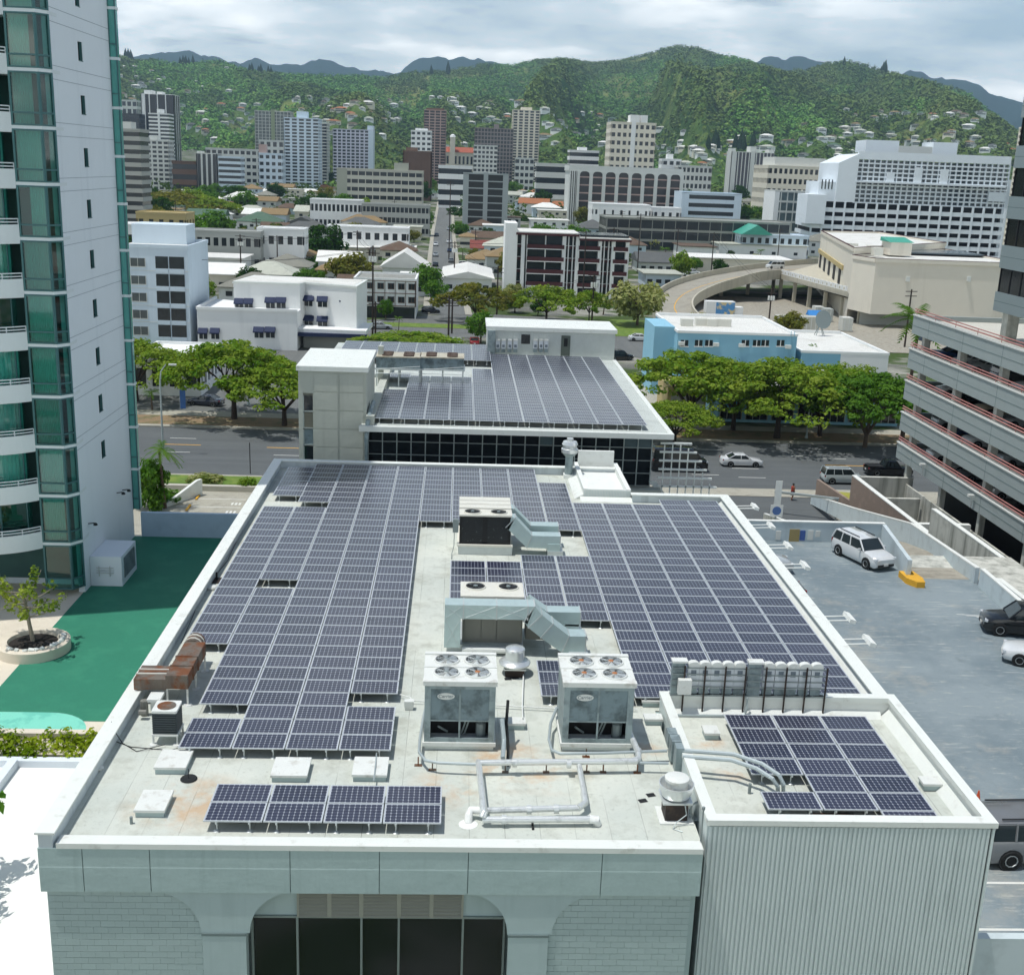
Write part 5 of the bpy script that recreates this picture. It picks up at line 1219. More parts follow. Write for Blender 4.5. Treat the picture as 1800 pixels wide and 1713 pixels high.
# ramp down to the street
RX0, RX1 = 37.7, 43.2
g = G(); g.face([(RX0, 33.6, LZ), (RX1 - .6, 33.6, LZ), (RX1 - .2, 44, 6.4), (RX0, 44, 6.4)]); g.face([(RX0, 44, 6.4), (RX1 - .2, 44, 6.4), (45.2, 72, .02), (38.4, 72, .02)]); struct('ramp', g, M_ramp)
def wall_run(name, label, pts, th, m, cap=None):
    """pts: (x,y,z_bottom,z_top) along the wall"""
    g = G(); n_ = len(pts)
    t = thing(name, label, 'wall', (pts[0][0], pts[0][1], pts[0][2])); b = pts[0]
    for p, q in zip(pts[:-1], pts[1:]):
        dx, dy = q[0] - p[0], q[1] - p[1]; L_ = math.hypot(dx, dy); nx_, ny_ = -dy / L_ * th, dx / L_ * th
        P = [(p[0], p[1]), (q[0], q[1]), (q[0] + nx_, q[1] + ny_), (p[0] + nx_, p[1] + ny_)]; P = [(x - b[0], y - b[1]) for x, y in P]
        g.prism(P, [p[2] - b[2], q[2] - b[2], q[2] - b[2], p[2] - b[2]], [p[3] - b[2], q[3] - b[2], q[3] - b[2], p[3] - b[2]])
        if cap:
            e = .04; P2 = [(P[0][0] - nx_ * e, P[0][1] - ny_ * e), (P[1][0] - nx_ * e, P[1][1] - ny_ * e), (P[2][0] + nx_ * e, P[2][1] + ny_ * e), (P[3][0] + nx_ * e, P[3][1] + ny_ * e)]
            h = G(); h.prism(P2, [p[3] - b[2], q[3] - b[2], q[3] - b[2], p[3] - b[2]], [p[3] - b[2] + .08, q[3] - b[2] + .08, q[3] - b[2] + .08, p[3] - b[2] + .08]); part('coping', h, cap, t)
    part('wall_face', g, m, t); return t
a = gz(1430, 872, .8); b = gz(1500, 905, 2.6); c = gz(1600, 945, 5.5); d = lz(1710, 1000, .8); e_ = lz(1800, 1075, 1.0)
wall_run('ramp_wall', 'long low white wall on the outer side of the ramp', [(float(d[0]) + .2, float(d[1]) - .5, LZ - .2, LZ + 1.0), (float(c[0]) + .1, float(c[1]), 5.0, 6.6), (float(b[0]) + .2, float(b[1]), 1.6, 3.2), (float(a[0]), float(a[1]), 0, .9)], .25, M_lotw, M_white)
wall_run('ramp_wall', 'white wall at the right edge of the parking deck beside the garage', [(float(e_[0]) + 1.2, 14, LZ - .5, LZ + 1.1), (float(e_[0]) + .4, float(e_[1]) - 2, LZ - .5, LZ + 1.1), (float(d[0]) + .3, float(d[1]) - .9, LZ - .5, LZ + 1.1)], .25, M_lotw, M_white)
g = G(); g.box(x1_ - .1, x1_ + .25, 10, 33.4, LZ, LZ + .22); part('deck_kerb', g, M_white)['kind'] = 'structure'
a = gz(1342, 905, 1.6); b = gz(1440, 962, 1.6)
wall_run('driveway_wall', 'concrete wall sloping beside the driveway behind the notices wall', [(float(a[0]), float(a[1]), 0, 1.7), (float(gz(1445, 945, 3)[0]), float(gz(1445, 945, 3)[1]), 0, 3.3)], .25, M_cwall, M_white)
# weathered concrete ramp wall against the garage, brown walls
p = [gx(1645, 895, 46.6), gx(1730, 955, 46.6), gx(1800, 1005, 46.6)]
wall_run('stained_wall', 'tall streaky concrete wall beside the garage', [(46.6, float(gx(1800, 1000, 46.6)[1]) - 14, LZ - 3, 9.4), (46.6, float(p[2][1]), LZ - 3, float(p[2][2])), (46.6, float(p[1][1]), 4, float(p[1][2])), (46.6, float(p[0][1]), 2, float(p[0][2]))], .35, M_cwall, M_white)
q0, q1 = gx(1505, 836, 47.2), gx(1637, 938, 47.2)
t = wall_run('brown_wall', 'tall brown stucco wall hiding the garage ramp', [(47.2, float(q1[1]), 0, float(q1[2])), (47.2, float(q0[1]), 0, float(q0[2]))], .4, M_brn, M_white)
g = G(); yb_ = float(q0[1]); g.box(.4, 5.5, yb_ - float(q1[1]) - .4, yb_ - float(q1[1]), 0, float(q0[2])); part('cross_wall', g, M_cwall, t)
g = G(); g.box(.4, 4.5, yb_ - float(q1[1]) - 5, yb_ - float(q1[1]) - 4.6, 0, float(q0[2]) - .8); part('cross_wall', g, M_cwall, t); g = G(); g.box(.2, 4.6, 3.0, 3.5, float(q1[2]) - .9, float(q1[2]) - .1); part('beam', g, M_white, t); g = G(); g.box(4.2, 4.6, 3.05, 3.45, 0, float(q1[2]) - .9); part('post', g, M_cwall, t)
a, b = gz(1432, 873, 0), gz(1497, 905, 0)
wall_run('brown_wall', 'low brown wall between the driveway and the street corner', [(float(b[0]), float(b[1]), 0, 1.4), (float(a[0]) + .3, float(a[1]), 0, 1.9)], .3, M_brn, None)
# height bar over the driveway
a = gz(1360, 902); b = gz(1468, 915)
t = thing('height_bar', 'grey clearance bar on posts over the driveway', 'barrier', tuple(a)); hb = float(gy(1360, 864, float(a[1]))[2])
g = G(); g.cyl((0, 0, 0), (0, 0, hb), .09, 8); part('post', g, M_cond, t); g = G(); g.cyl((float(b[0] - a[0]), float(b[1] - a[1]), 0), (float(b[0] - a[0]), float(b[1] - a[1]), hb), .09, 8); part('post', g, M_cond, t)
g = G(); g.obox(float(b[0] - a[0]) / 2, float(b[1] - a[1]) / 2, hb, float(b[0] - a[0]) + .6, .22, .22, math.atan2(float(b[1] - a[1]), float(b[0] - a[0]))); part('bar', g, M_cond, t)
p = lz(1378, 975); t = thing('sign_post', 'white sign post with a round emblem behind the notices wall', 'sign', (float(p[0]) + .2, ywl + .5, LZ))
g = G(); g.cyl((0, 0, -1), (0, 0, 2.6), .07, 8); part('post', g, M_cond, t); g = G(); g.box(-.22, .22, -.1, -.05, 2.4, 4.1); part('blade', g, M_wht, t); g = G(); g.box(-.42, .42, -.12, -.06, 1.6, 2.4); part('board', g, M_plate, t)
g = G(); g.lathe([(.3, 0), (.3, .02), (.0, .02)], 20); o = part('emblem', g, mat('blue emblem', '#4a6a9c', .5), t, loc=(0, -.125, 2.02)); o.rotation_euler = (PI / 2, 0, 0)
g = G(); g.cyl((0, 0, 0), (0, 0, 1.1), .1, 8); one('bollard', g, M_ylw, 'yellow bollard at the street corner below the brown wall', 'bollard', tuple(gz(1497, 905, 0)))
p = gz(1486, 876); g = G(); g.lathe([(2.0, 0), (1.7, .25), (.6, .4), (0, .4)], 12); one('shrub_bed', g, mat('dry grass', '#97953f', .95, var=.3, vs=2), 'yellow-green grass tuft at the driveway corner', 'grass bed', tuple(p))
# --- garage
GX, GYf, GYn = 51.8, 76.0, 5.0
tg = thing('parking_garage', 'five-level parking garage with grey bands and faded red rails', 'garage', (GX, 40, 0)); og = (-GX, -40, 0)
def gp_(n, g, m, par=None, **k): return part(n, g, m, par or tg, loc=og if par is None else (0, 0, 0), **k)
lev = [7.08, 10.1, 13.2, 16.3, 19.5]; bh = [1.5, 1.7, 1.75, 1.8, 1.7]
for i, zt_ in enumerate(lev):
    zb_ = zt_ - bh[i]
    g = G(); g.box(GX, GX + .3, GYn, GYf, zb_, zt_); g.box(GX + .3, GX + 34, GYf - .3, GYf, zb_, zt_); gp_('band', g, M_gband)
    for j in range(9):
        y = GYf - 4 - j * 7.6; g = G(); g.box(GX - .012, GX - .001, y, y + .05, zb_ + .02, zt_ - .02); gp_('band_joint', g, M_seam)
    g = G(); g.box(GX - .02, GX - .001, GYn, GYf, zb_ + bh[i] * .45, zb_ + bh[i] * .45 + .04); gp_('band_groove', g, M_seam)
    g = G(); g.box(GX - .08, GX + .38, GYn, GYf + .05, zt_, zt_ + .12); gp_('band_cap', g, M_gcap)
    g = G(); g.cyl((GX + .1, GYn, zt_ + .38), (GX + .1, GYf, zt_ + .38), .07, 6); g.cyl((GX + .1, GYn, zt_ + .62), (GX + .1, GYf, zt_ + .62), .05, 6)
    for j in range(16): g.cyl((GX + .1, GYf - .5 - j * 4.5, zt_ + .1), (GX + .1, GYf - .5 - j * 4.5, zt_ + .62), .03, 5)
    gp_('guard_rail', g, M_grail)
    zf = zt_ - .45
    g = G(); g.box(GX + .3, GX + 34, GYn, GYf - .3, zf - .4, zf); gp_('floor_slab', g, M_gin if i < 4 else mat('sunlit garage roof', '#c2c0b5', .9, var=.06, vs=.5))
    if i < 4:
        for j in range(9):
            y = GYf - 2.2 - j * 8.2; g = G(); g.box(GX + .35, GX + .95, y - .3, y + .3, zf, lev[i + 1] - .85); gp_('column', g, M_cwall)
g = G(); g.box(GX + 14, GX + 34, GYn, GYf - 1, 0, 18); gp_('core_wall', g, M_gin)
for j in range(8):
    y = GYf - 2.2 - j * 8.2; g = G(); g.box(GX + .3, GX + .8, y - .25, y + .25, 0, lev[0] - 1.4); gp_('column', g, M_cwall)
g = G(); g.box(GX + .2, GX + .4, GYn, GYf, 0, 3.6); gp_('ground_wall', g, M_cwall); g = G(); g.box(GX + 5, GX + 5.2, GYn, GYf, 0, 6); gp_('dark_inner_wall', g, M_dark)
for i, (u, v) in enumerate(((1623, 820), (1708, 875))):
    p = gx(u, v, GX - .3); g = G(); g.cyl((0, 0, -.8), (0, 0, .1), .08, 6); g.box(-.35, .15, -.15, .15, .1, .3); one('wall_floodlight', g, M_unitw, ['floodlight on the lowest garage band near its far corner', 'floodlight on the lowest garage band nearer the viewer'][i], 'lamp', tuple(p), 0, 'floodlights on the garage wall')
cols = [WHITE, SILVER, GREY, WHITE, BLACK, TAN, SILVER, BLUE]
wd = ['white', 'silver', 'grey', 'white', 'black', 'tan', 'silver', 'blue']
k_i = 0
lv = ['lowest open', 'second open', 'third open', 'top open']
vis = {0: (70.5, 66.5, 63.6, 58.0, 53, 47.5), 1: (71, 66.6, 63.5, 57, 51.5), 2: (71, 66.8, 62.0, 57.5), 3: (71.5, 68.2, 65.4, 60, 56)}
on = ['first', 'second', 'third', 'fourth', 'fifth', 'sixth']
for i in range(4):
    for j, y in enumerate(vis[i]):
        kd = ['sedan', 'hatch', 'sedan', 'suv', 'sedan'][k_i % 5]
        car(kd, cols[k_i % 8], f'{wd[k_i % 8]} car on the {lv[i]} garage level, {on[j]} from the far corner', (GX + 3.2, y, lev[i] - .45), PI if k_i % 3 else 0, 'cars parked inside the garage', False); k_i += 1
# --- dark glass office rising from the garage
t = thing('dark_glass_tower', 'office tower of dark glass and grey metal bands above the garage', 'building', (GX + 17, 60, 18))
M_met = mat('metal panel band', '#9aa7ab', .35, .5, var=.04, vs=.6)
TX = float(gz(1745, 545, 21.5)[0]); y0_, y1_ = float(gz(1745, 545, 21.5)[1]) - 26, float(gz(1745, 545, 21.5)[1])
zz_ = 22.0
fb = [float(gy(1745, v, y1_)[2]) for v in (545, 500, 452, 398, 350, 262, 190)]
zb_ = fb[0]; i = 0
X0 = TX - (GX + 17); Y0, Y1 = y0_ - 60, y1_ - 60
lvl = [(545, 512, 'm'), (512, 470, 'g'), (470, 430, 'm'), (430, 383, 'g'), (383, 344, 'm'), (344, 294, 'g'), (294, 255, 'm'), (255, 205, 'g'), (205, 165, 'm')]
for va, vb, kd in lvl:
    za, zc_ = float(gy(1748, va, y1_)[2]) - 18, float(gy(1752, vb, y1_)[2]) - 18
    g = G(); g.box(X0 + (.0 if kd == 'm' else .12), X0 + 30, Y0, Y1 - (0 if kd == 'm' else .12), za, zc_); o = part('metal_band' if kd == 'm' else 'window_band', g, M_met if kd == 'm' else M_dglass2, t)
    if kd == 'g':
        for j in range(14): h = G(); h.box(X0 + .05, X0 + .13, Y0 + 1 + j * 1.9, Y0 + 1.06 + j * 1.9, za, zc_); part('mullion', h, M_trim, o)
    else:
        h = G(); h.box(X0 - .012, X0 - .001, Y0, Y1, (za + zc_) / 2, (za + zc_) / 2 + .05); part('band_groove', h, M_seam, o)
for y in (Y1 - 1.2, Y1 - 9, Y1 - 17):
    g = G(); g.box(X0 + .6, X0 + 1.6, y - .5, y + .5, 0, float(gy(1745, 545, y1_)[2]) - 18); part('column', g, M_cwall, t)
# ================================================================== trees
M_bark = mat('grey bark', '#5d4f42', .95, var=.2, vs=3, bump=.4, bs=8); M_bark2 = mat('dark bark', '#3a3029', .95, var=.2, vs=3)
L_rain = leafmat('rain tree leaves', '#5c8529', '#97a745'); L_green = leafmat('bright green leaves', '#44722a', '#6c9139'); L_dark = leafmat('deep green leaves', '#26471c', '#43682a'); L_olive = leafmat('olive leaves', '#5d6b2c', '#8b8440')
L_flow = leafmat('flowering leaves', '#6d7f3a', '#b9b884'); L_palm = leafmat('palm leaves', '#3f6a25', '#6b8a3c'); L_orange = leafmat('reddish blossom leaves', '#8d5c2e', '#6a7431')
def leafmesh(name, clumps, nper, size, m, flat=.5, up=.6, seed=0, plume=1.0, veg=None):
    """clumps: array of (x,y,z,r); leaf quads filling flattened balls"""
    r_ = np.random.default_rng(seed); C_ = np.repeat(np.asarray(clumps, float), nper, 0); n = len(C_)
    d_ = r_.normal(size=(n, 3)); d_ /= np.linalg.norm(d_, axis=1)[:, None]; rad = C_[:, 3] * r_.uniform(.35, 1, n) ** .6
    P = C_[:, :3] + d_ * rad[:, None] * np.array((1, 1, flat))
    nr = d_ + np.array((0, 0, up)) + r_.normal(size=(n, 3)) * .45; nr /= np.linalg.norm(nr, axis=1)[:, None]
    a = np.cross(nr, r_.normal(size=(n, 3))); a /= np.linalg.norm(a, axis=1)[:, None]; b = np.cross(nr, a)
    s_ = size * r_.uniform(.6, 1.3, n)[:, None]
    V = np.stack([P - a * s_ * .5 * plume, P - b * s_ * .32 + nr * s_ * .08, P + a * s_ * .5 * plume, P + b * s_ * .32 + nr * s_ * .08], 1).reshape(-1, 3)
    me = bpy.data.meshes.new(name); F = np.arange(n * 4).reshape(n, 4)
    me.from_pydata(V.tolist(), [], F.tolist()); me.materials.append(m)
    if veg is not None: me.attributes.new('veg', 'FLOAT', 'POINT').data.foreach_set('value', np.repeat(veg, nper * 4).astype(np.float32))  # veg: forest tone with cloud and valley shade painted in
    me.update(); return me
def limbs(ends, trunk_h, r0, fork, m, seed=0, lean=(0, 0)):
    r_ = random.Random(seed); g = G(); fx, fy = lean
    g.tube([(0, 0, -.1), (fx * .3, fy * .3, trunk_h * .5), (fx, fy, trunk_h)], [r0 * 1.25, r0, r0 * .85], 8)
    for (x, y, z) in ends:
        mx_, my_, mz_ = fx + (x - fx) * .45 + r_.uniform(-.3, .3), fy + (y - fy) * .45 + r_.uniform(-.3, .3), trunk_h + (z - trunk_h) * .62
        g.tube([(fx, fy, trunk_h - .1), (mx_, my_, mz_), (x, y, z)], [r0 * .62, r0 * .36, r0 * .12], 6)
        for _ in range(2):
            q = (x + r_.uniform(-1.6, 1.6), y + r_.uniform(-1.6, 1.6), z + r_.uniform(.1, .9)); g.tube([(mx_, my_, mz_), ((mx_ + q[0]) / 2, (my_ + q[1]) / 2, (mz_ + q[2]) / 2 + .2), q], [r0 * .28, r0 * .18, r0 * .06], 5)
    return g
TREES = {}
def proto(key, kind, m, seed, rad, h, trunk_h, nclump, nper, size, flat=.45):
    r_ = np.random.default_rng(seed); cl = []
    if kind == 'rain':
        for _ in range(nclump):
            a = r_.uniform(0, 2 * PI); q = rad * math.sqrt(r_.uniform(0, 1)) * (1 + .15 * math.sin(3 * a + seed)); z = h - (q / rad) ** 2 * h * .36 - r_.uniform(0, h * .20)
            cl.append((q * math.cos(a), q * math.sin(a), z, r_.uniform(.12, .21) * rad))
        ends = [(rad * .62 * math.cos(a), rad * .62 * math.sin(a), h * .76) for a in np.linspace(0, 2 * PI, 7)[:-1] + seed] + [(0, 0, h * .85)]
    elif kind == 'round':
        for _ in range(nclump):
            d_ = r_.normal(size=3); d_ /= np.linalg.norm(d_); q = r_.uniform(.45, .92); hz_ = (h - trunk_h) / 2 * 1.02
            cl.append((d_[0] * rad * q, d_[1] * rad * q, trunk_h * .85 + hz_ + d_[2] * hz_ * q, r_.uniform(.20, .34) * rad))
        ends = [(rad * .5 * math.cos(a), rad * .5 * math.sin(a), trunk_h + (h - trunk_h) * .5) for a in np.linspace(0, 2 * PI, 6)[:-1] + seed]
        flat = .8
    crown = leafmesh('crown_' + key, cl, nper, size, m, flat, seed=seed)
    trunk = limbs(ends, trunk_h, max(.12, h * .028), 0, M_bark, seed).mesh('trunk_' + key, M_bark2 if m in (L_rain, L_olive) else M_bark)
    TREES[key] = (trunk, crown, h)
for s_ in range(3): proto(f'rain{s_}', 'rain', L_rain, s_ + 1, 6.6, 9.6, 2.6, 135, 62, .46)
proto('green0', 'rain', L_green, 7, 6.2, 8.5, 1.4, 150, 66, .5); proto('green1', 'round', L_green, 8, 4.5, 8, 2, 60, 55, .6)
proto('umb0', 'rain', L_olive, 11, 7.2, 7.4, 2.0, 90, 50, .62); proto('umb1', 'rain', L_rain, 12, 7.0, 7.6, 2.2, 90, 50, .62)
proto('flow0', 'round', L_flow, 13, 5, 7.5, 1.6, 55, 36, .8); proto('flow1', 'round', L_orange, 14, 4, 6.0, 1.8, 40, 30, .8)
for s_ in range(3): proto(f'dark{s_}', 'round', L_dark, 20 + s_, 5, 9.5, 2.0, 55, 40, .85)
for s_ in range(3): proto(f'mid{s_}', 'round', [L_green, L_olive, L_rain][s_], 30 + s_, 5, 8.5, 1.8, 55, 40, .85)
proto('wide0', 'rain', L_olive, 40, 13, 11, 3, 150, 50, 1.0); proto('wide1', 'rain', L_rain, 41, 12, 11, 3, 150, 50, 1.0)
def frondmesh(name, nf, L_, m, droop, seed, z0):
    r_ = random.Random(seed); g = G()
    for i in range(nf):
        a = 2 * PI * i / nf + r_.uniform(-.2, .2); el = r_.uniform(-.35, 1.1); pts = []
        for k in range(8):
            t_ = k / 7; rr_ = L_ * t_; z = z0 + math.sin(el) * rr_ - droop * L_ * t_ ** 2.2; pts.append((math.cos(a) * rr_ * math.cos(el * .6), math.sin(a) * rr_ * math.cos(el * .6), z))
        sx_, sy_ = -math.sin(a), math.cos(a)
        for k in range(7):
            p, q = pts[k], pts[k + 1]
            for s2 in (-1, 1):
                for u in (0, .5):
                    b0 = tuple(p[j] + (q[j] - p[j]) * u for j in range(3)); b1 = tuple(p[j] + (q[j] - p[j]) * (u + .42) for j in range(3)); w_ = L_ * .2 * math.sin(PI * min(1, .12 + .86 * (k + u) / 7))
                    g.face([b0, b1, (b1[0] + sx_ * w_ * s2 + (q[0] - p[0]) * .6, b1[1] + sy_ * w_ * s2 + (q[1] - p[1]) * .6, b1[2] - w_ * .45)])
    return g.mesh(name, m)
for i, (h, L_) in enumerate(((11.5, 3.3), (4.5, 2.4), (6.5, 2.2))):
    g = G(); g.tube([(0, 0, -.1), (.15, .1, h * .4), (.3, .1, h * .8), (.35, .1, h)], [.24, .17, .14, .13], 8); TREES[f'palm{i}'] = (g.mesh('trunk_palm', M_bark), frondmesh('fronds', 20 if i == 0 else 16, L_, L_palm, .55, 50 + i, h), h)
def tree(key, label, loc, rz=0., sc=1., group=None, name='tree', szz=None):
    tr, cr_, h = TREES[key]; t = thing(name, label, 'palm tree' if 'palm' in key else 'tree', loc, rz, group)
    t.scale = (sc, sc, sc if szz is None else szz)
    obj('trunk', tr, t); obj('crown', cr_, t); return t
def tree_px(key, label, ub, vb, ut0, ut1, vt, group=None, name='tree', z=0.):
    """trunk foot at (ub,vb); crown spans ut0..ut1 with its top at vt"""
    p = gz(ub, vb, z); Y = float(p[1]); w_ = float(gy(ut1, vb, Y)[0] - gy(ut0, vb, Y)[0]); h = float(gy((ut0 + ut1) / 2, vt, Y)[2]) - z
    tr, cr_, H_ = TREES[key]; base = {'r': 6.6, 'g': 6.2, 'u': 7.1, 'f': 4.8, 'd': 5., 'm': 5., 'w': 12.5, 'p': 3.}[key[0]]
    t = tree(key, label, (float(p[0]), Y, z), random.random() * 6, 1, group, name); k = 1.25 if key[0] in 'rg' else 1.; t.scale = (w_ / 2 / base * k, w_ / 2 / base * k, h / H_); return t
GT = 'rain trees along the far kerb'
tree_px('rain0', 'rain tree by the tower edge, crooked trunk over the far kerb', 240, 705, 190, 345, 598, GT)
tree_px('rain1', 'rain tree shading the dark parked car across the street', 412, 738, 295, 482, 598, GT)
tree_px('rain2', 'low-hanging rain tree against the stone stair tower', 500, 750, 412, 590, 640, GT)
tree_px('rain1', 'rain tree with forked trunk right of the glass office', 1210, 752, 1105, 1300, 618, GT)
tree_px('rain0', 'rain tree in front of the diamond-sign shop', 1365, 772, 1275, 1475, 632, GT)
tree_px('rain2', 'rain tree behind the tall coconut palm', 1480, 742, 1420, 1560, 640, GT)
tree_px('green0', 'bright green spreading tree by the garage corner', 1520, 786, 1448, 1600, 655, GT)
tree_px('rain2', 'olive tree half hidden by the trellis and glass office', 1185, 785, 1110, 1235, 705, GT)
tree_px('rain1', 'rain tree filling the gap beside the diamond sign', 1288, 758, 1215, 1370, 640, GT)
tree_px('rain0', 'rain tree left of the bright green one', 1440, 768, 1370, 1520, 645, GT)
tree_px('palm0', 'tall coconut palm at the garage corner', 1583, 790, 1540, 1650, 560, None, 'palm_tree')
tree_px('palm1', 'small palm beside the blue wall, left one', 1322, 690, 1305, 1345, 618, 'small palms by the blue building', 'palm_tree')
tree_px('palm1', 'small palm beside the blue wall, right one', 1425, 690, 1402, 1448, 616, 'small palms by the blue building', 'palm_tree')
tree_px('mid0', 'leafy tree at the left edge of the stalls beyond the deck', 262, 893, 232, 300, 800, 'trees beyond the green deck')
tree_px('palm2', 'palm-like tree between the stalls and the tower edge', 290, 893, 250, 345, 790, 'trees beyond the green deck', 'palm_tree')
tree_px('palm1', 'short palm at the foot of the white awning building', 268, 722, 255, 305, 690, None, 'palm_tree')
# shrubs
def shrub(key, label, u0, u1, vb, vt, group, z=0.):
    uc = (u0 + u1) / 2; p = gz(uc, vb, z); Y = float(p[1]); w_ = float(gy(u1, vb, Y)[0] - gy(u0, vb, Y)[0]); h = float(gy(uc, vt, Y)[2]) - z
    o = tag(obj('shrub', SHR[key], None, (float(p[0]), Y, z), random.random() * 6), label, 'shrub', group); o.scale = (w_ / 2, w_ / 2, max(.3, h)); return o
SHR = {}
for i, m_ in enumerate((L_green, L_rain, L_flow, L_dark)):
    r_ = np.random.default_rng(60 + i); cl = [(d[0] * .62, d[1] * .62, .45 + d[2] * .3, .34) for d in (lambda a: a / np.linalg.norm(a, axis=1)[:, None])(r_.normal(size=(26, 3)))]
    SHR[i] = leafmesh(f'shrub{i}', cl, 26, .22, m_, .9, seed=60 + i)
GS = 'shrubs beyond the green deck'
shrub(0, 'bushy shrub under the palm-like tree beyond the deck', 240, 300, 895, 850, GS); shrub(2, 'flowering shrub row by the planter kerb', 322, 400, 850, 832, GS); shrub(1, 'green shrub at the end of the planter kerb', 415, 455, 860, 838, GS); shrub(0, 'low shrub beside the white stair kerb', 250, 330, 880, 862, GS)
t = G(); p = gz(400, 862); t.box(-7, 4.5, -.3, .3, 0, .55); one('planter_kerb', t, M_kerb, 'long pale planter kerb beyond the deck stalls', 'planter', tuple(gz(370, 862)))
t = G(); t.extr([(0, 0), (6, 0), (6, 1.6), (5.4, 1.6)], 'x', 0, .3); one('stair_kerb', t, M_white, 'white sloping stair wall under the palm-like tree', 'wall', tuple(gz(275, 895)), -.5)
# hedge at the left edge below the aqua court
r_ = np.random.default_rng(71); cl = []
hx0, hx1 = -16.0, -3.2
for _ in range(260): cl.append((r_.uniform(hx0, hx1), r_.uniform(hy0 - .15, hy1), DZ + r_.uniform(-.35, .35), r_.uniform(.25, .45)))
me = leafmesh('hedge_foliage', cl, 26, .2, leafmat('yellow-green hedge leaves', '#5f7d1c', '#a8b634'), 1., seed=72)
t = thing('hedge', 'yellow-green clipped hedge between the aqua court and the white terrace', 'hedge', (hx1, hy0, DZ)); o = obj('foliage', me, t, (-hx1, -hy0, -DZ))
# planter tree
r_ = random.Random(5); g = G(); tips = []
g.tube([(0, 0, -.1), (-.15, .05, .9), (-.2, 0, 1.7), (-.35, 0, 2.5)], [.11, .09, .08, .06], 7)
for i in range(13):
    a = i * 2.4; z = 1.2 + i * .1; L_ = r_.uniform(.9, 1.9); e_ = (-.2 + math.cos(a) * L_, math.sin(a) * L_, z + r_.uniform(.1, .9)); m_ = (-.2 + math.cos(a) * L_ * .5, math.sin(a) * L_ * .5, z + .2)
    g.tube([(-.2, 0, z), m_, e_], [.045, .03, .015], 5)
    for f in (.5, .75, 1): tips.append((-.2 + math.cos(a) * L_ * f + r_.uniform(-.25, .25), math.sin(a) * L_ * f + r_.uniform(-.25, .25), z + (e_[2] - z) * f + .05, .26))
t = thing('planter_tree', 'small open-branched tree growing in the round cream planter', 'tree', PLT); part('trunk', g, mat('pale bark', '#8d8576', .9), t); obj('crown', leafmesh('planter_crown', tips, 24, .2, leafmat('round yellow-green leaves', '#55752a', '#a9b552'), .9, seed=5), t); t.scale = (1.05, 1.05, 1.05)
# tree leaning in at the lower left corner casts leaf shade on the white terrace
cl = [(r_.uniform(-1.4, 1.0), r_.uniform(-2.6, 2.6), 2.6 + r_.uniform(-.7, .9), .5) for _ in range(30)]
t = tag(obj('terrace_tree', None, None, (-7.7, -.4, TZW)), 'tree at the left edge whose leaf shade falls on the white terrace', 'tree'); g = G(); g.tube([(0, 0, 0), (.1, 0, 1.6), (0, .2, 3.2)], [.14, .11, .06], 7)
for c in cl[::4]: g.tube([(.05, .1, 2.0), (c[0] * .5, c[1] * .5, 2.6), c[:3]], [.05, .03, .012], 4)
part('trunk', g, M_bark, t); obj('crown', leafmesh('terrace_crown', cl, 26, .34, L_green, .8, seed=9, plume=1.4), t)
# ================================================================== street furniture, vehicles, person
def lamp(u, vb, vt, reach, label, z=0., group='street lamps'):
    p = gz(u, vb, z); Y = float(p[1]); h = float(gy(u, vt, Y)[2]) - z
    t = thing('street_lamp', label, 'street lamp', (float(p[0]), Y, z), 0, group)
    g = G(); g.tube([(0, 0, 0), (0, 0, h * .8), (.1 * reach, 0, h * .92), (.5 * reach, 0, h), (reach, 0, h)], [.12, .09, .07, .05, .045], 8); part('pole', g, M_cond, t, True)
    g = G(); g.obox(reach, 0, h - .02, .8, .3, .16); part('lamp_head', g, M_unitw, t)
    g = G(); g.lathe([(.22, 0), (.2, .4), (.13, .5)], 8); part('base', g, M_cond, t)
lamp(287, 798, 640, 1.4, 'tall curved street lamp beside the tower edge')
lamp(437, 712, 598, -1.0, 'street lamp behind the rain tree across the street')
lamp(1417, 772, 650, .9, 'street lamp between the rain trees before the shops')
lamp(250, 590, 510, 2.2, 'street lamp in front of the blue-white apartment block')
p = gz(440, 832); g = G(); g.cyl((0, 0, 0), (0, 0, 3.3), .05, 6); g.box(-.02, .02, -.12, .12, 1.9, 2.5); one('sign_pole', g, M_blk, 'dark sign pole on the lawn by the street', 'sign', tuple(p))
p = gz(322, 722); t = thing('banner', 'blue vertical banner standing by the far kerb', 'banner', tuple(p)); g = G(); g.box(-.35, .35, -.02, .02, .3, 3.2); part('cloth', g, mat('blue banner cloth', '#355f9a', .8, var=.2, vs=4), t); g = G(); g.cyl((-.37, 0, 0), (-.37, 0, 3.4), .03, 5); part('pole', g, M_cond, t)
car('sedan', WHITE, 'white sedan driving right along the street', tuple(gz(1302, 818)), 0.02)
car('boxy', ('pale silver', '#b9c2c2'), 'pale silver boxy wagon driving right on the near lane', tuple(gz(1478, 848)), .02)
car('pickup', BLACK, 'black pickup truck ahead of the silver wagon', tuple(gz(1560, 834)), .02, cat='truck', name='pickup_truck')
t = car('van', BLACK, 'black shuttle van emerging behind the white trellis', tuple(gz(1192, 826)), .02, cat='van', name='van'); t.scale = (1.2, 1.1, 1.25)
car('sedan', DKB, 'dark car parked under the rain tree across the street', tuple(gz(362, 712)), 2.9)
car('suv', WHITE, 'white wagon parked facing the viewer on the blue deck', (float(lz(1515, 985)[0]), float(lz(1515, 985)[1]) , LZ), -1.22)
car('suv', BLACK, 'black suv at the right edge of the blue deck', (float(lz(1795, 1120)[0]) + .4, float(lz(1795, 1120)[1]) + .6, LZ), PI - .25)
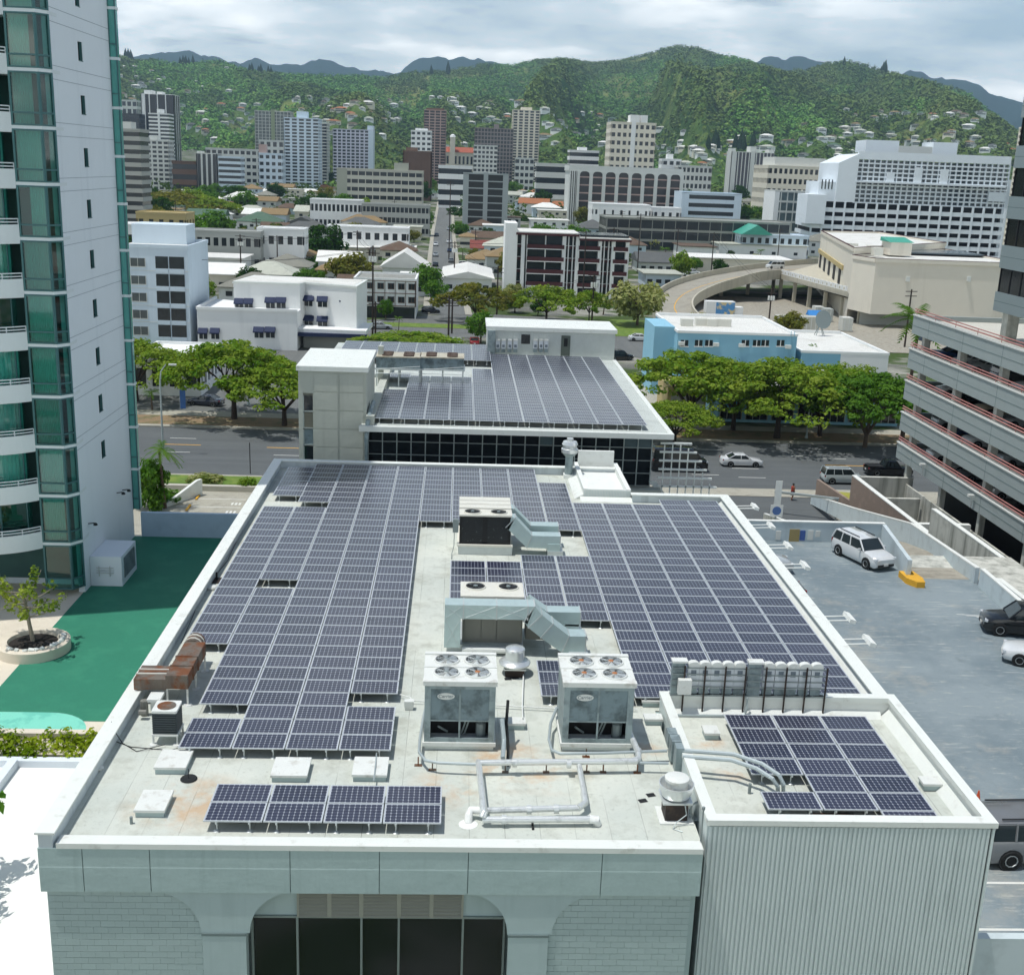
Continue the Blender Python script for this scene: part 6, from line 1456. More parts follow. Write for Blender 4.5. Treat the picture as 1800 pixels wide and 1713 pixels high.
car('sedan', WHITE, 'white sedan below the black suv at the right edge', (float(lz(1800, 1165)[0]) + 1.2, float(lz(1800, 1165)[1]) - .3, LZ), PI - .45)
car('suv', ('charcoal', '#7a7d7f'), 'charcoal suv beside the corrugated box at the lower right', (float(lz(1778, 1528)[0]) + 1.35, float(lz(1778, 1528)[1]) + 1.0, LZ), .04).scale = (1.1, 1.1, 1.08)
car('sedan', SILVER, 'silver car peeking out beyond the right parapet, farthest', (27.3, 34.6, LZ), 0.0)
car('sedan', GREY, 'grey car under the right parapet behind a lamp bracket', (26.6, 29.4, LZ), PI)
car('hatch', BLUE, 'dark blue car hiding behind the right parapet', (26.6, 26.4, LZ), PI)
t = car('van', WHITE, 'white van roof showing behind the box coping', (26.2, 11.2, LZ), 1.5, cat='van', name='van')
p = lz(1718, 1408); t = thing('traffic_cone', 'orange traffic cone beside the charcoal suv', 'cone', tuple(p)); t.scale = (.8, .8, .7); g = G(); g.lathe([(.14, .03), (.03, .7), (0, .7)], 10); part('cone', g, mat('orange cone', '#d5562a', .6), t); g = G(); g.lathe([(.095, .3), (.075, .42)], 10); part('stripe', g, M_plate, t); g = G(); g.box(-.2, .2, -.2, .2, 0, .03); part('base', g, M_blk, t)
# newspaper / utility pieces at the drive
# pedestrian
def person(loc, rz, label):
    t = thing('person', label, 'person', loc, rz)
    J = dict(p=(0, 0, .95), w=(0, 0, 1.12), c=(.0, 0, 1.35), n=(.0, 0, 1.5), h=(.02, 0, 1.60), t=(.02, 0, 1.72), ls=(0, .19, 1.43), le=(.02, .25, 1.16), lh=(.16, .2, .98), rs=(0, -.19, 1.43), re=(-.04, -.25, 1.16), rh=(.1, -.24, .95), lp=(0, .1, .92), lk=(.14, .11, .5), la=(.02, .1, .09), lt=(.2, .1, .04), rp_=(0, -.1, .92), rk=(.0, -.11, .5), ra=(-.2, -.1, .12), rt=(-.04, -.1, .04))
    Rd = dict(p=.16, w=.14, c=.17, n=.065, h=.10, t=.085, ls=.075, le=.055, lh=.04, rs=.075, re=.055, rh=.04, lp=.11, lk=.075, la=.05, lt=.04, rp_=.11, rk=.075, ra=.05, rt=.04)
    E_ = ['p w', 'w c', 'c n', 'n h', 'h t', 'c ls', 'ls le', 'le lh', 'c rs', 'rs re', 're rh', 'p lp', 'lp lk', 'lk la', 'la lt', 'p rp_', 'rp_ rk', 'rk ra', 'ra rt']
    ks = list(J); me = bpy.data.meshes.new('person_body'); me.from_pydata([J[k] for k in ks], [tuple(ks.index(x) for x in e.split()) for e in E_], [])
    o = bpy.data.objects.new('body', me); COL.objects.link(o); o.parent = t; m = o.modifiers.new('skin', 'SKIN'); 
    for i, k in enumerate(ks): me.skin_vertices[0].data[i].radius = (Rd[k], Rd[k]); me.skin_vertices[0].data[i].use_root = (k == 'p')
    s2 = o.modifiers.new('sub', 'SUBSURF'); s2.levels = 1; s2.render_levels = 1
    me.materials.append(mat('tan skin', '#8a5f45', .7, var=0))
    g = G(); g.lathe([(.185, 1.0), (.2, 1.3), (.2, 1.44), (.1, 1.5)], 12); part('shirt', g, mat('red orange shirt', '#a8402f', .9), t, True)
    g = G(); g.lathe([(.22, .55), (.21, .8), (.19, 1.02)], 12); part('shorts', g, mat('dark red shorts', '#4a1c22', .9), t, True)
    g = G(); g.lathe([(.115, 1.66), (.12, 1.72), (.09, 1.78), (0, 1.8)], 12); part('hair', g, mat('dark hair', '#181412', .8), t, True)
try: person(tuple(gz(1392, 879, .0)), .3, 'person in a red top and dark shorts walking across the drive entrance')
except Exception as ex: print('person', ex)
# ================================================================== buildings across the street and beyond
def wm_(n, c, **k): return mat(n, c, k.pop('rough', .75), var=k.pop('var', .05), vs=k.pop('vs', .4), streak=k.pop('streak', None), **k)
M_wh = wm_('white stucco', '#e8eae8', streak=('#b3b8b8', .6, .55, .8, .3)); M_bw = wm_('blue-white stucco', '#ccdbe6', streak=('#9fb0bd', .6, .55, .8, .3)); M_cream_ = wm_('cream stucco', '#dfd9c8', streak=('#a9a28e', .5, .55, .8, .3))
M_beige = wm_('beige concrete', '#ddd7c8', streak=('#a89f8b', .4, .55, .8, .35)); M_sky = wm_('sky blue paint', '#8bbdd2', streak=('#5d97b5', .8, .55, .8, .35)); M_greyc = wm_('grey concrete', '#a8aba6'); M_lgrey = wm_('light grey concrete', '#cdd0cb'); M_brownc = wm_('brown brick', '#6d5648'); M_maroon = wm_('maroon panel', '#4a2224'); M_darkc = wm_('charcoal concrete', '#3c3d40'); M_ochre = wm_('ochre stucco', '#b5a473'); M_tealr = wm_('teal metal roof', '#3f9c86', rough=.5); M_pink = wm_('pink concrete', '#b39a92')
M_gl = mat('window glass far', (.025, .032, .036), .15, var=.5, vs=.35, spec=.5); M_glb = mat('blue window glass', (.05, .075, .095), .15, var=.4, vs=.35, spec=.6); M_glw = mat('curtained window', '#4d5556', .4, var=.5, vs=.5)
M_flat = wm_('white flat roof', '#d8d8d2', stain=('#b0aea2', .25, .5, .7, .5)); M_tar = wm_('grey gravel roof', '#8f9089', stain=('#74756f', .2, .5, .7, .6)); M_navy = mat('navy awning', '#1d2a4a', .8)
def boxw(u0, u1, v, Y): return float(gy(u0, v, Y)[0]), float(gy(u1, v, Y)[0])
def bld(name, label, Y, u0, u1, vt, depth, fl=4, bays=6, sb=None, wall=M_wh, glass=M_gl, style='grid', hb=.45, pw=.3, roof=M_flat, rz=0., blank='', pent=(), vb=None, cat='building', group=None, pen_m=None, ground=0, x_off=0.):
    """framed building: dark glazed core, storey bands, piers, parapet roof; front face at depth Y between photo columns u0,u1, top at vt"""
    vm = vt + 30; x0, x1 = boxw(u0, u1, vm, Y); z0 = float(TZ(Y)) if vb is None else float(gy((u0 + u1) / 2, vb, Y)[2]); z1 = float(gy((u0 + u1) / 2, vt, Y)[2])
    w_ = (x1 - x0) / math.cos(rz); h = z1 - z0; t = thing(name, label, cat, (x0, Y, z0), rz, group)
    ins = min(.35, h * .01 + .15); fh = h / fl
    g = G(); g.box(ins, w_ - ins, ins, depth - ins, -3, h - .2); part('window_glass', g, glass, t)
    if style in ('grid', 'bands', 'punched'):
        g = G()
        for i in range(fl + 1):
            a = max(-3, i * fh - fh * hb * .5); b = min(h, i * fh + fh * hb * .5)
            if i == 0 and ground: continue
            g.box(0, w_, 0, depth, a, b)
        part('storey_band', g, wall, t, kind='stuff')
    if style in ('grid', 'punched', 'piers'):
        g = G(); e = .02 if style != 'piers' else -.12; bw_ = w_ / bays; pw_ = bw_ * pw
        for i in range(bays + 1):
            c = i * bw_; a, b = max(-abs(e), c - pw_ / 2), min(w_ + abs(e), c + pw_ / 2); g.box(a, b, e, .5, -3, h - .03); g.box(a, b, depth - .5, depth - e, -3, h - .03)
        n_ = sb or max(2, int(depth / bw_))
        for i in range(n_ + 1):
            c = i * depth / n_; p_ = depth / n_ * pw; a, b = max(e, c - p_ / 2), min(depth - e, c + p_ / 2)
            g.box(e, .5, a, b, -3, h - .04); g.box(w_ - .5, w_ - e, a, b, -3, h - .04)
        part('pier', g, wall, t, kind='stuff')
    for s_ in blank:
        g = G()
        if s_ == 'L': g.box(-.06, .35, -.02, depth + .02, -3, h - .01)
        if s_ == 'R': g.box(w_ - .35, w_ + .06, -.02, depth + .02, -3, h - .01)
        if s_ == 'C': g.box(w_ * .45, w_ * .55, -.25, depth * .9, -3, h + h * .03)
        if s_ == 'l': g.box(-.05, w_ * .12, -.08, depth + .02, -3, h - .01)
        if s_ == 'r': g.box(w_ * .88, w_ + .05, -.08, depth + .02, -3, h - .01)
        part('end_wall', g, pen_m or wall, t)
    g = G(); g.box(.0, w_, .0, depth, h - .25, h - .1); part('roof', g, roof, t)
    g = G(); pt = .3; g.box(-.08, w_ + .08, -.08, pt, h - .2, h + .35); g.box(-.08, w_ + .08, depth - pt, depth + .08, h - .2, h + .35); g.box(-.08, pt, pt, depth - pt, h - .2, h + .35); g.box(w_ - pt, w_ + .08, pt, depth - pt, h - .2, h + .35); part('parapet', g, wall, t)
    for (a, b, c, d_, hh_) in pent:
        g = G(); g.box(a * w_, b * w_, c * depth, d_ * depth, h - .1, h + hh_); part('penthouse', g, pen_m or wall, t)
    return t, w_, h
def wins(t, w_, items, m=M_gl, fr=M_wh, y=-.05, name='window'):
    """items: (x0,x1,z0,z1) on the front face, each its own window with a frame"""
    for (a, b, c, d_) in items:
        g = G(); g.box(a, b, y, y + .08, c, d_); o = part(name, g, m, t); h = G(); h.box(a - .06, a + .04, y - .04, y, c - .06, d_ + .06); h.box(b - .04, b + .06, y - .04, y, c - .06, d_ + .06); h.box(a, b, y - .04, y, c - .08, c + .03); h.box((a + b) / 2 - .03, (a + b) / 2 + .03, y - .03, y, c, d_); part('frame', h, fr, o)
# --- blue-white four-storey apartment block by the tower
Y = 168.; x0, x1 = boxw(205, 332, 500, Y); zt_ = float(gy(270, 436, Y)[2])
t = thing('apartment_block', 'blue-white four-storey apartment block right beside the tower edge', 'building', (x0, Y, 0)); W_ = x1 - x0
g = G(); g.box(0, W_, 0, 16, 0, zt_); part('wall', g, M_bw, t)
g = G(); g.box(-.1, W_ + .1, -.1, .25, zt_, zt_ + .6); g.box(-.1, W_ + .1, 15.8, 16.1, zt_, zt_ + .6); g.box(W_ - .2, W_ + .1, .25, 15.8, zt_, zt_ + .6); part('parapet', g, M_bw, t)
g = G(); g.box(0, W_, .2, 15.8, zt_, zt_ + .06); part('roof', g, M_flat, t)
g = G(); g.box(.5, W_ * .82, 9, 16, zt_, zt_ + 3.4); part('penthouse', g, M_bw, t)
fx = lambda u: float(gy(u, 500, Y)[0]) - x0
for i, v in enumerate((455, 486, 516, 546, 575)):
    zc_ = float(gy(260, v + 14, Y)[2]); zu = float(gy(260, v - 2, Y)[2])
    wins(t, W_, [(fx(231), fx(257), zc_, zu - .1)], M_glw, M_lgrey)
    for a, b in ((275, 297), (299, 325)):
        g = G(); g.box(fx(a), fx(b), -.06, .02, zc_ - .2, zu + .3); o = part('balcony_recess', g, M_gl, t)
        g = G(); g.box(fx(a), fx(b), -.14, -.05, zc_ - .95, zc_ - .2); part('balcony_front', g, M_bw, t)
for v in (476, 507, 537, 566):
    z_ = float(gy(260, v, Y)[2]); g = G(); g.box(-.03, W_ + .03, -.03, -.004, z_, z_ + .08); part('storey_groove', g, M_lgrey, t)
# --- white building with navy awnings
Y = 166.; t = thing('awning_building', 'white angular two-storey building with navy awnings', 'building', (float(gy(348, 600, Y)[0]), Y, 0)); bx_ = t.location[0]
def fz(v, Y_=Y, u=480): return float(gy(u, v, Y_)[2])
def fxx(u, Y_=Y, v=560): return float(gy(u, v, Y_)[0]) - bx_
zl = fz(548); g = G(); g.prism([(0, 0), (fxx(522), 0), (fxx(522), 9), (0, 16)][::1], 0, zl); part('lower_wing', g, M_wh, t)
g = G(); g.prism([(-.15, -.15), (fxx(522) + .1, -.15), (fxx(522) + .1, .2), (.2, .2), (.2, 16), (-.15, 16)], zl, zl + .5); part('parapet', g, M_wh, t)
Yu = 171.; zu = fz(500, Yu); a, b, c = fxx(412, Yu), fxx(528, Yu), fxx(628, Yu)
g = G(); g.prism([(a, 5), (b, 5.0), (b + .6, 7.5), (c, 3.5), (c + .9, 15), (a + 1.6, 17)], 0, zu); part('upper_block', g, M_wh, t)
g = G(); g.prism([(a - .15, 4.85), (b, 4.85), (b + .6, 7.3), (c + .1, 3.3), (c + 1.0, 15.1), (a + 1.5, 17.1)], zu, zu + .35); part('roof_cornice', g, M_cap, t)
g = G(); g.prism([(a + .5, 5.6), (b - .2, 5.6), (b + .6, 8.2), (c - .5, 4.4), (c + .3, 14.3), (a + 2.1, 16.2)], zu + .36, zu + .40); part('roof', g, M_flat, t)
zr = fz(578); g = G(); d0 = fxx(522); d1 = fxx(646); g.prism([(d0, 1.5), (d1 - .3, 1.0), (d1, 12), (d0, 9)], 2.9, zr); part('right_wing', g, M_wh, t)
g = G(); g.prism([(d0 + .6, 3.5), (d1 - 1, 3.2), (d1 - 1, 12), (d0 + .6, 9)], 0, 2.9); part('recessed_ground_floor', g, M_greyc, t)
g = G(); g.box(d0, d1 - .2, .6, 1.6, 2.4, 3.0); part('ground_awning', g, M_navy, t)
def awn(u, v, Y_, yl, w=2.0):
    x = fxx(u, Y_, v); z = fz(v, Y_, u); o = thing if False else None
    g = G(); g.box(x - w * .42, x + w * .42, yl - .05, yl + .03, z - 1.9, z - .35); wd_ = part('window', g, M_gl, t)
    h = G(); h.box(x - .04, x + .04, yl - .09, yl - .04, z - 1.9, z - .35); h.box(x - w * .48, x + w * .48, yl - .09, yl - .04, z - 2.0, z - 1.9); part('frame', h, M_wh, wd_)
    g = G(); g.extr([(yl - .9, z - .75), (yl + .0, z), (yl + .0, z - .55), (yl - .85, z - .95)], 'x', x - w / 2, x + w / 2); part('awning', g, M_navy, t)
for u in (357, 378): awn(u, 576, Y, -.0, 1.6)
for u in (455, 475): awn(u, 574, Y, .0, 1.8)
for u in (420, 437): awn(u, 524, Yu, 5, 1.6)
for u in (475, 494): awn(u, 522, Yu, 5.0, 1.8)
for u in (540, 566, 602): awn(u, 521, Yu, 5.6 if u > 545 else 7.0, 1.9 if u != 602 else 1.1)
for u in (540, 566): awn(u, 556, Yu, 5.6 if u > 545 else 7.0, 1.9)
# low white shop beneath the rain trees on the left
t, w_, h = bld('corner_shop', 'low white shop under the rain trees across the street', 124, 232, 352, 632, 14, 1, 4, wall=M_wh, hb=.5, pw=.35)
# --- three-storey block with brown lines
t, w_, h = bld('walkup_block', 'grey-white three-storey block with brown floor lines behind the awning building', 213, 622, 731, 492, 14, 3, 6, wall=M_wh, style='none', roof=M_tar)
g = G(); g.box(0, w_, 0, .12, h * .3, h); part('front_wall', g, M_wh, t)
bw_ = w_ / 6
wins(t, w_, [(bw_ * i + bw_ * .3, bw_ * i + bw_ * .88, h * q, h * q + 1.2) for i in range(6) for q in (.42, .77)], M_gl, M_brownc)
for q in (.34, .67, .99): g = G(); g.box(-.1, w_ + .1, -.12, .0, h * q - .15, h * q); part('floor_line', g, M_brownc, t)
for i in range(7): g = G(); g.box(bw_ * i - .05, bw_ * i + .05, -.08, -.001, h * .34, h); part('pilaster', g, M_brownc, t)
g = G(); g.box(w_ - .2, w_, 0, 14, 0, h - .1); part('end_wall', g, M_wh, t)
# --- five-storey apartments with maroon balconies
Y = 262.; x0, x1 = boxw(908, 1105, 450, Y); zt_ = float(gy(1000, 412, Y)[2]); W_ = x1 - x0
t = thing('balcony_apartments', 'five-storey white apartments with maroon balconies and tall end wall', 'building', (x0, Y, 0))
g = G(); g.box(0, W_, 1.6, 15, 0, zt_); part('wall', g, M_gl, t)
a = float(gy(887, 450, Y)[0]) - x0; g = G(); g.box(a, -.02, -.6, 12, 0, float(gy(900, 392, Y)[2])); part('tall_end_wall', g, M_wh, t)
g = G(); g.box(-.3, W_ * .55, -.8, 15.2, zt_ - .1, zt_ + .35); g.box(W_ * .55, W_ + .4, -.8, 15.2, zt_ - 1.0, zt_ - .6); part('roof', g, M_flat, t)
g = G(); g.box(-.32, W_ * .55, -.85, -.78, zt_ - .45, zt_ + .1); g.box(W_ * .55, W_ + .42, -.85, -.78, zt_ - 1.35, zt_ - .85); part('maroon_fascia', g, M_maroon, t)
fh = zt_ / 5.2
for i in range(1, 5):
    for (f0, f1) in ((.09, .42), (.55, .74), (.86, .99)):
        g = G(); g.box(W_ * f0, W_ * f1, -.5, 1.6, i * fh - .2, i * fh); part('balcony_slab', g, M_wh, t)
        g = G(); g.box(W_ * f0, W_ * f1, -.5, -.35, i * fh, i * fh + 1.0); part('balcony_front', g, M_maroon, t)
for f in (.0, .055, .09, .255, .42, .46, .5, .54, .74, .78, .82, .86, .985):
    g = G(); big = f in (.055, .42, .54, .74, .86, .985); g.box(W_ * f - (.45 if big else .12), W_ * f + (.45 if big else .12), -.3 if big else .2, 1.7, 0, zt_ - (.15 if f < .55 else 1.05)); part('wall_fin', g, M_wh, t)
for (f0, f1) in ((.0, .05), (.43, .54), (.75, .85)):
    for i in range(1, 5): g = G(); g.box(W_ * f0, W_ * f1, .9, 1.6, i * fh + .0, i * fh + .75); part('maroon_panel', g, M_maroon, t); g = G(); g.box(W_ * f0, W_ * f1, .8, 1.0, i * fh + .75, i * fh + .9); part('sill_band', g, M_wh, t)
g = G(); g.box(W_ * .1, W_ * .4, -.1, 1.0, .2, 3.0); part('carport_wall', g, M_wh, t)
# --- sky blue shops
Yb = 133.
def blue(name, label, u0, u1, vt, vt2, dep, m2=None):
    x0, x1 = boxw(u0, u1, vt + 20, Yb); z = float(gy((u0 + u1) / 2, vt, Yb)[2]); t = thing(name, label, 'building', (x0, Yb, 0)); W_ = x1 - x0
    g = G(); g.box(0, W_, 0, dep, 0, z); part('wall', g, M_sky, t); g = G(); g.box(.3, W_ - .3, .3, dep - .3, z, z + .05); part('roof', g, M_flat, t)
    g = G(); g.box(-.1, W_ + .1, -.1, .25, z, z + .35); g.box(-.1, .25, .25, dep, z, z + .35); g.box(W_ - .25, W_ + .1, .25, dep, z, z + .35); g.box(.25, W_ - .25, dep - .3, dep + .1, z, z + .5); part('parapet', g, M_wh, t); return t, W_, z
t, W_, z = blue('blue_shop', 'sky blue two-storey shop with white roof across the street', 1190, 1400, 588, 0, 20)
bx_ = t.location[0]
for u in (1203, 1228, 1246, 1310, 1330, 1345, 1372):
    x = float(gy(u, 603, Yb)[0]) - bx_; zz_ = float(gy(u, 603, Yb)[2]); g = G(); g.box(x - .55, x + .55, -.06, .02, zz_ - .45, zz_ + .45); w_o = part('window', g, M_gl, t); h = G(); h.box(x - .65, x + .65, -.12, -.05, zz_ - .55, zz_ - .42); h.box(x - .05, x + .05, -.1, -.05, zz_ - .45, zz_ + .45); part('frame', h, M_wh, w_o)
for u in (1197, 1258, 1303, 1385): x = float(gy(u, 606, Yb)[0]) - bx_; g = G(); g.box(x - .4, x + .4, -.5, 0, z - 1.75, z - 1.25); part('window_air_conditioner', g, M_unitw, t)
g = G(); x = W_ - 1.0
for s_ in (0, .5): g.cyl((x + s_, -.15, 1), (x + s_, -.15, z + .8), .04, 5)
for i in range(14): g.cyl((x, -.15, 1.2 + i * .45), (x + .5, -.15, 1.2 + i * .45), .025, 4)
part('ladder', g, M_sky, t)
g = G(); g.box(-3.0, 0, 2.5, 12, 0, z + .5); part('left_wing', g, M_sky, t)
for i, (fx_, fy_, sx_, sy_) in enumerate(((.10, .35, 1.8, 1.2), (.24, .4, 1.6, 1.6), (.33, .38, 1.5, 1.3), (.42, .4, 2.2, 1.4))):
    g = G(); g.box(W_ * fx_, W_ * fx_ + sx_, 20 * fy_, 20 * fy_ + sy_, 0, 1.1); one('roof_condenser', g, M_pkg, f"{['first', 'second', 'third', 'fourth'][i]} condenser from the left on the blue shop roof", 'air conditioner', (bx_, Yb, z + .05), 0, 'condensers on the blue shop roof')
t, W_, z = blue('blue_shop', 'blue and white shop with angled wall beside the coconut palm', 1407, 1560, 622, 0, 22); g = G(); g.box(W_ * .45, W_ + .02, -.06, .2, 0, z); part('white_front', g, M_wh, t)
bx_ = t.location[0]
p = gz(1440, 590, z); t = thing('roof_fan_mast', 'dark round satellite dish on a lattice stand on the blue shop roof', 'satellite dish', (float(p[0]), float(p[1]), z)); g = G()
for s_ in (-.7, .7): g.cyl((s_, -.5, 0), (0, 0, 2.0), .06, 5); g.cyl((s_, .5, 0), (0, 0, 2.0), .06, 5)
part('stand', g, M_grey, t); g = G()
pr = [(0, 0), (.6, .08), (1.1, .28), (1.5, .6)]; g.lathe(pr, 18); o = part('dish', g, M_grey, t, loc=(0, -.2, 2.6)); o.rotation_euler = (PI / 2 - .2, 0, .3)
# shop row with dark fronts under the trees, diamond sign
Y = 117.; x0, x1 = boxw(1262, 1580, 720, Y); zt_ = float(gy(1400, 690, Y)[2])
t = thing('shop_row', 'row of dark glass shopfronts shaded by the rain trees', 'building', (x0, Y, 0)); W_ = x1 - x0
g = G(); g.box(0, W_, 0, 12, 0, zt_); part('wall', g, M_sky, t); g = G(); g.box(-.2, W_, -1.6, 12, zt_, zt_ + .3); part('roof', g, M_flat, t)
for i in range(7):
    a = W_ * i / 7 + .3; g = G(); g.box(a, a + W_ / 7 - .6, -.06, .02, .4, zt_ - .9); o = part('shop_window', g, M_dglass, t); h = G()
    for q in (0, .33, .66, 1): h.box(a + (W_ / 7 - .6) * q - .05, a + (W_ / 7 - .6) * q + .05, -.12, -.05, .4, zt_ - .9)
    part('frame', h, M_louv, o)
g = G(); g.box(.2, W_, -.14, -.05, zt_ - .85, zt_ - .35); part('sign_band', g, M_darkc, t)
for i, (f, s_, c_) in enumerate(((.30, 'OPEN', '#a93632'), (.60, 'SHOP', '#c43a2f'))): pass
g = G(); d_ = [(-.9, .35), (-.55, .7), (.55, .7), (.9, .35), (0, -.7)]; g.extr([(p_[0], p_[1]) for p_ in d_][::-1], 'y', -.05, 0); o = part('diamond_sign', g, mat('cyan diamond', '#5fb0d8', .4), t, loc=(W_ * .07, -.15, 2.2)); g = G(); g.extr([(p_[0] * .62, p_[1] * .62 + .02) for p_ in d_][::-1], 'y', -.03, 0); part('diamond_inner', g, mat('dark diamond field', '#122a3d', .5), o, loc=(0, -.05, 0)); text('777', o, (0, -.1, .1), .55, mat('cyan diamond', '#5fb0d8', .4))
# olive garage door building left of shop row
x0, x1 = boxw(1170, 1238, 740, 119.); g = G(); g.box(0, x1 - x0, 0, 8, 0, 4.2); t = one('olive_shed', g, M_ochre, 'low olive shed half hidden by the forked rain tree', 'building', (x0, 119., 0)); g = G(); g.box(.5, 5, -.05, 0, .2, 3); part('door', g, M_greyc, t)
# --- beige warehouse with dock level, and the curving ramp
Yc = 222.; c0 = gy(1535, 560, Yc); zr_ = float(gy(1520, 462, Yc)[2]); cxx = float(gy(1534, 510, Yc)[0]); xr = float(gy(1800, 510, Yc)[0])
dk = 6.5
t = thing('beige_warehouse', 'big plain beige warehouse beside the curved ramp', 'building', (cxx, Yc, 0)); zr2 = float(gy(1620, 462, Yc)[2])
q1, q2, q3 = [tuple(float(c) for c in (np.array(gz(u, v, zr2 + .5)) - np.array((cxx, Yc, 0)))[:2]) for u, v in ((1533, 462), (1500, 449), (1443, 416))]
WF = xr - cxx; fp = [(0, 0), (WF, 0), (WF, 46), q2]; rp_ = [q2, (WF, 46), (WF, q3[1] + 6), q3]
g = G(); g.prism(fp, float(gy(1534, 552, Yc)[2]), zr2); part('wall', g, M_beige, t); g = G(); g.prism(rp_, 0, zr2 + 1.6); part('rear_wing', g, M_beige, t)
def rim(P, z, m, th, nm):
    g = G()
    for p_, r_ in zip(P, P[1:] + P[:1]):
        L_ = math.hypot(r_[0] - p_[0], r_[1] - p_[1]); g.obox((p_[0] + r_[0]) / 2, (p_[1] + r_[1]) / 2, z, L_, .5, th, math.atan2(r_[1] - p_[1], r_[0] - p_[0]))
    part(nm, g, m, t)
rim(fp, zr2 + .2, M_beige, .8, 'parapet'); rim(fp, zr2 + .66, M_maroon, .1, 'maroon_trim'); rim(rp_, zr2 + 1.8, M_beige, .8, 'parapet'); rim(rp_, zr2 + 2.26, M_maroon, .1, 'maroon_trim')
g = G(); g.prism(fp, zr2 + .1, zr2 + .16); part('roof', g, M_flat, t); g = G(); g.prism(rp_, zr2 + 1.7, zr2 + 1.76); part('roof', g, M_flat, t)
for u in (1595, 1702):
    p = gy(u, 490, Yc); g = G(); g.box(float(p[0]) - cxx - .4, float(p[0]) - cxx + .4, -.5, 0, float(p[2]) - .6, float(p[2]) + .5); part('wall_lamp', g, M_unitw, t)
dv = (q3[0] - q2[0], q3[1] - q2[1]); da = math.atan2(dv[1], dv[0])
for i in range(5):
    f_ = .28 + .16 * i; g = G(); g.obox(q2[0] + dv[0] * f_, q2[1] + dv[1] * f_, dk + 2.1, 4.6, .3, 3.8, da); part('dock_door', g, M_dark, t)
g = G(); g.obox(q2[0] + dv[0] * .6, q2[1] + dv[1] * .6, dk + 4.6, math.hypot(*dv) * .8, .8, 1.1, da); part('dock_lintel', g, M_ochre, t)
g = G(); g.box(8, 13, 14, 20, zr2 + .5, zr2 + 3.5); part('stair_house', g, M_beige, t); g = G(); g.extr([(13.8, zr2 + 3.5), (20.2, zr2 + 3.5), (20.2, zr2 + 4.4)], 'x', 7.6, 13.4); part('stair_roof', g, M_tealr, t)
g = G(); g.box(15, 34, 22, 36, zr2 + .6, zr2 + .9); part('solar_deck', g, M_glb, t)
for i, (a, b) in enumerate(((3, 10), (4.5, 18), (1.8, 24))): g = G(); g.box(a, a + 2, b, b + 2.4, 0, 1.8); one('roof_unit', g, M_pkg, f"{['nearest', 'middle', 'farthest'][i]} beige roof unit on the warehouse", 'air conditioner', (cxx, Yc, zr2 + .56), 0, 'units on the warehouse roof')
# ramp centre line through photo points, heights rising to the dock level
M_rw = wm_('ramp parapet', '#bdb8a6', streak=('#93907f', .8, .5, .75, .5))
outer = [(1168, 590, 0.3), (1150, 545, 0.9), (1152, 525, 1.6), (1185, 503, 2.6), (1240, 487, 3.8), (1310, 475, 5.2), (1385, 467, 6.5), (1440, 463, 6.5)]
inner = [(1300, 607, 0.3), (1240, 572, 0.9), (1216, 548, 1.6), (1222, 527, 2.6), (1255, 509, 3.8), (1300, 495, 5.2), (1335, 486, 6.5), (1372, 482, 6.5)]
O_ = [np.array(gz(u, v, h)) for u, v, h in outer]; I_ = [np.array(gz(u, v, h)) for u, v, h in inner]
def dens(P, n=5):
    out = []
    for i in range(len(P) - 1):
        p0, p1, p2, p3 = P[max(0, i - 1)], P[i], P[i + 1], P[min(len(P) - 1, i + 2)]
        for k in range(n):
            s_ = k / n; out.append(.5 * ((2 * p1) + (-p0 + p2) * s_ + (2 * p0 - 5 * p1 + 4 * p2 - p3) * s_ ** 2 + (-p0 + 3 * p1 - 3 * p2 + p3) * s_ ** 3))
    return out + [P[-1]]
O_, I_ = dens(O_), dens(I_)
t = thing('curved_ramp', 'curved elevated concrete ramp sweeping up to the warehouse dock', 'ramp', tuple(O_[0])); b0 = np.array(t.location)
g = G()
for i in range(len(O_) - 1): g.face([tuple(q - b0) for q in (I_[i], I_[i + 1], O_[i + 1], O_[i])])
part('road_surface', g, mat('ramp road concrete', '#9b978a', .9, var=.08, vs=.3, stain=('#7d7a70', .35, .5, .66, .5)), t)
g = G()
for i in range(len(O_) - 1):
    g.face([tuple(q - b0 - (0, 0, 1.0)) for q in (O_[i], O_[i + 1], I_[i + 1], I_[i])])
part('soffit', g, M_rw, t)
def para(P, sgn, up, dn, nm, stp=1):
    g = G()
    for i in range(len(P) - 1):
        a, b = P[i] - b0, P[i + 1] - b0; d_ = b - a; n_ = np.array((-d_[1], d_[0], 0)) * sgn; n_ = n_ / np.linalg.norm(n_) * .35
        A = [a, b, b + n_, a + n_]; g.prism([(q[0], q[1]) for q in (A if sgn > 0 else A[::-1])], [float(q[2]) - dn for q in (A if sgn > 0 else A[::-1])], [float(q[2]) + up for q in (A if sgn > 0 else A[::-1])])
    part(nm, g, M_rw, t)
para(O_, 1, 1.5, 1.0, 'outer_parapet'); para(I_, -1, 1.3, 1.2, 'inner_parapet')
mid_ = [a * .45 + b * .55 for a, b in zip(O_, I_)]; g = G()
for i in range(len(mid_) - 1):
    a, b = mid_[i] - b0, mid_[i + 1] - b0; d_ = b - a; n_ = np.array((-d_[1], d_[0], 0)); n_ = n_ / np.linalg.norm(n_) * .12; g.face([tuple(q + (0, 0, .02)) for q in (a - n_, b - n_, b + n_, a + n_)])
part('centre_line', g, M_ylw, t)
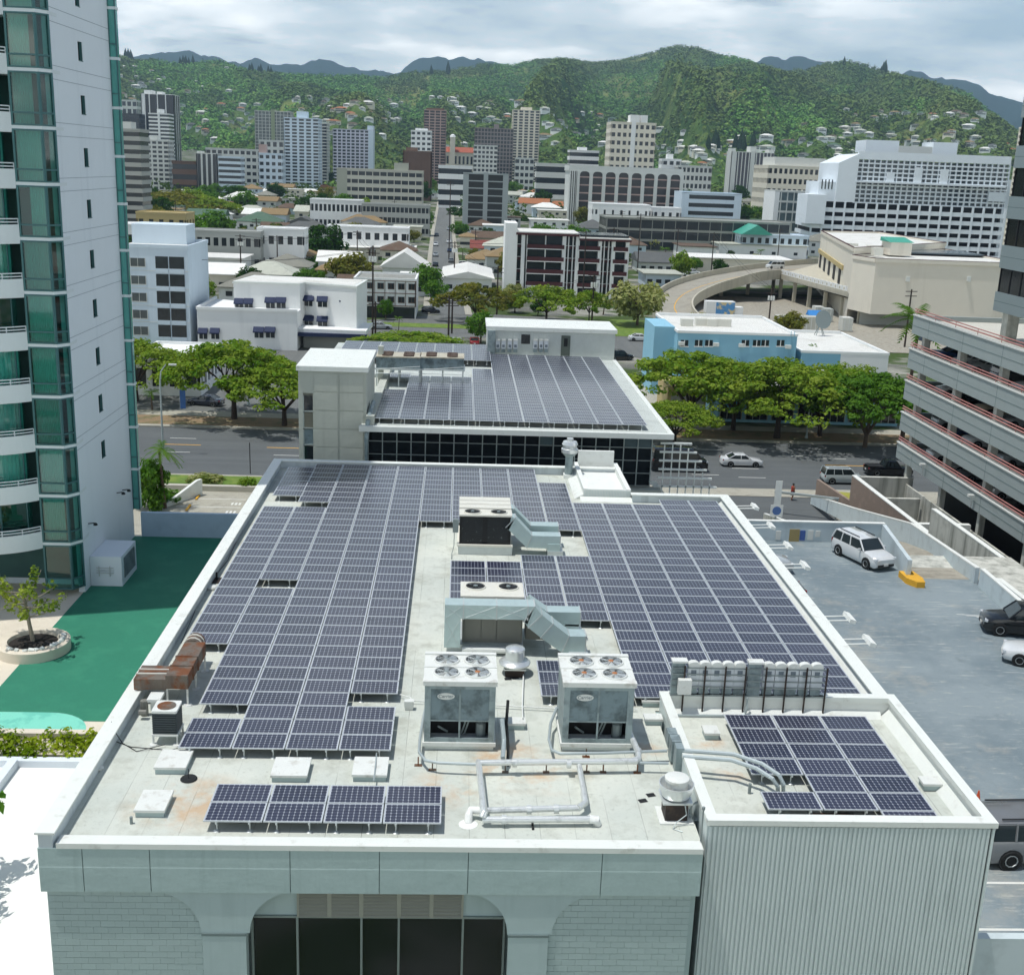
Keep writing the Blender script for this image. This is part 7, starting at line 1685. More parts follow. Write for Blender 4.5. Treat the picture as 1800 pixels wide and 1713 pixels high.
for i in range(14, 34, 4):
    c = (O_[i] + I_[i]) / 2 - b0; g = G(); g.box(c[0] - .4, c[0] + .4, c[1] - .4, c[1] + .4, -float(b0[2]) , c[2] - 1.0); part('column', g, M_rw, t)
# dock deck between ramp and warehouse
ia = I_[-1]; oa = O_[-1]
t = thing('dock_deck', 'raised dock deck with patterned rail in front of the warehouse doors', 'deck', (float(ia[0]), float(ia[1]), 0))
b0 = np.array(t.location); e0 = np.array((cxx + .0, Yc + 1.0, 0)); far = np.array((cxx + q3[0], Yc + q3[1], 0)); oo = np.array((oa[0], oa[1], 0)); ii = np.array((ia[0], ia[1], 0))
pl = [ii - b0, e0 - b0, np.array((cxx + q2[0], Yc + q2[1], 0)) - b0, far - b0, oo - b0]
g = G(); g.prism([(float(p_[0]), float(p_[1])) for p_ in pl], dk - 1.1, dk); part('deck_slab', g, M_rw, t)
a, b = ii - b0, e0 - b0; d_ = b - a; L_ = float(np.linalg.norm(d_)); n_rail = 22
for i in range(n_rail):
    p0 = a + d_ * (i / n_rail); p1 = a + d_ * ((i + .86) / n_rail); g = G(); g.obox(float(p0[0] + p1[0]) / 2, float(p0[1] + p1[1]) / 2, dk + .65, L_ / n_rail * .86, .18, 1.2, math.atan2(d_[1], d_[0])); part('rail_panel', g, M_wh, t)
    h = G(); cxp, cyp = (p0 + p1)[:2] / 2; h.lathe([(.34, -.12), (.34, .12)], 10); o = part('rail_hole', h, M_rw, t, loc=(float(cxp), float(cyp), dk + .65)); o.rotation_euler = (PI / 2, 0, math.atan2(d_[1], d_[0]))
g = G(); g.obox(float((a + b)[0]) / 2, float((a + b)[1]) / 2, dk - .5, L_, .3, 1.3, math.atan2(d_[1], d_[0])); part('edge_beam', g, M_rw, t)
for i in range(6):
    p_ = a + d_ * (i / 5.5) + np.array((.8, 1.5, 0)); g = G(); g.box(float(p_[0]) - .4, float(p_[0]) + .4, float(p_[1]) - .4, float(p_[1]) + .4, 0, dk - 1.1); part('column', g, M_rw, t)
g = G(); g.box(0, xr - cxx, 6, 6.4, 0, 12); part('dock_back_wall', g, M_greyc, t, loc=(float(cxx - ia[0]), float(Yc - ia[1]) , 0))
# yard under the ramp: truck, containers
sheet('yard', 60, 125, 185, 280, .03, M_ramp)
p = gz(1265, 560); t = thing('box_truck', 'white box truck with blue pictured side parked under the ramp', 'truck', tuple(p), 0.06); g = G(); g.box(-3.6, 3.0, -1.2, 1.2, 1.0, 4.0); part('cargo_box', g, M_wh, t); g = G(); g.box(-1.4, 2.95, -1.24, -1.2, 1.2, 3.8); part('side_picture', g, mat('blue truck print', '#4f8fc4', .5, stain=('#e0c98a', .7, .5, .56, .9), vs=.6), t); g = G(); g.box(3.1, 5.0, -1.1, 1.1, .6, 2.8); part('cab', g, M_wh, t); g = G(); g.box(4.4, 5.05, -.95, .95, 1.7, 2.6); part('windscreen', g, M_cglass, t)
for x in (-2.5, 4.0):
    for s_ in (-1, 1): g = G(); g.cyl((x, s_ * 1.15, .5), (x, s_ * .85, .5), .5, 12); part('wheel', g, M_tyre, t)
for i, (u, v, c_, s_) in enumerate(((1365, 580, '#b9b9ae', (9, 3, 3)), (1620, 600, '#28364f', (8, 3, 3.4)), (1432, 562, '#c3c4bd', (2, 3, 3)), (1448, 566, '#aab0ac', (2, 3, 3)), (1480, 583, '#c9cac2', (2.2, 3, 3)), (1340, 592, '#3d4f66', (8, 2, 1.5)))):
    p = gz(u, v); g = G(); g.box(0, s_[0], 0, s_[1], .15, s_[2]); lab = ['long pale trailer in the yard below the ramp', 'dark blue container under the dock deck', 'first pale locker under the dock edge', 'second pale locker under the dock edge', 'third pale locker under the dock edge', 'low dark container behind the blue shop'][i]; t = one('container', g, mat('container ' + c_, c_, .6, var=.06), lab, 'container', tuple(p), 0)
    for k in range(int(s_[0])): h = G(); h.box(k + .3, k + .5, -.05, -.001, .3, s_[2] - .1); part('rib', h, M_lgrey, t)
p = gz(1420, 572); g = G(); g.extr([(0, 2.2), (2.5, 2.2), (1.25, 3.3)], 'x', 0, 3.5); t = one('canopy_tent', g, mat('blue canopy cloth', '#2f7fc4', .7), 'blue canopy tent in the loading yard', 'tent', tuple(p)); g = G()
for x in (.1, 3.4):
    for y in (.1, 2.4): g = G(); g.cyl((x, y, 0), (x, y, 2.2), .05, 5); part('pole', g, M_cond, t)
car('van', WHITE, 'white van leaving the dock deck onto the ramp', tuple(gz(1362, 472, 6.5)), 3.4, cat='van', name='van')
car('sedan', SILVER, 'silver car on the avenue behind the awning building', tuple(gz(668, 578)), .12); car('hatch', DKB, 'dark car turning at the avenue corner', tuple(gz(757, 550)), .1); car('sedan', WHITE, 'white car on the avenue left of the blue shop', tuple(gz(1125, 599)), .0)
car('sedan', RED, 'red car behind the glass office penthouse', tuple(gz(834, 606)), 1.57); car('sedan', WHITE, 'white car left of the red car behind the glass office', tuple(gz(803, 606)), 1.57); car('suv', BLACK, 'dark suv beside the penthouse near the blue shop', tuple(gz(1090, 632)), 0.2)
# ================================================================== houses, poles and trees of the old quarter
RC = {'white': '#e2e2dc', 'pale': '#b9bcae', 'grey': '#85857a', 'tan': '#8a744f', 'brown': '#5f4c3c', 'green': '#4d6b57', 'red': '#7c3a30', 'slate': '#5a5d5c', 'orange': '#a5683f'}
def rm(c): return mat('roof ' + c, RC[c], .8, var=.12, vs=.5, stain=(RC[c] if c == 'white' else '#6b6a5f', .5, .5, .7, .35), rv=.12)
WC = {'w': M_wh, 'c': M_cream_, 'b': M_bw, 'g': M_lgrey, 'o': M_ochre}
HN = [0]
def house(x, y, w, d, h, kind, rc, wc, label, rz=0., group=None, z=None, nwin=3, rh=None):
    t = thing('house', label, 'house', (x, y, float(TZ(y)) if z is None else z), rz, group)
    g = G(); g.box(-w / 2, w / 2, -d / 2, d / 2, -2, h); part('wall', g, WC[wc], t)
    o_ = .7; a, b = w / 2 + o_, d / 2 + o_; rh = rh or min(w, d) * .24; g = G(); k = max(0, a - b)
    if kind == 'hip':
        A = [(-a, -b, h), (a, -b, h), (a, b, h), (-a, b, h)]; R1, R2 = (-k, 0, h + rh), (k, 0, h + rh)
        if k > .05: g.face([A[0], A[1], R2, R1]); g.face([A[1], A[2], R2]); g.face([A[2], A[3], R1, R2]); g.face([A[3], A[0], R1])
        else:
            for i in range(4): g.face([A[i], A[(i + 1) % 4], R1])
        g.face(A[::-1]); g.box(-a, a, -b, b, h - .18, h - .01)
    elif kind == 'gable':
        g.extr([(-b, h), (b, h), (0, h + rh)], 'x', -a, a); g.box(-a, a, -b, b, h - .18, h - .01)
    elif kind == 'gabley':
        g.extr([(-a, h), (0, h + rh), (a, h)][::-1], 'y', -b, b); g.box(-a, a, -b, b, h - .18, h - .01)
    else: g.box(-a, a, -b, b, h, h + .3)
    part('roof', g, rm(rc), t)
    for i in range(nwin):
        xx = -w / 2 + w * (i + .5) / nwin
        for s_ in range(max(1, int(h / 2.9))):
            g = G(); g.box(xx - .75, xx + .75, -d / 2 - .06, -d / 2 + .02, s_ * 2.8 + 1.1, s_ * 2.8 + 2.2); part('window', g, M_gl, t)
    return t
def hpx(u0, u1, vb, h, d, kind, rc, wc, label, rz=0., rh=None):
    uc = (u0 + u1) / 2; p = gz(uc, vb); Y = float(p[1]); p = gz(uc, vb, float(TZ(Y))); Y = float(p[1]); w = float(gy(u1, vb, Y)[0] - gy(u0, vb, Y)[0]) - 1.2
    OCC.append((float(p[0]), Y + d / 2, max(w, d) * .62)); return house(float(p[0]), Y + d / 2, max(4, w), d, h, kind, rc, wc, label, rz, 'houses of the old quarter', None, 4, rh)
OCC = []
HT = [(337, 425, 512, 4.2, 12, 'gable', 'white', 'c', 'cream house with white gable roof right of the blue-white block', 0, 2.2), (345, 430, 492, 5.6, 14, 'flat', 'white', 'w', 'white flat-roofed house behind the cream gable house'),
 (383, 462, 472, 5.4, 12, 'hip', 'brown', 'g', 'brown hip-roofed two-storey house left of centre'), (413, 520, 506, 3.4, 13, 'hip', 'pale', 'w', 'pale hip-roofed house behind the awning building'), (476, 552, 478, 4.8, 12, 'hip', 'tan', 'w', 'tan hip-roofed two-storey house with white walls'), (455, 545, 490, 3.4, 12, 'hip', 'grey', 'w', 'dark grey hip roof in front of the tan-roofed house'),
 (412, 492, 402, 3.4, 16, 'hip', 'green', 'w', 'green hip-roofed house beyond the long motel'), (322, 364, 412, 3.2, 12, 'hip', 'pale', 'w', 'pale hip-roofed cottage beside the ochre block'), (458, 505, 392, 4.5, 12, 'gable', 'tan', 'b', 'tan-roofed house with grey-blue walls left of the dark tree'), (500, 560, 405, 3.2, 12, 'gabley', 'slate', 'b', 'slate gable house near the green-roofed house'), (505, 560, 420, 3, 10, 'hip', 'brown', 'w', 'brown low roof beside the slate gable'),
 (605, 720, 452, 3.2, 16, 'hip', 'white', 'w', 'wide white hip roof before the maroon-trimmed motel', 0, 4), (572, 650, 462, 4.8, 11, 'flat', 'white', 'c', 'white slab-roofed two-storey house, left of a pair'), (657, 730, 464, 5.0, 11, 'flat', 'white', 'c', 'white slab-roofed two-storey house, right of a pair'), (556, 634, 485, 4.0, 11, 'gable', 'white', 'w', 'white gable roof behind the grey hip roof'), (553, 628, 502, 4.0, 12, 'hip', 'tan', 'g', 'tan hip roof behind the awning building'), (668, 752, 505, 5.2, 16, 'gabley', 'white', 'w', 'big white gable hall beside the walk-up block', 0, 4), (700, 760, 520, 4.5, 12, 'flat', 'white', 'w', 'white lean-to roof right of the walk-up block'),
 (775, 868, 516, 4.0, 30, 'gabley', 'white', 'w', 'long white metal-roofed shed by the side street', 0, 1.6), (806, 838, 435, 4.2, 10, 'hip', 'tan', 'c', 'tan-roofed cottage right of the side street'), (826, 884, 452, 3.0, 12, 'gable', 'red', 'w', 'red-roofed house right of the side street', 0, 2.6), (828, 890, 432, 3.2, 10, 'gable', 'brown', 'c', 'brown-roofed house behind the red-roofed one'), (818, 890, 475, 3.4, 12, 'hip', 'tan', 'w', 'tan hip-roofed house left of the balcony apartments'), (848, 892, 418, 5.4, 12, 'flat', 'white', 'b', 'blue-grey two-storey flat-roofed house'),
 (1120, 1185, 480, 3.5, 18, 'gable', 'slate', 'g', 'grey-roofed shed right of the balcony apartments'), (1130, 1200, 505, 3.6, 14, 'flat', 'pale', 'b', 'pale flat shed left of the ramp'), (1166, 1222, 432, 4.6, 16, 'hip', 'green', 'w', 'green pyramid-roofed house right of centre'), (1205, 1395, 478, 4.2, 20, 'flat', 'white', 'c', 'long white-roofed warehouse before the teal-roofed clinic'), (1195, 1260, 455, 4.4, 18, 'flat', 'brown', 'w', 'brown flat-roofed shop behind the long warehouse'), (1260, 1420, 452, 4.5, 22, 'flat', 'pale', 'w', 'pale flat roof with skylight bumps by the clinic'),
 (930, 1000, 408, 6, 14, 'flat', 'white', 'w', 'white flat house behind the balcony apartments'), (1010, 1075, 425, 6, 14, 'hip', 'slate', 'b', 'slate hip-roofed house above the balcony apartments'), (1070, 1130, 430, 5.5, 12, 'flat', 'white', 'b', 'white-roofed house with panels near the long office'), (945, 1000, 385, 6, 14, 'flat', 'white', 'c', 'cream two-storey block behind the dark-balcony block'), (598, 680, 412, 5.5, 12, 'hip', 'tan', 'w', 'tan hip roof behind the maroon-trimmed motel'), (690, 742, 420, 5, 12, 'flat', 'pale', 'c', 'pale flat house by the side street')]
for q in HT: hpx(*q)
# long low motels
def lowb(*a, **k): t = bld(*a, **k); OCC.append((float(t[0].location[0]) + t[1] / 2, float(t[0].location[1]) + 6, t[1] * .55)); return t
lowb('motel', 'long two-storey motel with pale yellow roof edge left of centre', 300, 330, 458, 407, 9, 2, 9, wall=M_greyc, hb=.6, pw=.4, roof=M_ochre)
lowb('motel', 'white motel wing with flat roof joining the yellow-edged motel', 305, 452, 535, 403, 9, 2, 5, wall=M_wh, hb=.62, pw=.45)
lowb('motel', 'two-storey motel with maroon roof trim in the centre', 352, 575, 718, 400, 9, 2, 9, wall=M_wh, hb=.6, pw=.45, roof=M_maroon)
lowb('motel', 'long three-storey walk-up with open galleries behind the motel', 475, 636, 755, 360, 9, 3, 16, wall=M_greyc, hb=.5, pw=.2)
lowb('motel', 'low white gallery block behind tan roofs left of the walk-up', 490, 545, 636, 352, 12, 2, 12, wall=M_wh, hb=.55, pw=.35)
lowb('ochre_block', 'ochre two-storey block with white roof beside the grey tower', 345, 240, 328, 375, 12, 2, 5, wall=M_ochre, hb=.55, pw=.55)
lowb('white_block', 'white flat block under the ochre block', 320, 205, 290, 396, 12, 1, 5, wall=M_wh, hb=.5, pw=.4)
lowb('clinic', 'white clinic with teal metal roof', 430, 1300, 1420, 414, 16, 2, 9, wall=M_bw, hb=.5, pw=.5, roof=M_tealr)
g = G(); x0, x1 = boxw(1305, 1352, 420, 426); g.extr([(x0 - 1, 9.5), ((x0 + x1) / 2, 13.2), (x1 + 1, 9.5)][::-1], 'y', 424, 440); part('clinic_roof', g, M_tealr); tag(bpy.data.objects['clinic_roof'], 'teal gable roof rising at the left end of the clinic', 'roof'); bpy.data.objects['clinic_roof'].name = 'gable_roof'
# poles
def pole(u, vb, vt, label, can=False, arms=2, m=M_bark2):
    p = gz(u, vb); Y = float(p[1]); z0 = float(TZ(Y)); h = float(gy(u, vt, Y)[2]) - z0
    t = thing('utility_pole', label, 'utility pole', (float(p[0]), Y, z0), random.uniform(-.3, .3), 'utility poles')
    g = G(); g.cyl((0, 0, 0), (0, 0, h), .2, 7, .14); part('post', g, m, t)
    for i in range(arms): g = G(); g.box(-1.3, 1.3, -.08, .08, h - .5 - i * .9, h - .36 - i * .9); part('crossarm', g, m, t)
    if can:
        for s_ in (-.5, .1, .6): g = G(); g.cyl((s_, -.3, h - 2.9), (s_, -.3, h - 1.9), .24, 8); part('transformer', g, M_unitw, t)
    POLES.append((float(p[0]), Y, z0 + h)); return t
POLES = []
for q in [(655, 590, 432, 'brown pole rising right of the awning building', 1), (660, 588, 530, 'short black pole beside the tall brown one'), (798, 502, 424, 'pole with transformers at the white shed corner', 1), (788, 600, 520, 'left of the two thin poles behind the penthouse'), (794, 586, 525, 'right of the two thin poles behind the penthouse'), (873, 553, 468, 'pole among the umbrella trees'), (628, 478, 405, 'pole between the white slab-roofed houses'), (693, 396, 350, 'pole behind the maroon-trimmed motel'), (789, 458, 318, 'tallest pole on the side street'), (424, 494, 412, 'pole with transformers above the pale hip roof', 1), (488, 482, 414, 'pole in front of the tan-roofed house'), (452, 462, 384, 'pole at the end of the yellow-edged motel'), (310, 402, 352, 'pole by the ochre block'), (366, 400, 366, 'pale pole by the cottage', 0), (835, 450, 402, 'pole before the red-roofed house'), (1024, 528, 405, 'pole before the maroon balconies'), (1040, 568, 480, 'pale pole with transformers right of the apartments', 1), (1073, 512, 400, 'pole right of the balcony apartments'), (1120, 480, 375, 'tall pole above the grey shed'), (1188, 465, 400, 'pole by the green pyramid roof'), (1250, 478, 408, 'pole beside the long warehouse'), (1366, 462, 402, 'pole at the clinic'), (1352, 560, 505, 'pole with transformers in the loading yard', 1), (1590, 610, 508, 'pole in front of the beige warehouse'), (1090, 440, 370, 'pole near the arcaded office'), (570, 405, 355, 'pole near the dark tree'), (330, 592, 450, 'rusty brown pole beside the blue-white block')]: pole(*q)
for i, (a, b) in enumerate(((0, 6), (6, 9), (2, 15), (5, 2), (10, 11), (9, 10), (15, 17), (17, 19), (19, 20), (4, 16), (22, 20), (26, 0))):
    P, Q = np.array(POLES[a]), np.array(POLES[b]); g = G()
    for o_ in (-.9, .9):
        pts = [tuple(P * (1 - s_) + Q * s_ + np.array((o_ * 0, 0, -.45 - 4 * s_ * (1 - s_) * 1.2)) - P + np.array((o_ * .6, 0, 0))) for s_ in np.linspace(0, 1, 9)]; g.tube(pts, .035, 3)
    one('power_line', g, M_blk, f"pair of wires strung between utility poles, span {['one', 'two', 'three', 'four', 'five', 'six', 'seven', 'eight', 'nine', 'ten', 'eleven', 'twelve'][i]} of the quarter", 'wire', tuple(P), 0, 'overhead wires')
# named trees
GM = 'trees of the old quarter'
for q in [('umb0', 'left umbrella tree on the avenue median', 835, 566, 772, 905, 500), ('umb1', 'right umbrella tree on the avenue median', 960, 568, 890, 1022, 503), ('umb1', 'small umbrella tree near the flowering trees', 1035, 565, 1000, 1075, 512), ('flow0', 'pale flowering tree left of the ramp', 1120, 572, 1070, 1175, 492), ('flow0', 'pale flowering bush inside the ramp curve', 1225, 605, 1195, 1255, 548), ('green1', 'bright green tree beside the avenue penthouse', 845, 603, 812, 876, 545), ('rain1', 'broad crown rising behind the rear solar array', 720, 625, 640, 800, 585),
 ('dark0', 'big dark banyan beside the grey tower', 305, 345, 240, 345, 293), ('wide0', 'huge olive umbrella tree left of centre', 300, 388, 205, 400, 340), ('wide1', 'second wide umbrella tree beside the olive one', 360, 390, 300, 425, 345), ('dark1', 'dark tree above the green-roofed house', 420, 372, 378, 462, 325), ('mid0', 'green tree behind the cottage', 372, 402, 345, 402, 366), ('dark2', 'dark round tree left of the tan roof', 572, 410, 545, 600, 360), ('mid1', 'olive tree beside the blue-white block roof', 335, 462, 312, 368, 402), ('mid0', 'green tree in front of the tan-roofed house', 555, 480, 530, 575, 448), ('green1', 'hedge-like tree left of the awning roof', 548, 510, 520, 580, 470), ('green1', 'green tree before the walk-up block', 678, 562, 662, 695, 524), ('mid0', 'tree on the left of the side street', 750, 520, 735, 790, 460), ('mid0', 'tree at the top of the side street, left', 745, 402, 722, 760, 365), ('dark1', 'tree left of the dark-balcony block', 805, 390, 790, 832, 362), ('mid0', 'green tree right of the side street', 808, 418, 790, 825, 388), ('mid0', 'tree before the dark-balcony block', 838, 384, 826, 856, 364), ('dark0', 'dark trees behind the white flat house', 905, 398, 880, 950, 378), ('mid2', 'tree behind the balcony apartments', 1052, 418, 1020, 1082, 400), ('mid1', 'orange-tinged tree in front of the arcaded office, left', 1085, 370, 1065, 1110, 345), ('mid1', 'orange-tinged tree in front of the arcaded office, right', 1185, 372, 1168, 1200, 348), ('dark2', 'dark tree by the green pyramid roof', 1105, 408, 1090, 1125, 382), ('mid2', 'tree before the long warehouse', 1320, 470, 1300, 1345, 450), ('flow1', 'reddish blossom tree beside the apartments', 1085, 512, 1060, 1110, 488), ('mid2', 'dark shrubby tree left of the grey shed', 1195, 495, 1180, 1225, 440), ('mid1', 'brownish tree in the yard behind the blue shop', 1385, 598, 1355, 1415, 548), ('mid1', 'tree between the warehouse and the hospital', 1475, 425, 1440, 1500, 400), ('palm2', 'pair palm before the hospital, left', 1488, 430, 1478, 1502, 385), ('palm2', 'pair palm before the hospital, right', 1635, 432, 1622, 1652, 385), ('green1', 'green tree under the cream office', 1345, 375, 1325, 1362, 345), ('wide0', 'flat-topped umbrella tree behind the dark-balcony block', 880, 330, 855, 912, 295), ('flow1', 'red-flowering shrub tree below the blue-white block', 275, 600, 245, 318, 555), ('mid0', 'leafy tree left of the white gable hall', 765, 530, 745, 790, 490), ('palm1', 'palm on the avenue before the awning building', 700, 590, 688, 714, 560)]:
    tree_px(*q, GM, 'palm_tree' if q[0].startswith('palm') else 'tree')
LMK = ['the grey tower', 'the big banyan', 'the piered blocks', 'the white balcony tower', 'the pale lilac slab', 'the side street', 'the dark-balcony block', 'the fluted tower', 'the arcaded office', 'the beige office tower', 'the parking block', 'the twin slab', 'the cream office', 'the hospital']
LMU = [225, 300, 390, 530, 620, 780, 850, 925, 1030, 1110, 1250, 1320, 1400, 1600]
def near(x, y, z=0.):
    v_ = np.array((x, y, z)) - CAM; u = 900 + FPX * float(v_ @ _rt) / float(v_ @ _f); return LMK[int(np.argmin([abs(u - q) for q in LMU]))]
# further houses and trees filling the quarter out to the hills' foot
WORD = {'white': 'white', 'pale': 'pale', 'grey': 'grey', 'tan': 'tan', 'brown': 'brown', 'green': 'green', 'slate': 'slate', 'orange': 'orange', 'red': 'red'}
rr_ = random.Random(21); nh = nt_ = 0
SITES = []
def free(x, y, r): return all((x - a) ** 2 + (y - b) ** 2 > (r + c) ** 2 for a, b, c in OCC)
for _ in range(6000):
    y = 240 + 900 * rr_.random() ** 1.5; c = np.interp(y, [222, 326, 448, 676, 800], [6, 3.6, 1.0, -1.5, -3]); lo, hi = -.42 * (y + 34), .40 * (y + 34)
    x = rr_.uniform(lo, hi)
    if abs(x - c) < 13 or (y < 430 and 56 < x < 200) or (x > 50 and y < 330) or y < 240 + max(0, x) * .9 and x > 15 and y < 300: continue
    if free(x, y, 6.2): SITES.append((x, y))
    else: continue
    if nh < 255 and rr_.random() < .5:
        rc = rr_.choice(['white', 'white', 'white', 'white', 'pale', 'grey', 'tan', 'brown', 'slate', 'green', 'orange']); kd = rr_.choice(['hip', 'hip', 'gable', 'flat', 'flat']); w = rr_.uniform(10, 18); h = rr_.choice([3.2, 3.2, 5.8, 6])
        dist = 'in the ' + ['nearest', 'second', 'third', 'fourth', 'fifth', 'sixth', 'farthest'][min(6, int((y - 240) / 110))] + ' rows'
        house(x, y, w, rr_.uniform(9, 13), h, kd, rc, rr_.choice('wwcgb'), f'{WORD[rc]} {kd}-roofed house {dist}, in line with {near(x, y)}', rr_.uniform(-.15, .15), 'houses filling the quarter', None, 3); nh += 1; OCC.append((x, y, 7))
    elif nt_ < 150:
        k = rr_.choice(['mid0', 'mid1', 'mid2', 'dark0', 'dark1', 'dark2', 'mid0', 'green1']); dist = 'in the ' + ['nearest', 'second', 'third', 'fourth', 'fifth', 'sixth', 'farthest'][min(6, int((y - 240) / 110))] + ' rows'
        nm = {'mid0': 'bright green', 'mid1': 'olive', 'mid2': 'yellow-green', 'dark0': 'dark green', 'dark1': 'dark green', 'dark2': 'dark green', 'green1': 'leafy green'}[k]
        tree(k, f'{nm} tree {dist}, in line with {near(x, y)}', (x, y, float(TZ(y))), rr_.random() * 6, rr_.uniform(.9, 1.55), 'trees filling the quarter'); nt_ += 1; OCC.append((x, y, 4))
gk = 0
for _ in range(2500):
    y = rr_.uniform(224, 470); x = rr_.uniform(-.40, .30) * (y + 34); c = np.interp(y, [222, 326, 448, 676, 800], [6, 3.6, 1.0, -1.5, -3])
    if gk > 105 or abs(x - c) < 6.5 or not free(x, y, 1.2) or (-40 < x < 4 and y < 232) or (x > 45 and y < 345): continue
    k = rr_.choice(['mid0', 'mid2', 'dark1', 'green1', 'palm1', 'flow0', 'mid1']); s_ = rr_.uniform(.35, .75); gk += 1; OCC.append((x, y, 2))
    tree(k, f"small {'palm' if k == 'palm1' else {'mid0': 'bright green', 'mid2': 'yellow-green', 'dark1': 'dark green', 'green1': 'leafy', 'flow0': 'pale flowering', 'mid1': 'olive'}[k] + ' tree'}, {['nearest', 'second', 'third', 'fourth', 'farthest'][int((y - 224) / 50)]} garden row in line with {near(x, y)}", (x, y, float(TZ(y))), rr_.random() * 6, s_ * (1.6 if k == 'palm1' else 1), 'garden trees of the old quarter', 'palm_tree' if k == 'palm1' else 'tree')
# cars along the side street
for i, (y, s_, c_) in enumerate(((290, -1, SILVER), (330, 1, WHITE), (345, -1, BLACK), (362, 1, GREY), (385, -1, SILVER), (405, 1, BLUE), (430, -1, WHITE), (445, 1, WHITE), (480, -1, GREY), (520, 1, SILVER))):
    c = float(np.interp(y, [222, 326, 448, 676, 800], [6, 3.6, 1.0, -1.5, -3])); car('sedan', c_, f"{c_[0]} car parked on the {'left' if s_ < 0 else 'right'} side of the side street, {['first', 'second', 'third', 'fourth', 'fifth'][i // 2]} up", (c + s_ * 2.6, y, float(TZ(y)) + .03), PI / 2, 'cars on the side street', False)
for i, (u, v, c_) in enumerate(((940, 512, SILVER), (960, 513, GREEN), (990, 516, BLUE), (1015, 518, SILVER), (1040, 520, WHITE), (1195, 485, WHITE), (1218, 482, WHITE), (820, 470, WHITE), (832, 478, SILVER))):
    car(['suv', 'van', 'sedan'][i % 3], c_, f"{c_[0]} {['wagon', 'van', 'sedan'][i % 3]} {'below the maroon balconies' if i < 5 else ('beside the grey shed' if i < 7 else 'near the red-roofed house')}, {['first', 'second', 'third', 'fourth', 'fifth', 'left', 'right', 'upper', 'lower'][i]} one", tuple(gz(u, v)), .05, 'cars parked in the quarter', False)

r_ = np.random.default_rng(91); n_ = 1500; yy_ = 560 + 800 * r_.random(n_); xx_ = r_.uniform(-.46, .46, n_) * (yy_ + 34); cl = [(x, y, float(TZ(y)) + r_.uniform(2, 6), r_.uniform(2.4, 5)) for x, y in zip(xx_, yy_) if free(x, y, -1) and abs(x + 1) > 10]
o = obj('treetops', leafmesh('treetops', cl, 14, 2.4, leafmat('far town leaves', '#33501f', '#5d7332'), .8, seed=92)); tag(o, 'far treetops filling the gaps between the towers', 'trees', None, 'stuff')
# ================================================================== larger buildings in the distance
GTW = 'distant towers'
B_ = bld
B_('grey_tower', 'grey concrete tower beside the apartment tower edge', 370, 206, 247, 228, 12, 14, 2, sb=6, wall=M_greyc, style='bands', hb=.5, blank='l', pent=((.1, .6, .1, .6, 2.5),), glass=M_gl, pen_m=M_lgrey)
B_('dark_tower', 'white-ribbed dark glass tower at the far left', 1250, 249, 306, 166, 26, 22, 4, wall=M_wh, glass=mat('near black glass', (.008, .01, .013), .2, var=.3), style='piers', pw=.12, blank='l', pent=((.08, .3, .1, .8, 4), (.45, .62, .2, .7, 3)))
B_('dark_slab', 'dark low slab left of the white-ribbed tower', 1200, 205, 246, 200, 22, 12, 5, wall=M_darkc, glass=M_gl, style='grid', hb=.3, pw=.12)
B_('terrace_block', 'pale terraced block above the dark slab', 1500, 205, 242, 176, 20, 8, 4, wall=M_lgrey, hb=.4, pw=.3)
B_('balcony_tower', 'white balcony tower in front of the white-ribbed tower', 1050, 262, 298, 200, 18, 17, 3, wall=M_wh, style='bands', hb=.45, blank='C', pent=((.4, .65, .1, .6, 4),))
B_('blind_slab', 'grey-white slab with blind left wall', 820, 257, 297, 247, 16, 11, 4, wall=M_lgrey, style='grid', hb=.45, pw=.3, blank='l', pent=((.1, .45, .2, .7, 3),))
B_('piered_block', 'pale piered block among trees left of the white tower', 780, 346, 382, 270, 16, 8, 4, wall=M_lgrey, style='piers', pw=.35, pent=((.0, .2, .1, .8, 1.5),)); B_('piered_block', 'banded block right of the pale piered block', 760, 384, 424, 276, 14, 7, 5, wall=M_bw, style='bands', hb=.5); B_('hillfoot_block', 'long grey block behind the piered blocks', 860, 362, 462, 262, 14, 6, 10, wall=M_lgrey, style='grid', hb=.5, pw=.3)
B_('brown_house_block', 'brown and white terrace block beside the blind slab', 800, 303, 348, 284, 14, 3, 5, wall=M_brownc, style='bands', hb=.5); B_('pink_block', 'pinkish block left of the white tower', 820, 455, 497, 270, 14, 6, 4, wall=M_bw, style='grid', hb=.5, pw=.4, pent=((.0, .3, .1, .6, 6),), pen_m=M_pink)
B_('glass_slab', 'dark speckled glass slab with green core', 1150, 448, 512, 196, 18, 20, 10, wall=M_lgrey, glass=mat('speckled glass', '#5f6766', .2, var=.8, vs=.25), style='grid', hb=.12, pw=.12, blank='C', roof=M_cream_, pen_m=wm_('pale green core', '#8f9b7d'))
B_('blue_trim_block', 'small block with pale blue roof left of the white tower', 950, 456, 500, 247, 16, 6, 4, wall=M_lgrey, hb=.4, pw=.4)
B_('white_tower', 'white balcony tower with pale blue crown', 880, 499, 561, 208, 18, 22, 5, sb=4, wall=M_bw, style='grid', hb=.42, pw=.32, pent=((.35, .65, .2, .7, 5),), pen_m=M_bw); B_('behind_tower', 'greyish slab just right of the white balcony tower', 1000, 556, 575, 217, 20, 20, 2, sb=8, wall=M_lgrey, hb=.3, pw=.2)
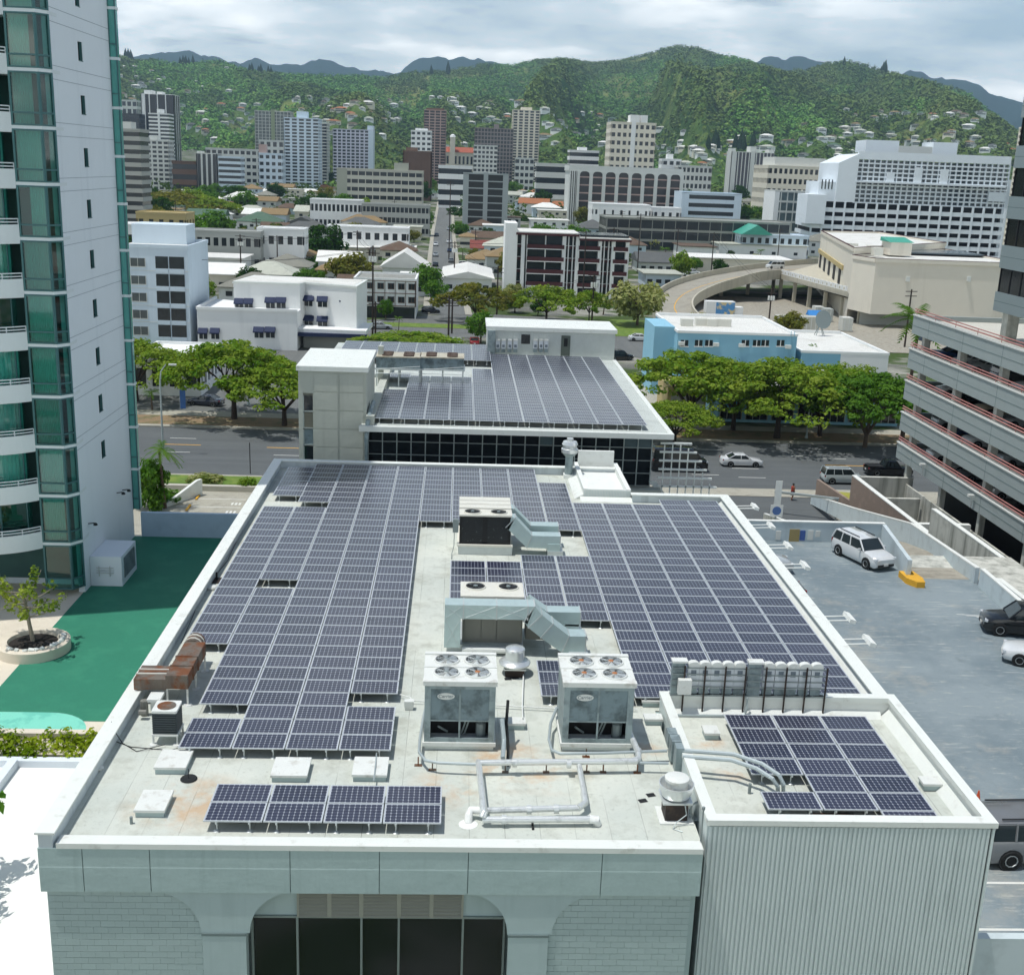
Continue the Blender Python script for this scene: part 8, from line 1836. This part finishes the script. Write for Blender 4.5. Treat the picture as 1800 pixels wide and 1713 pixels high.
B_('pale_slab', 'pale lilac slab tower with blue end wall', 1050, 585, 656, 228, 18, 17, 9, wall=wm_('lilac white', '#c9cbd8'), style='grid', hb=.4, pw=.3, blank='r', pen_m=M_bw, pent=((.85, 1.0, .1, .9, 4),))
B_('brown_tower', 'tall brown tower in the centre', 1080, 745, 784, 194, 22, 27, 4, wall=M_pink, glass=mat('bronze glass', (.03, .022, .02), .2, var=.5, vs=.3), style='grid', hb=.3, pw=.18, pent=((.1, .9, .1, .9, 2),), pen_m=M_brownc)
B_('white_stub', 'white stepped block against the brown tower', 950, 722, 758, 230, 18, 12, 4, wall=M_wh, style='grid', hb=.5, pw=.4, pent=((.2, .8, .2, .8, 2),)); B_('brown_fin_block', 'dark brown block with white fins before the brown tower', 800, 708, 758, 266, 18, 9, 5, wall=M_brownc, glass=M_brownc, style='piers', pw=.2, pent=((.1, .5, .2, .7, 2.5),))
B_('grid_slab', 'grey grid slab tower left of the white fluted tower', 1050, 834, 902, 226, 20, 16, 12, wall=wm_('mauve grey', '#8a8280'), style='grid', hb=.3, pw=.25, pent=((.5, .62, .2, .7, 4),)); B_('grid_block', 'lower pale grid block before the grey grid slab', 950, 832, 874, 256, 16, 11, 6, wall=M_lgrey, hb=.45, pw=.35)
B_('fluted_tower', 'tall white fluted tower right of centre', 1150, 901, 949, 194, 24, 27, 5, wall=M_cream_, style='grid', hb=.35, pw=.35, pent=((.3, .7, .2, .8, 3),), pen_m=M_cream_); B_('low_block', 'pale low block at the foot of the white fluted tower', 1040, 905, 938, 278, 16, 5, 4, wall=M_lgrey)
B_('beige_office', 'beige punched office tower with twin white fins', 760, 1073, 1152, 216, 26, 11, 8, wall=M_cream_, style='grid', hb=.5, pw=.4, blank='C', pent=((.42, .62, .0, .5, 5), (.66, .8, .0, .4, 5)), pen_m=M_wh)
B_('terraced_block', 'white terraced block behind the arcaded office', 850, 1000, 1052, 265, 18, 7, 4, wall=M_wh, style='bands', hb=.5, pent=((.3, .6, .2, .7, 2.5),)); B_('banded_block', 'long banded white block left of the arcaded office', 760, 942, 1000, 288, 16, 4, 8, wall=M_lgrey, style='bands', hb=.5, blank='r', pen_m=M_wh)
B_('banded_block', 'white banded parking block in the centre distance', 720, 770, 830, 292, 18, 4, 8, wall=M_wh, style='bands', hb=.5); B_('slab_block', 'grey six-storey slab with pale end wall left of the side street', 600, 592, 743, 299, 16, 6, 12, sb=3, wall=wm_('warm grey', '#bfbeb2'), style='grid', hb=.5, pw=.12, blank='l', pent=((.66, .82, .2, .8, 4),), pen_m=wm_('olive grey', '#a3a699'))
B_('dark_balcony_block', 'grey block with dark recessed balconies right of the side street', 520, 814, 893, 306, 16, 8, 2, sb=3, wall=wm_('blue grey concrete', '#9aa3a3'), glass=mat('balcony shade', (.01, .013, .012), .4, var=.4), style='bands', hb=.16, blank='lrC', pen_m=wm_('blue grey concrete', '#9aa3a3'))
# arcaded office: white frame with eight tall rounded bays
Y = 600.; x0, x1 = boxw(1000, 1197, 340, Y); z0 = float(TZ(Y)); z1 = float(gy(1098, 297, Y)[2]) - z0; t = thing('arcaded_office', 'white office with eight tall round-topped dark bays', 'building', (x0, Y, z0)); W_ = x1 - x0
g = G(); g.box(.6, W_ - .6, .8, 28, -3, z1 - 1); part('window_glass', g, mat('brown bay glass', (.035, .033, .034), .25, var=.4, vs=.2), t); g = G(); g.box(-.5, W_ + .5, 0, 28.5, z1 - 2.0, z1 + 1); part('top_band', g, M_lgrey, t)
n_ = 8; m_ = 4.5; bw_ = (W_ - m_) / n_
for i in range(n_ + 1): g = G(); c = m_ + i * bw_; g.box(c - .9, c + .9, -.2, 1.2, -3, z1 - 2.0); part('fin', g, M_lgrey, t)
for i in range(n_):
    c0_, c1_ = m_ + i * bw_ + .9, m_ + (i + 1) * bw_ - .9; r = (c1_ - c0_) * .35
    for s_, c in ((1, c0_), (-1, c1_)):
        pts = [(c, z1 - 2.0), (c, z1 - 2 - r)] + [(c + s_ * (r - r * math.cos(a)), z1 - 2 - r + r * math.sin(a)) for a in np.linspace(.2, PI / 2, 6)]; g = G(); g.extr(pts if s_ > 0 else pts[::-1], 'y', -.15, 1.0); part('arch_corner', g, M_lgrey, t)
    for k in range(1, 7): g = G(); g.box(c0_, c1_, .55, .8, z1 * k / 7.2 - .35, z1 * k / 7.2 + .35); part('spandrel', g, M_pink, t)
for i in range(4): g = G(); g.box(.0 + i * 1.1, .6 + i * 1.1, -.2, 28, -3, z1 - 2); part('side_fin', g, M_lgrey, t)
B_('parking_block', 'pale banded parking block right of the arcaded office', 560, 1197, 1302, 340, 22, 5, 6, wall=M_bw, glass=M_gl, style='bands', hb=.5, blank='lr')
B_('long_office', 'long low dark-windowed office with white roof', 440, 1064, 1388, 388, 24, 3, 16, wall=wm_('grey olive frame', '#8d9088'), glass=M_gl, style='grid', hb=.22, pw=.05); B_('white_hall', 'white hall with dome vents before the arcaded office', 520, 1040, 1142, 360, 18, 2, 7, wall=M_wh, style='grid', hb=.7, pw=.75); B_('small_white', 'small white block between the hall and parking block', 530, 1145, 1196, 366, 14, 2, 4, wall=M_wh, hb=.6, pw=.6)
B_('twin_slab', 'grey twin slab tower with white core right of centre', 1000, 1284, 1359, 268, 20, 16, 12, wall=M_lgrey, glass=mat('mauve glass', '#4b4850', .3, var=.4, vs=.2), style='piers', pw=.25, blank='lC', pent=((.0, .1, .1, .8, 3), (.44, .58, .1, .8, 5), (.88, 1, .1, .8, 3)), pen_m=M_lgrey)
B_('cream_office', 'cream office with square windows left of the hospital', 650, 1348, 1456, 293, 34, 6, 12, wall=M_cream_, style='grid', hb=.5, pw=.4, pent=((.12, .95, .1, .9, 5),), pen_m=M_lgrey, rz=.0); B_('grey_hotel', 'grey block with curtained bays before the cream office', 520, 1360, 1428, 337, 20, 5, 6, wall=M_lgrey, glass=mat('grey bay glass', '#5d6d70', .3, var=.5, vs=.4), style='grid', hb=.2, pw=.15, blank='l', pen_m=M_wh); B_('white_estate', 'white stepped estate left of the twin slab', 900, 1162, 1196, 280, 16, 6, 3, wall=M_wh, hb=.5, pw=.4, pent=((.3, .6, .2, .7, 4),)); B_('white_estate', 'long pale estate block left of the twin slab', 880, 1190, 1250, 292, 16, 5, 8, wall=M_lgrey, hb=.45, pw=.35)
B_('edge_tower', 'pale gridded tower behind the dark glass office at the right edge', 420, 1804, 1850, 225, 8, 24, 4, sb=3, wall=M_cream_, style='grid', hb=.5, pw=.45)
# red-roofed school
t, w_, h = B_('school', 'red-tiled school building with a white bell tower', 1150, 783, 832, 268, 14, 2, 7, wall=M_cream_, hb=.5, pw=.5, roof=mat('red clay tiles', '#a0553c', .8, var=.1)); g = G(); g.extr([(-1, h), (15, h), (7, h + 5)], 'x', -1, w_ + 1); part('tiled_roof', g, mat('red clay tiles', '#a0553c', .8, var=.1), t); g = G(); g.box(4, 9, -3, 2, 0, h + 14); part('bell_tower', g, M_cream_, t); g = G(); g.lathe([(3, 0), (2.2, 2), (0, 3)], 8, (6.5, -.5, h + 14)); part('tower_cap', g, M_wh, t)
# white hospital: gridded upper storeys over parking decks
Y = 470.; x0, x1 = boxw(1500, 1752, 350, Y); z0 = float(TZ(Y)); zt_ = float(gy(1620, 283, Y)[2]) - z0; zm = float(gy(1620, 360, Y)[2]) - z0; t = thing('hospital', 'large white hospital with gridded windows above open parking decks', 'building', (x0, Y, z0), -.10); W_ = (x1 - x0) * 1.02
M_hw = wm_('hospital white', '#dfe7ec'); g = G(); g.box(.6, W_ - .6, 1.0, 40, zm, zt_ - .5); part('window_glass', g, M_glb, t)
fl = 10; fh = (zt_ - zm) / fl
for i in range(fl + 1): g = G(); g.box(0, W_, -.4, 1.2, zm + i * fh - .3, zm + i * fh + .3 if i < fl else zt_ + 3); part('storey_band', g, M_hw, t)
for i in range(27): g = G(); c = W_ * i / 26; g.box(c - .28, c + .28, -.2, 1.2, zm, zt_); part('pier', g, M_hw, t)
for (f0, f1, k0, k1) in ((.20, .25, 5, 7.2), (.38, .43, 5, 8.5), (.55, .60, 5, 8.3), (.88, .99, 1.4, 3.6)): g = G(); g.box(W_ * f0, W_ * f1, -1.2, 1, zm + k0 * fh, zm + k1 * fh); part('white_shaft', g, M_hw, t)
g = G(); g.box(-.5, W_ * .98, -2.2, -.4, zm + 4.6 * fh, zm + 5.0 * fh); part('terrace_edge', g, M_hw, t)
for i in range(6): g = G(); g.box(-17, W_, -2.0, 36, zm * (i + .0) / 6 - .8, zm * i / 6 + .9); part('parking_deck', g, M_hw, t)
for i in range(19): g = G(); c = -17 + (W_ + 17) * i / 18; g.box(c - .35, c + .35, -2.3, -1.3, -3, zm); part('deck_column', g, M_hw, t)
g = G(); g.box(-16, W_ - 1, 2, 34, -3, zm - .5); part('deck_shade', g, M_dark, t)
g = G(); g.prism([(-8, -2), (.2, -2), (.2, 40), (-8, 40)], zm, [zt_ - 2, zt_ + 2, zt_ + 2, zt_ - 2]); part('end_tower', g, M_hw, t); g = G(); g.box(-15, -8, 0, 30, zm, zm + (zt_ - zm) * .45); part('left_wing', g, M_hw, t); g = G(); g.box(-20, -12, -4, 20, zm * .55, zm + (zt_ - zm) * .15); part('left_wing', g, M_hw, t)
for i in range(4): g = G(); g.box(-14 + i * 1.4, -13.5 + i * 1.4, -.1, 0, zm + 5, zm + 9); part('slit_window', g, M_gl, t)
g = G(); g.box(W_ * .08, W_ * .30, 10, 30, zt_ + 3, zt_ + 8); g2 = G(); g2.box(W_ * .52, W_ * .68, 8, 26, zt_ + 3, zt_ + 8); part('penthouse', g, M_hw, t); part('penthouse', g2, M_hw, t); g = G(); g.box(W_ * .3, W_ * .52, 9, 20, zt_ + 3, zt_ + 6); part('plant_screen', g, M_lgrey, t)
g = G(); g.box(W_, W_ + 10, 3, 35, -3, zm + (zt_ - zm) * .65); part('right_wing', g, M_hw, t)
# ================================================================== hills, forest, hillside houses, mountains
def pix2dir(u, v): k = ray(u, v); return math.atan2(k[0], k[1]), k[2] / math.hypot(k[0], k[1])
RA = [(-500, 110), (0, 95), (120, 90), (205, 92), (235, 101), (270, 99), (300, 106), (350, 104), (375, 99), (410, 108), (450, 119), (520, 126), (600, 127), (680, 129), (730, 119), (790, 119), (850, 107), (900, 109), (950, 98), (1000, 98), (1040, 104), (1090, 101), (1130, 91), (1165, 79), (1195, 74), (1230, 79), (1260, 89), (1300, 96), (1340, 109), (1380, 122), (1420, 118), (1450, 105), (1490, 102), (1530, 111), (1580, 126), (1640, 139), (1700, 158), (1740, 190), (1780, 222), (1830, 245), (2000, 262), (2400, 270)]
RB = [(-500, 120), (0, 112), (200, 106), (240, 98), (280, 91), (300, 94), (330, 92), (350, 97), (420, 109), (460, 107), (495, 114), (510, 109), (525, 115), (560, 107), (600, 113), (640, 121), (680, 128), (705, 126), (722, 109), (740, 101), (770, 98), (790, 104), (815, 99), (835, 106), (900, 118), (1000, 130), (1200, 130), (1330, 107), (1345, 102), (1375, 109), (1395, 101), (1420, 98), (1440, 107), (1470, 122), (1620, 129), (1660, 141), (1700, 146), (1740, 159), (1800, 180), (2000, 215), (2400, 240)]
def prof(Rr):
    q = sorted(pix2dir(u, v) for u, v in Rr); return np.array([a for a, _ in q]), np.array([e_ for _, e_ in q])
AZ, EL = prof([(u, v + 8) for u, v in RA]); BZ_, BE = prof(RB)
# smooth value noise
_pn = np.random.default_rng(3).random((256, 256))
def vnoise(x, y):
    xi = np.floor(x).astype(int); yi = np.floor(y).astype(int); fx = x - xi; fy = y - yi; fx = fx * fx * (3 - 2 * fx); fy = fy * fy * (3 - 2 * fy)
    p = lambda a, b: _pn[a % 256, b % 256]
    return (p(xi, yi) * (1 - fx) + p(xi + 1, yi) * fx) * (1 - fy) + (p(xi, yi + 1) * (1 - fx) + p(xi + 1, yi + 1) * fx) * fy
def fbm(x, y, o=4): return sum(vnoise(x * 2 ** i + 17 * i, y * 2 ** i + 9 * i) / 2 ** i for i in range(o)) / (2 - 2 ** (1 - o))
R0 = 1350.
def ridge_r(az): return 3300 + 300 * np.sin(az * 6 + 1) + 200 * np.sin(az * 17)
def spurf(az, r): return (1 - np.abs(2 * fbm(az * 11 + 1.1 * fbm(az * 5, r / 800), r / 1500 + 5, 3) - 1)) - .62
def vegshadef(az, r):
    """forest and scrub tone, with cloud and valley shade painted in; 1 = light"""
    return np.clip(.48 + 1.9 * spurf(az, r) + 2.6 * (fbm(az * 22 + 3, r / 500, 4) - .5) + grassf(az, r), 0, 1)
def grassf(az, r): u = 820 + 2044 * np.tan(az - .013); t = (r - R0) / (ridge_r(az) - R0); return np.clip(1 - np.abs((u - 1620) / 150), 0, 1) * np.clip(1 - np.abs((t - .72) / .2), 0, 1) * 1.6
def hillz(az, r):
    """height of the green hills at compass angle az and distance r from the viewer"""
    az = np.asarray(az, float); r = np.asarray(r, float); rr = ridge_r(az); zr = CAM[2] + np.interp(az, AZ, EL) * rr
    t = np.clip((r - R0) / (rr - R0), 0, 1.25); foot = TZ(np.clip(r * np.cos(az) - 33, 0, 2600))
    base = np.where(t <= 1, t ** 1.55, 1 - (t - 1) * .9)
    spur = spurf(az, r)
    fine = fbm(az * 40, r / 260, 4) - .5
    env = np.clip(t * 4, 0, 1) * np.clip((1 - t) * 2.2, 0, 1)
    z = foot * (1 - base) + zr * base + env * (zr * .72 * spur + zr * .12 * fine) - np.where(t < .02, 2, 0)
    return np.minimum(z, CAM[2] + np.interp(az, AZ, EL) * r - 4 * np.clip((1 - t) * 8, 0, 1))
def hill_mat():
    k = NT('hillside forest floor'); b = k.n('ShaderNodeBsdfPrincipled'); k.l(b.outputs[0], k.out.inputs[0])
    o = k.mix(k.ramp(k.noise(.02, 6, .65), .38, .64), c4('#2c4a22'), c4('#5a7236')); o = k.mix(k.math('MULTIPLY', k.ramp(k.noise(.0035, 5, .6), .52, .66), .8), o, c4('#858a50'))
    k.l(o, b.inputs['Base Color']); b.inputs['Roughness'].default_value = .95; b.inputs['Specular IOR Level'].default_value = .05
    n = k.n('ShaderNodeBump'); n.inputs['Strength'].default_value = 1; n.inputs['Distance'].default_value = 6; k.l(k.noise(.08, 5), n.inputs['Height']); k.l(n.outputs[0], b.inputs['Normal']); return k.m
def polar(name, azs, rs, zf, m):
    A, R_ = np.meshgrid(azs, rs, indexing='ij'); Z = zf(A, R_); V = np.stack([CAM[0] + R_ * np.sin(A), CAM[1] + R_ * np.cos(A), Z], -1).reshape(-1, 3); na, nr = A.shape
    i = np.arange(na - 1)[:, None] * nr + np.arange(nr - 1)[None]; F = np.stack([i, i + nr, i + nr + 1, i + 1], -1).reshape(-1, 4)[:, ::-1]
    me = bpy.data.meshes.new(name); me.from_pydata(V.tolist(), [], F.tolist()); me.materials.append(m); me.polygons.foreach_set('use_smooth', [True] * len(F)); me.update(); o = obj(name, me); o['kind'] = 'structure'; return o
polar('hills', np.linspace(-.62, .62, 330), np.linspace(R0, 4300, 130), hillz, hill_mat())
def mtz(az, r):
    zr = CAM[2] + np.interp(az, BZ_, BE) * 7200 + 70 * (fbm(az * 90, az * 0 + 3.3, 4) - .5); t = np.clip((r - 4800) / 2400, 0, 1.3); base = np.where(t <= 1, t ** .9, 1 - (t - 1) * 1.2); fold = 1 - np.abs(2 * fbm(az * 26, r / 2600 + 2, 3) - 1)
    return zr * base + np.clip((1 - t) * 3, 0, 1) * np.clip(t * 3, 0, 1) * zr * .35 * (fold - .7)
polar('mountains', np.linspace(-.62, .62, 420), np.linspace(4800, 8600, 50), mtz, mat('mountain forest', '#1f3a30', .95, var=.3, vs=.004, spec=.05))
# forest crowns over the hills: one mass
HS = []
def forest(name, n, label, m, rmin, rmax, smin, smax, mask=None, seed=5, tall=1.0, nper=13, azr=(-.47, .47)):
    r_ = np.random.default_rng(seed); az = r_.uniform(*azr, n); t = r_.uniform(0, 1, n); rad = ridge_r(az) * 1.01; r = rmin + (np.minimum(rad, rmax) - rmin) * t
    keep = np.ones(n, bool) if mask is None else mask(az, r, r_)
    az, r = az[keep], r[keep]; n = len(az); z = hillz(az, r); s_ = r_.uniform(smin, smax, n) * (.75 + .6 * fbm(az * 60, r / 120, 2))
    c = np.stack([CAM[0] + r * np.sin(az), CAM[1] + r * np.cos(az), z + s_ * .35 * tall], -1)
    me = leafmesh(name, np.concatenate([c, s_[:, None] * np.array((.8,))], 1), nper, (smin + smax) * .34, m, .75 * tall, up=1.3, seed=seed, veg=vegshadef(az, r))
    o = obj(name, me); tag(o, label, 'forest', None, 'stuff'); return o
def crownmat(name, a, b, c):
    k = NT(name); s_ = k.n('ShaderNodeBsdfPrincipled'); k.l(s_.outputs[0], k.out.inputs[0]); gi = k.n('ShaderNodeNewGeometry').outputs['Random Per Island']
    o = k.mix(gi, c4(a), c4(b)); at = k.n('ShaderNodeAttribute'); at.attribute_name = 'veg'; o = k.mix(k.math('MULTIPLY', k.ramp(at.outputs['Fac'], .4, .9), .9), o, c4(c)); o = k.mix(k.math('MULTIPLY', k.ramp(at.outputs['Fac'], .5, .1), .75), o, c4(a, .5)); o = k.mix(k.math('MULTIPLY', k.ramp(k.noise(.35, 3, .6), .4, .7), .45), o, c4(a, .6))  # dark mix paints gully and cloud shade into the crown colour
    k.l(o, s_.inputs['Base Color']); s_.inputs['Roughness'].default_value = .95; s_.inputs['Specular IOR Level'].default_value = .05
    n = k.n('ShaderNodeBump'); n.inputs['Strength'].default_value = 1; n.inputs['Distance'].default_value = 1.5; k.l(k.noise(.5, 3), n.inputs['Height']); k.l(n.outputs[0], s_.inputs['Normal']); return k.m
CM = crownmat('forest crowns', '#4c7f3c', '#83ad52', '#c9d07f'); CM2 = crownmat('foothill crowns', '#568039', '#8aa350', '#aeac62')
# hillside houses first, so that the crowns leave them room
GH = 'houses on the hillside'
hv = []
for i, (rc, wc) in enumerate((('white', 'w'), ('white', 'c'), ('pale', 'w'), ('tan', 'w'), ('brown', 'c'), ('slate', 'w'), ('orange', 'c'), ('green', 'w'))):
    w, d, h, rh = 15, 10, 5.5, 2.6; g = G(); g.box(-w / 2, w / 2, -d / 2, d / 2, -6, h); b_ = g.mesh('wall', WC[wc]); g = G(); a, b = w / 2 + .8, d / 2 + .8; k = a - b; A = [(-a, -b, h), (a, -b, h), (a, b, h), (-a, b, h)]; R1, R2 = (-k, 0, h + rh), (k, 0, h + rh)
    g.face([A[0], A[1], R2, R1]); g.face([A[1], A[2], R2]); g.face([A[2], A[3], R1, R2]); g.face([A[3], A[0], R1]); g.face(A[::-1]); r1 = g.mesh('roof', rm(rc)); g = G(); g.box(-w * .42, w * .42, -d / 2 - .1, -d / 2 + .05, 1.2, 2.6); g.box(-w * .4, w * .1, -d / 2 - .1, -d / 2 + .05, 3.6, 4.8); hv.append((b_, r1, g.mesh('window_band', M_gl), rc))
rr_ = random.Random(77); CL = [(225, 150, 60, 25, 22), (240, 135, 40, 10, 10), (330, 165, 50, 14, 6), (460, 210, 60, 12, 20), (400, 225, 70, 10, 18), (330, 205, 30, 10, 8), (480, 240, 60, 10, 12), (600, 190, 70, 8, 16), (630, 205, 90, 10, 20), (560, 180, 60, 6, 12), (680, 185, 30, 6, 8), (830, 185, 60, 8, 10), (860, 205, 60, 10, 14), (1000, 210, 70, 12, 14), (1050, 235, 60, 12, 16), (960, 235, 60, 10, 12), (1230, 265, 80, 10, 26), (1180, 255, 50, 10, 14), (1310, 262, 40, 8, 8), (1560, 203, 70, 4, 12), (1680, 205, 60, 4, 10), (1520, 235, 90, 10, 20), (1620, 245, 90, 10, 20), (1440, 255, 60, 8, 12), (1700, 262, 60, 8, 12), (1480, 275, 50, 8, 10), (780, 245, 40, 8, 6), (600, 240, 60, 8, 8), (1250, 290, 50, 6, 8)]
PLN = {0: 'white-roofed', 1: 'white-roofed', 2: 'pale-roofed', 3: 'tan-roofed', 4: 'brown-roofed', 5: 'slate-roofed', 6: 'orange-roofed', 7: 'green-roofed'}
def place_on_hill(u, v):
    k = ray(u, v); az = math.atan2(k[0], k[1]); hl = math.hypot(k[0], k[1]); rs = np.linspace(1000, 3400, 500); zl = CAM[2] + k[2] / hl * rs; zh = np.where(rs < R0, TZ(rs), hillz(np.full_like(rs, az), rs))
    q = np.where(zh > zl)[0]
    return None if len(q) == 0 else (az, float(rs[q[0]]), float(zh[q[0]]))
nhh = 0
for (u, v, su, sv, n_) in CL:
    for _ in range(n_):
        if nhh >= 296: break
        q = place_on_hill(rr_.gauss(u, su * .75), rr_.gauss(v, sv * 1.0))
        if q is None: continue
        az, r, z = q
        if any(abs(az - a) * r < 15 and abs(r - b) < 14 for a, b in HS): continue
        HS.append((az, r)); i = rr_.choice([0, 0, 1, 2, 2, 2, 3, 4, 5, 5, 6, 7]); b_, r1, wv, rc = hv[i]; s_ = rr_.uniform(.5, .95)
        ht = 'high' if v < 170 else ('halfway up' if v < 215 else ('low' if v < 245 else 'at the foot'))
        t = thing('hillside_house', f'{PLN[i]} {"long " if s_ > .75 else "small "}house {ht} on the slope above {near(CAM[0] + r * math.sin(az), CAM[1] + r * math.cos(az), z)}', 'house', (CAM[0] + r * math.sin(az), CAM[1] + r * math.cos(az), z), rr_.uniform(-.5, .5) - az, GH); t.scale = (s_ * rr_.uniform(.9, 1.5), s_, s_); obj('wall', b_, t); obj('roof', r1, t); obj('window_band', wv, t); nhh += 1
HA = np.array(HS)
def clear(az, r, r_):
    k = np.ones(len(az), bool)
    for a, b in HS: k &= ~((np.abs(az - a) * r < 9) & (r < b + 5) & (r > b - 26))
    return k & (r_.random(len(az)) < .93 - .55 * np.clip(grassf(az, r), 0, 1))
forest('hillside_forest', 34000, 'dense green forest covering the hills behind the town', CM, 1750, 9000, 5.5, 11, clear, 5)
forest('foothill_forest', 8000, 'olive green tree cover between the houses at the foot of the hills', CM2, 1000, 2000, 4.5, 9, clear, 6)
pn = G(); pn.lathe([(.0, 0), (.28, .05), (.2, .5), (.08, .8), (0, 1)], 5)
PN = pn.mesh('pine_crown', crownmat('pine crowns', '#1c3018', '#2f4526', '#34492a')); PT = G().cyl((0, 0, -.2), (0, 0, .2), .04, 5).mesh('pine_trunk', M_bark2)
for (u, v, n_, su, hh) in ((228, 100, 6, 8, 26), (1555, 120, 2, 3, 34), (1548, 124, 1, 2, 22), (757, 122, 1, 1, 32), (787, 121, 1, 1, 32), (1284, 250, 9, 40, 24), (1485, 103, 1, 1, 20), (460, 135, 10, 22, 22), (330, 118, 6, 20, 22), (1215, 78, 1, 1, 12)):
    for i in range(n_):
        k = ray(u + rr_.uniform(-su, su), v); az = math.atan2(k[0], k[1]); q = place_on_hill(u + rr_.uniform(-su, su), v + 14) if v > 240 else None
        r = float(ridge_r(az)) * .985 if q is None else q[1]; az = az if q is None else q[0]; z = float(hillz(az, r)); h = hh * rr_.uniform(.8, 1.2)
        t = thing('pine_tree', f"dark pointed pine on the {'ridge' if v < 240 else 'valley side'} above {near(CAM[0] + r * math.sin(az), CAM[1] + r * math.cos(az), z)}, {['first', 'second', 'third', 'fourth', 'fifth', 'sixth', 'seventh', 'eighth', 'ninth', 'tenth'][i]} of its row", 'tree', (CAM[0] + r * math.sin(az), CAM[1] + r * math.cos(az), z), 0, 'pines on the hills'); t.scale = (h * .8, h * .8, h); obj('crown', PN, t); obj('trunk', PT, t)
# haze
g = G(); g.box(-6500, 7000, -120, 9200, -8, 1300); hz = part('haze', g, None); hz.data.materials.clear(); k = NT('hazy air'); v = k.n('ShaderNodeVolumePrincipled'); v.inputs['Density'].default_value = 9.5e-5; v.inputs['Color'].default_value = (.52, .74, 1, 1); v.inputs['Anisotropy'].default_value = .3; k.l(v.outputs[0], k.out.inputs['Volume']); hz.data.materials.append(k.m); hz['kind'] = 'stuff'
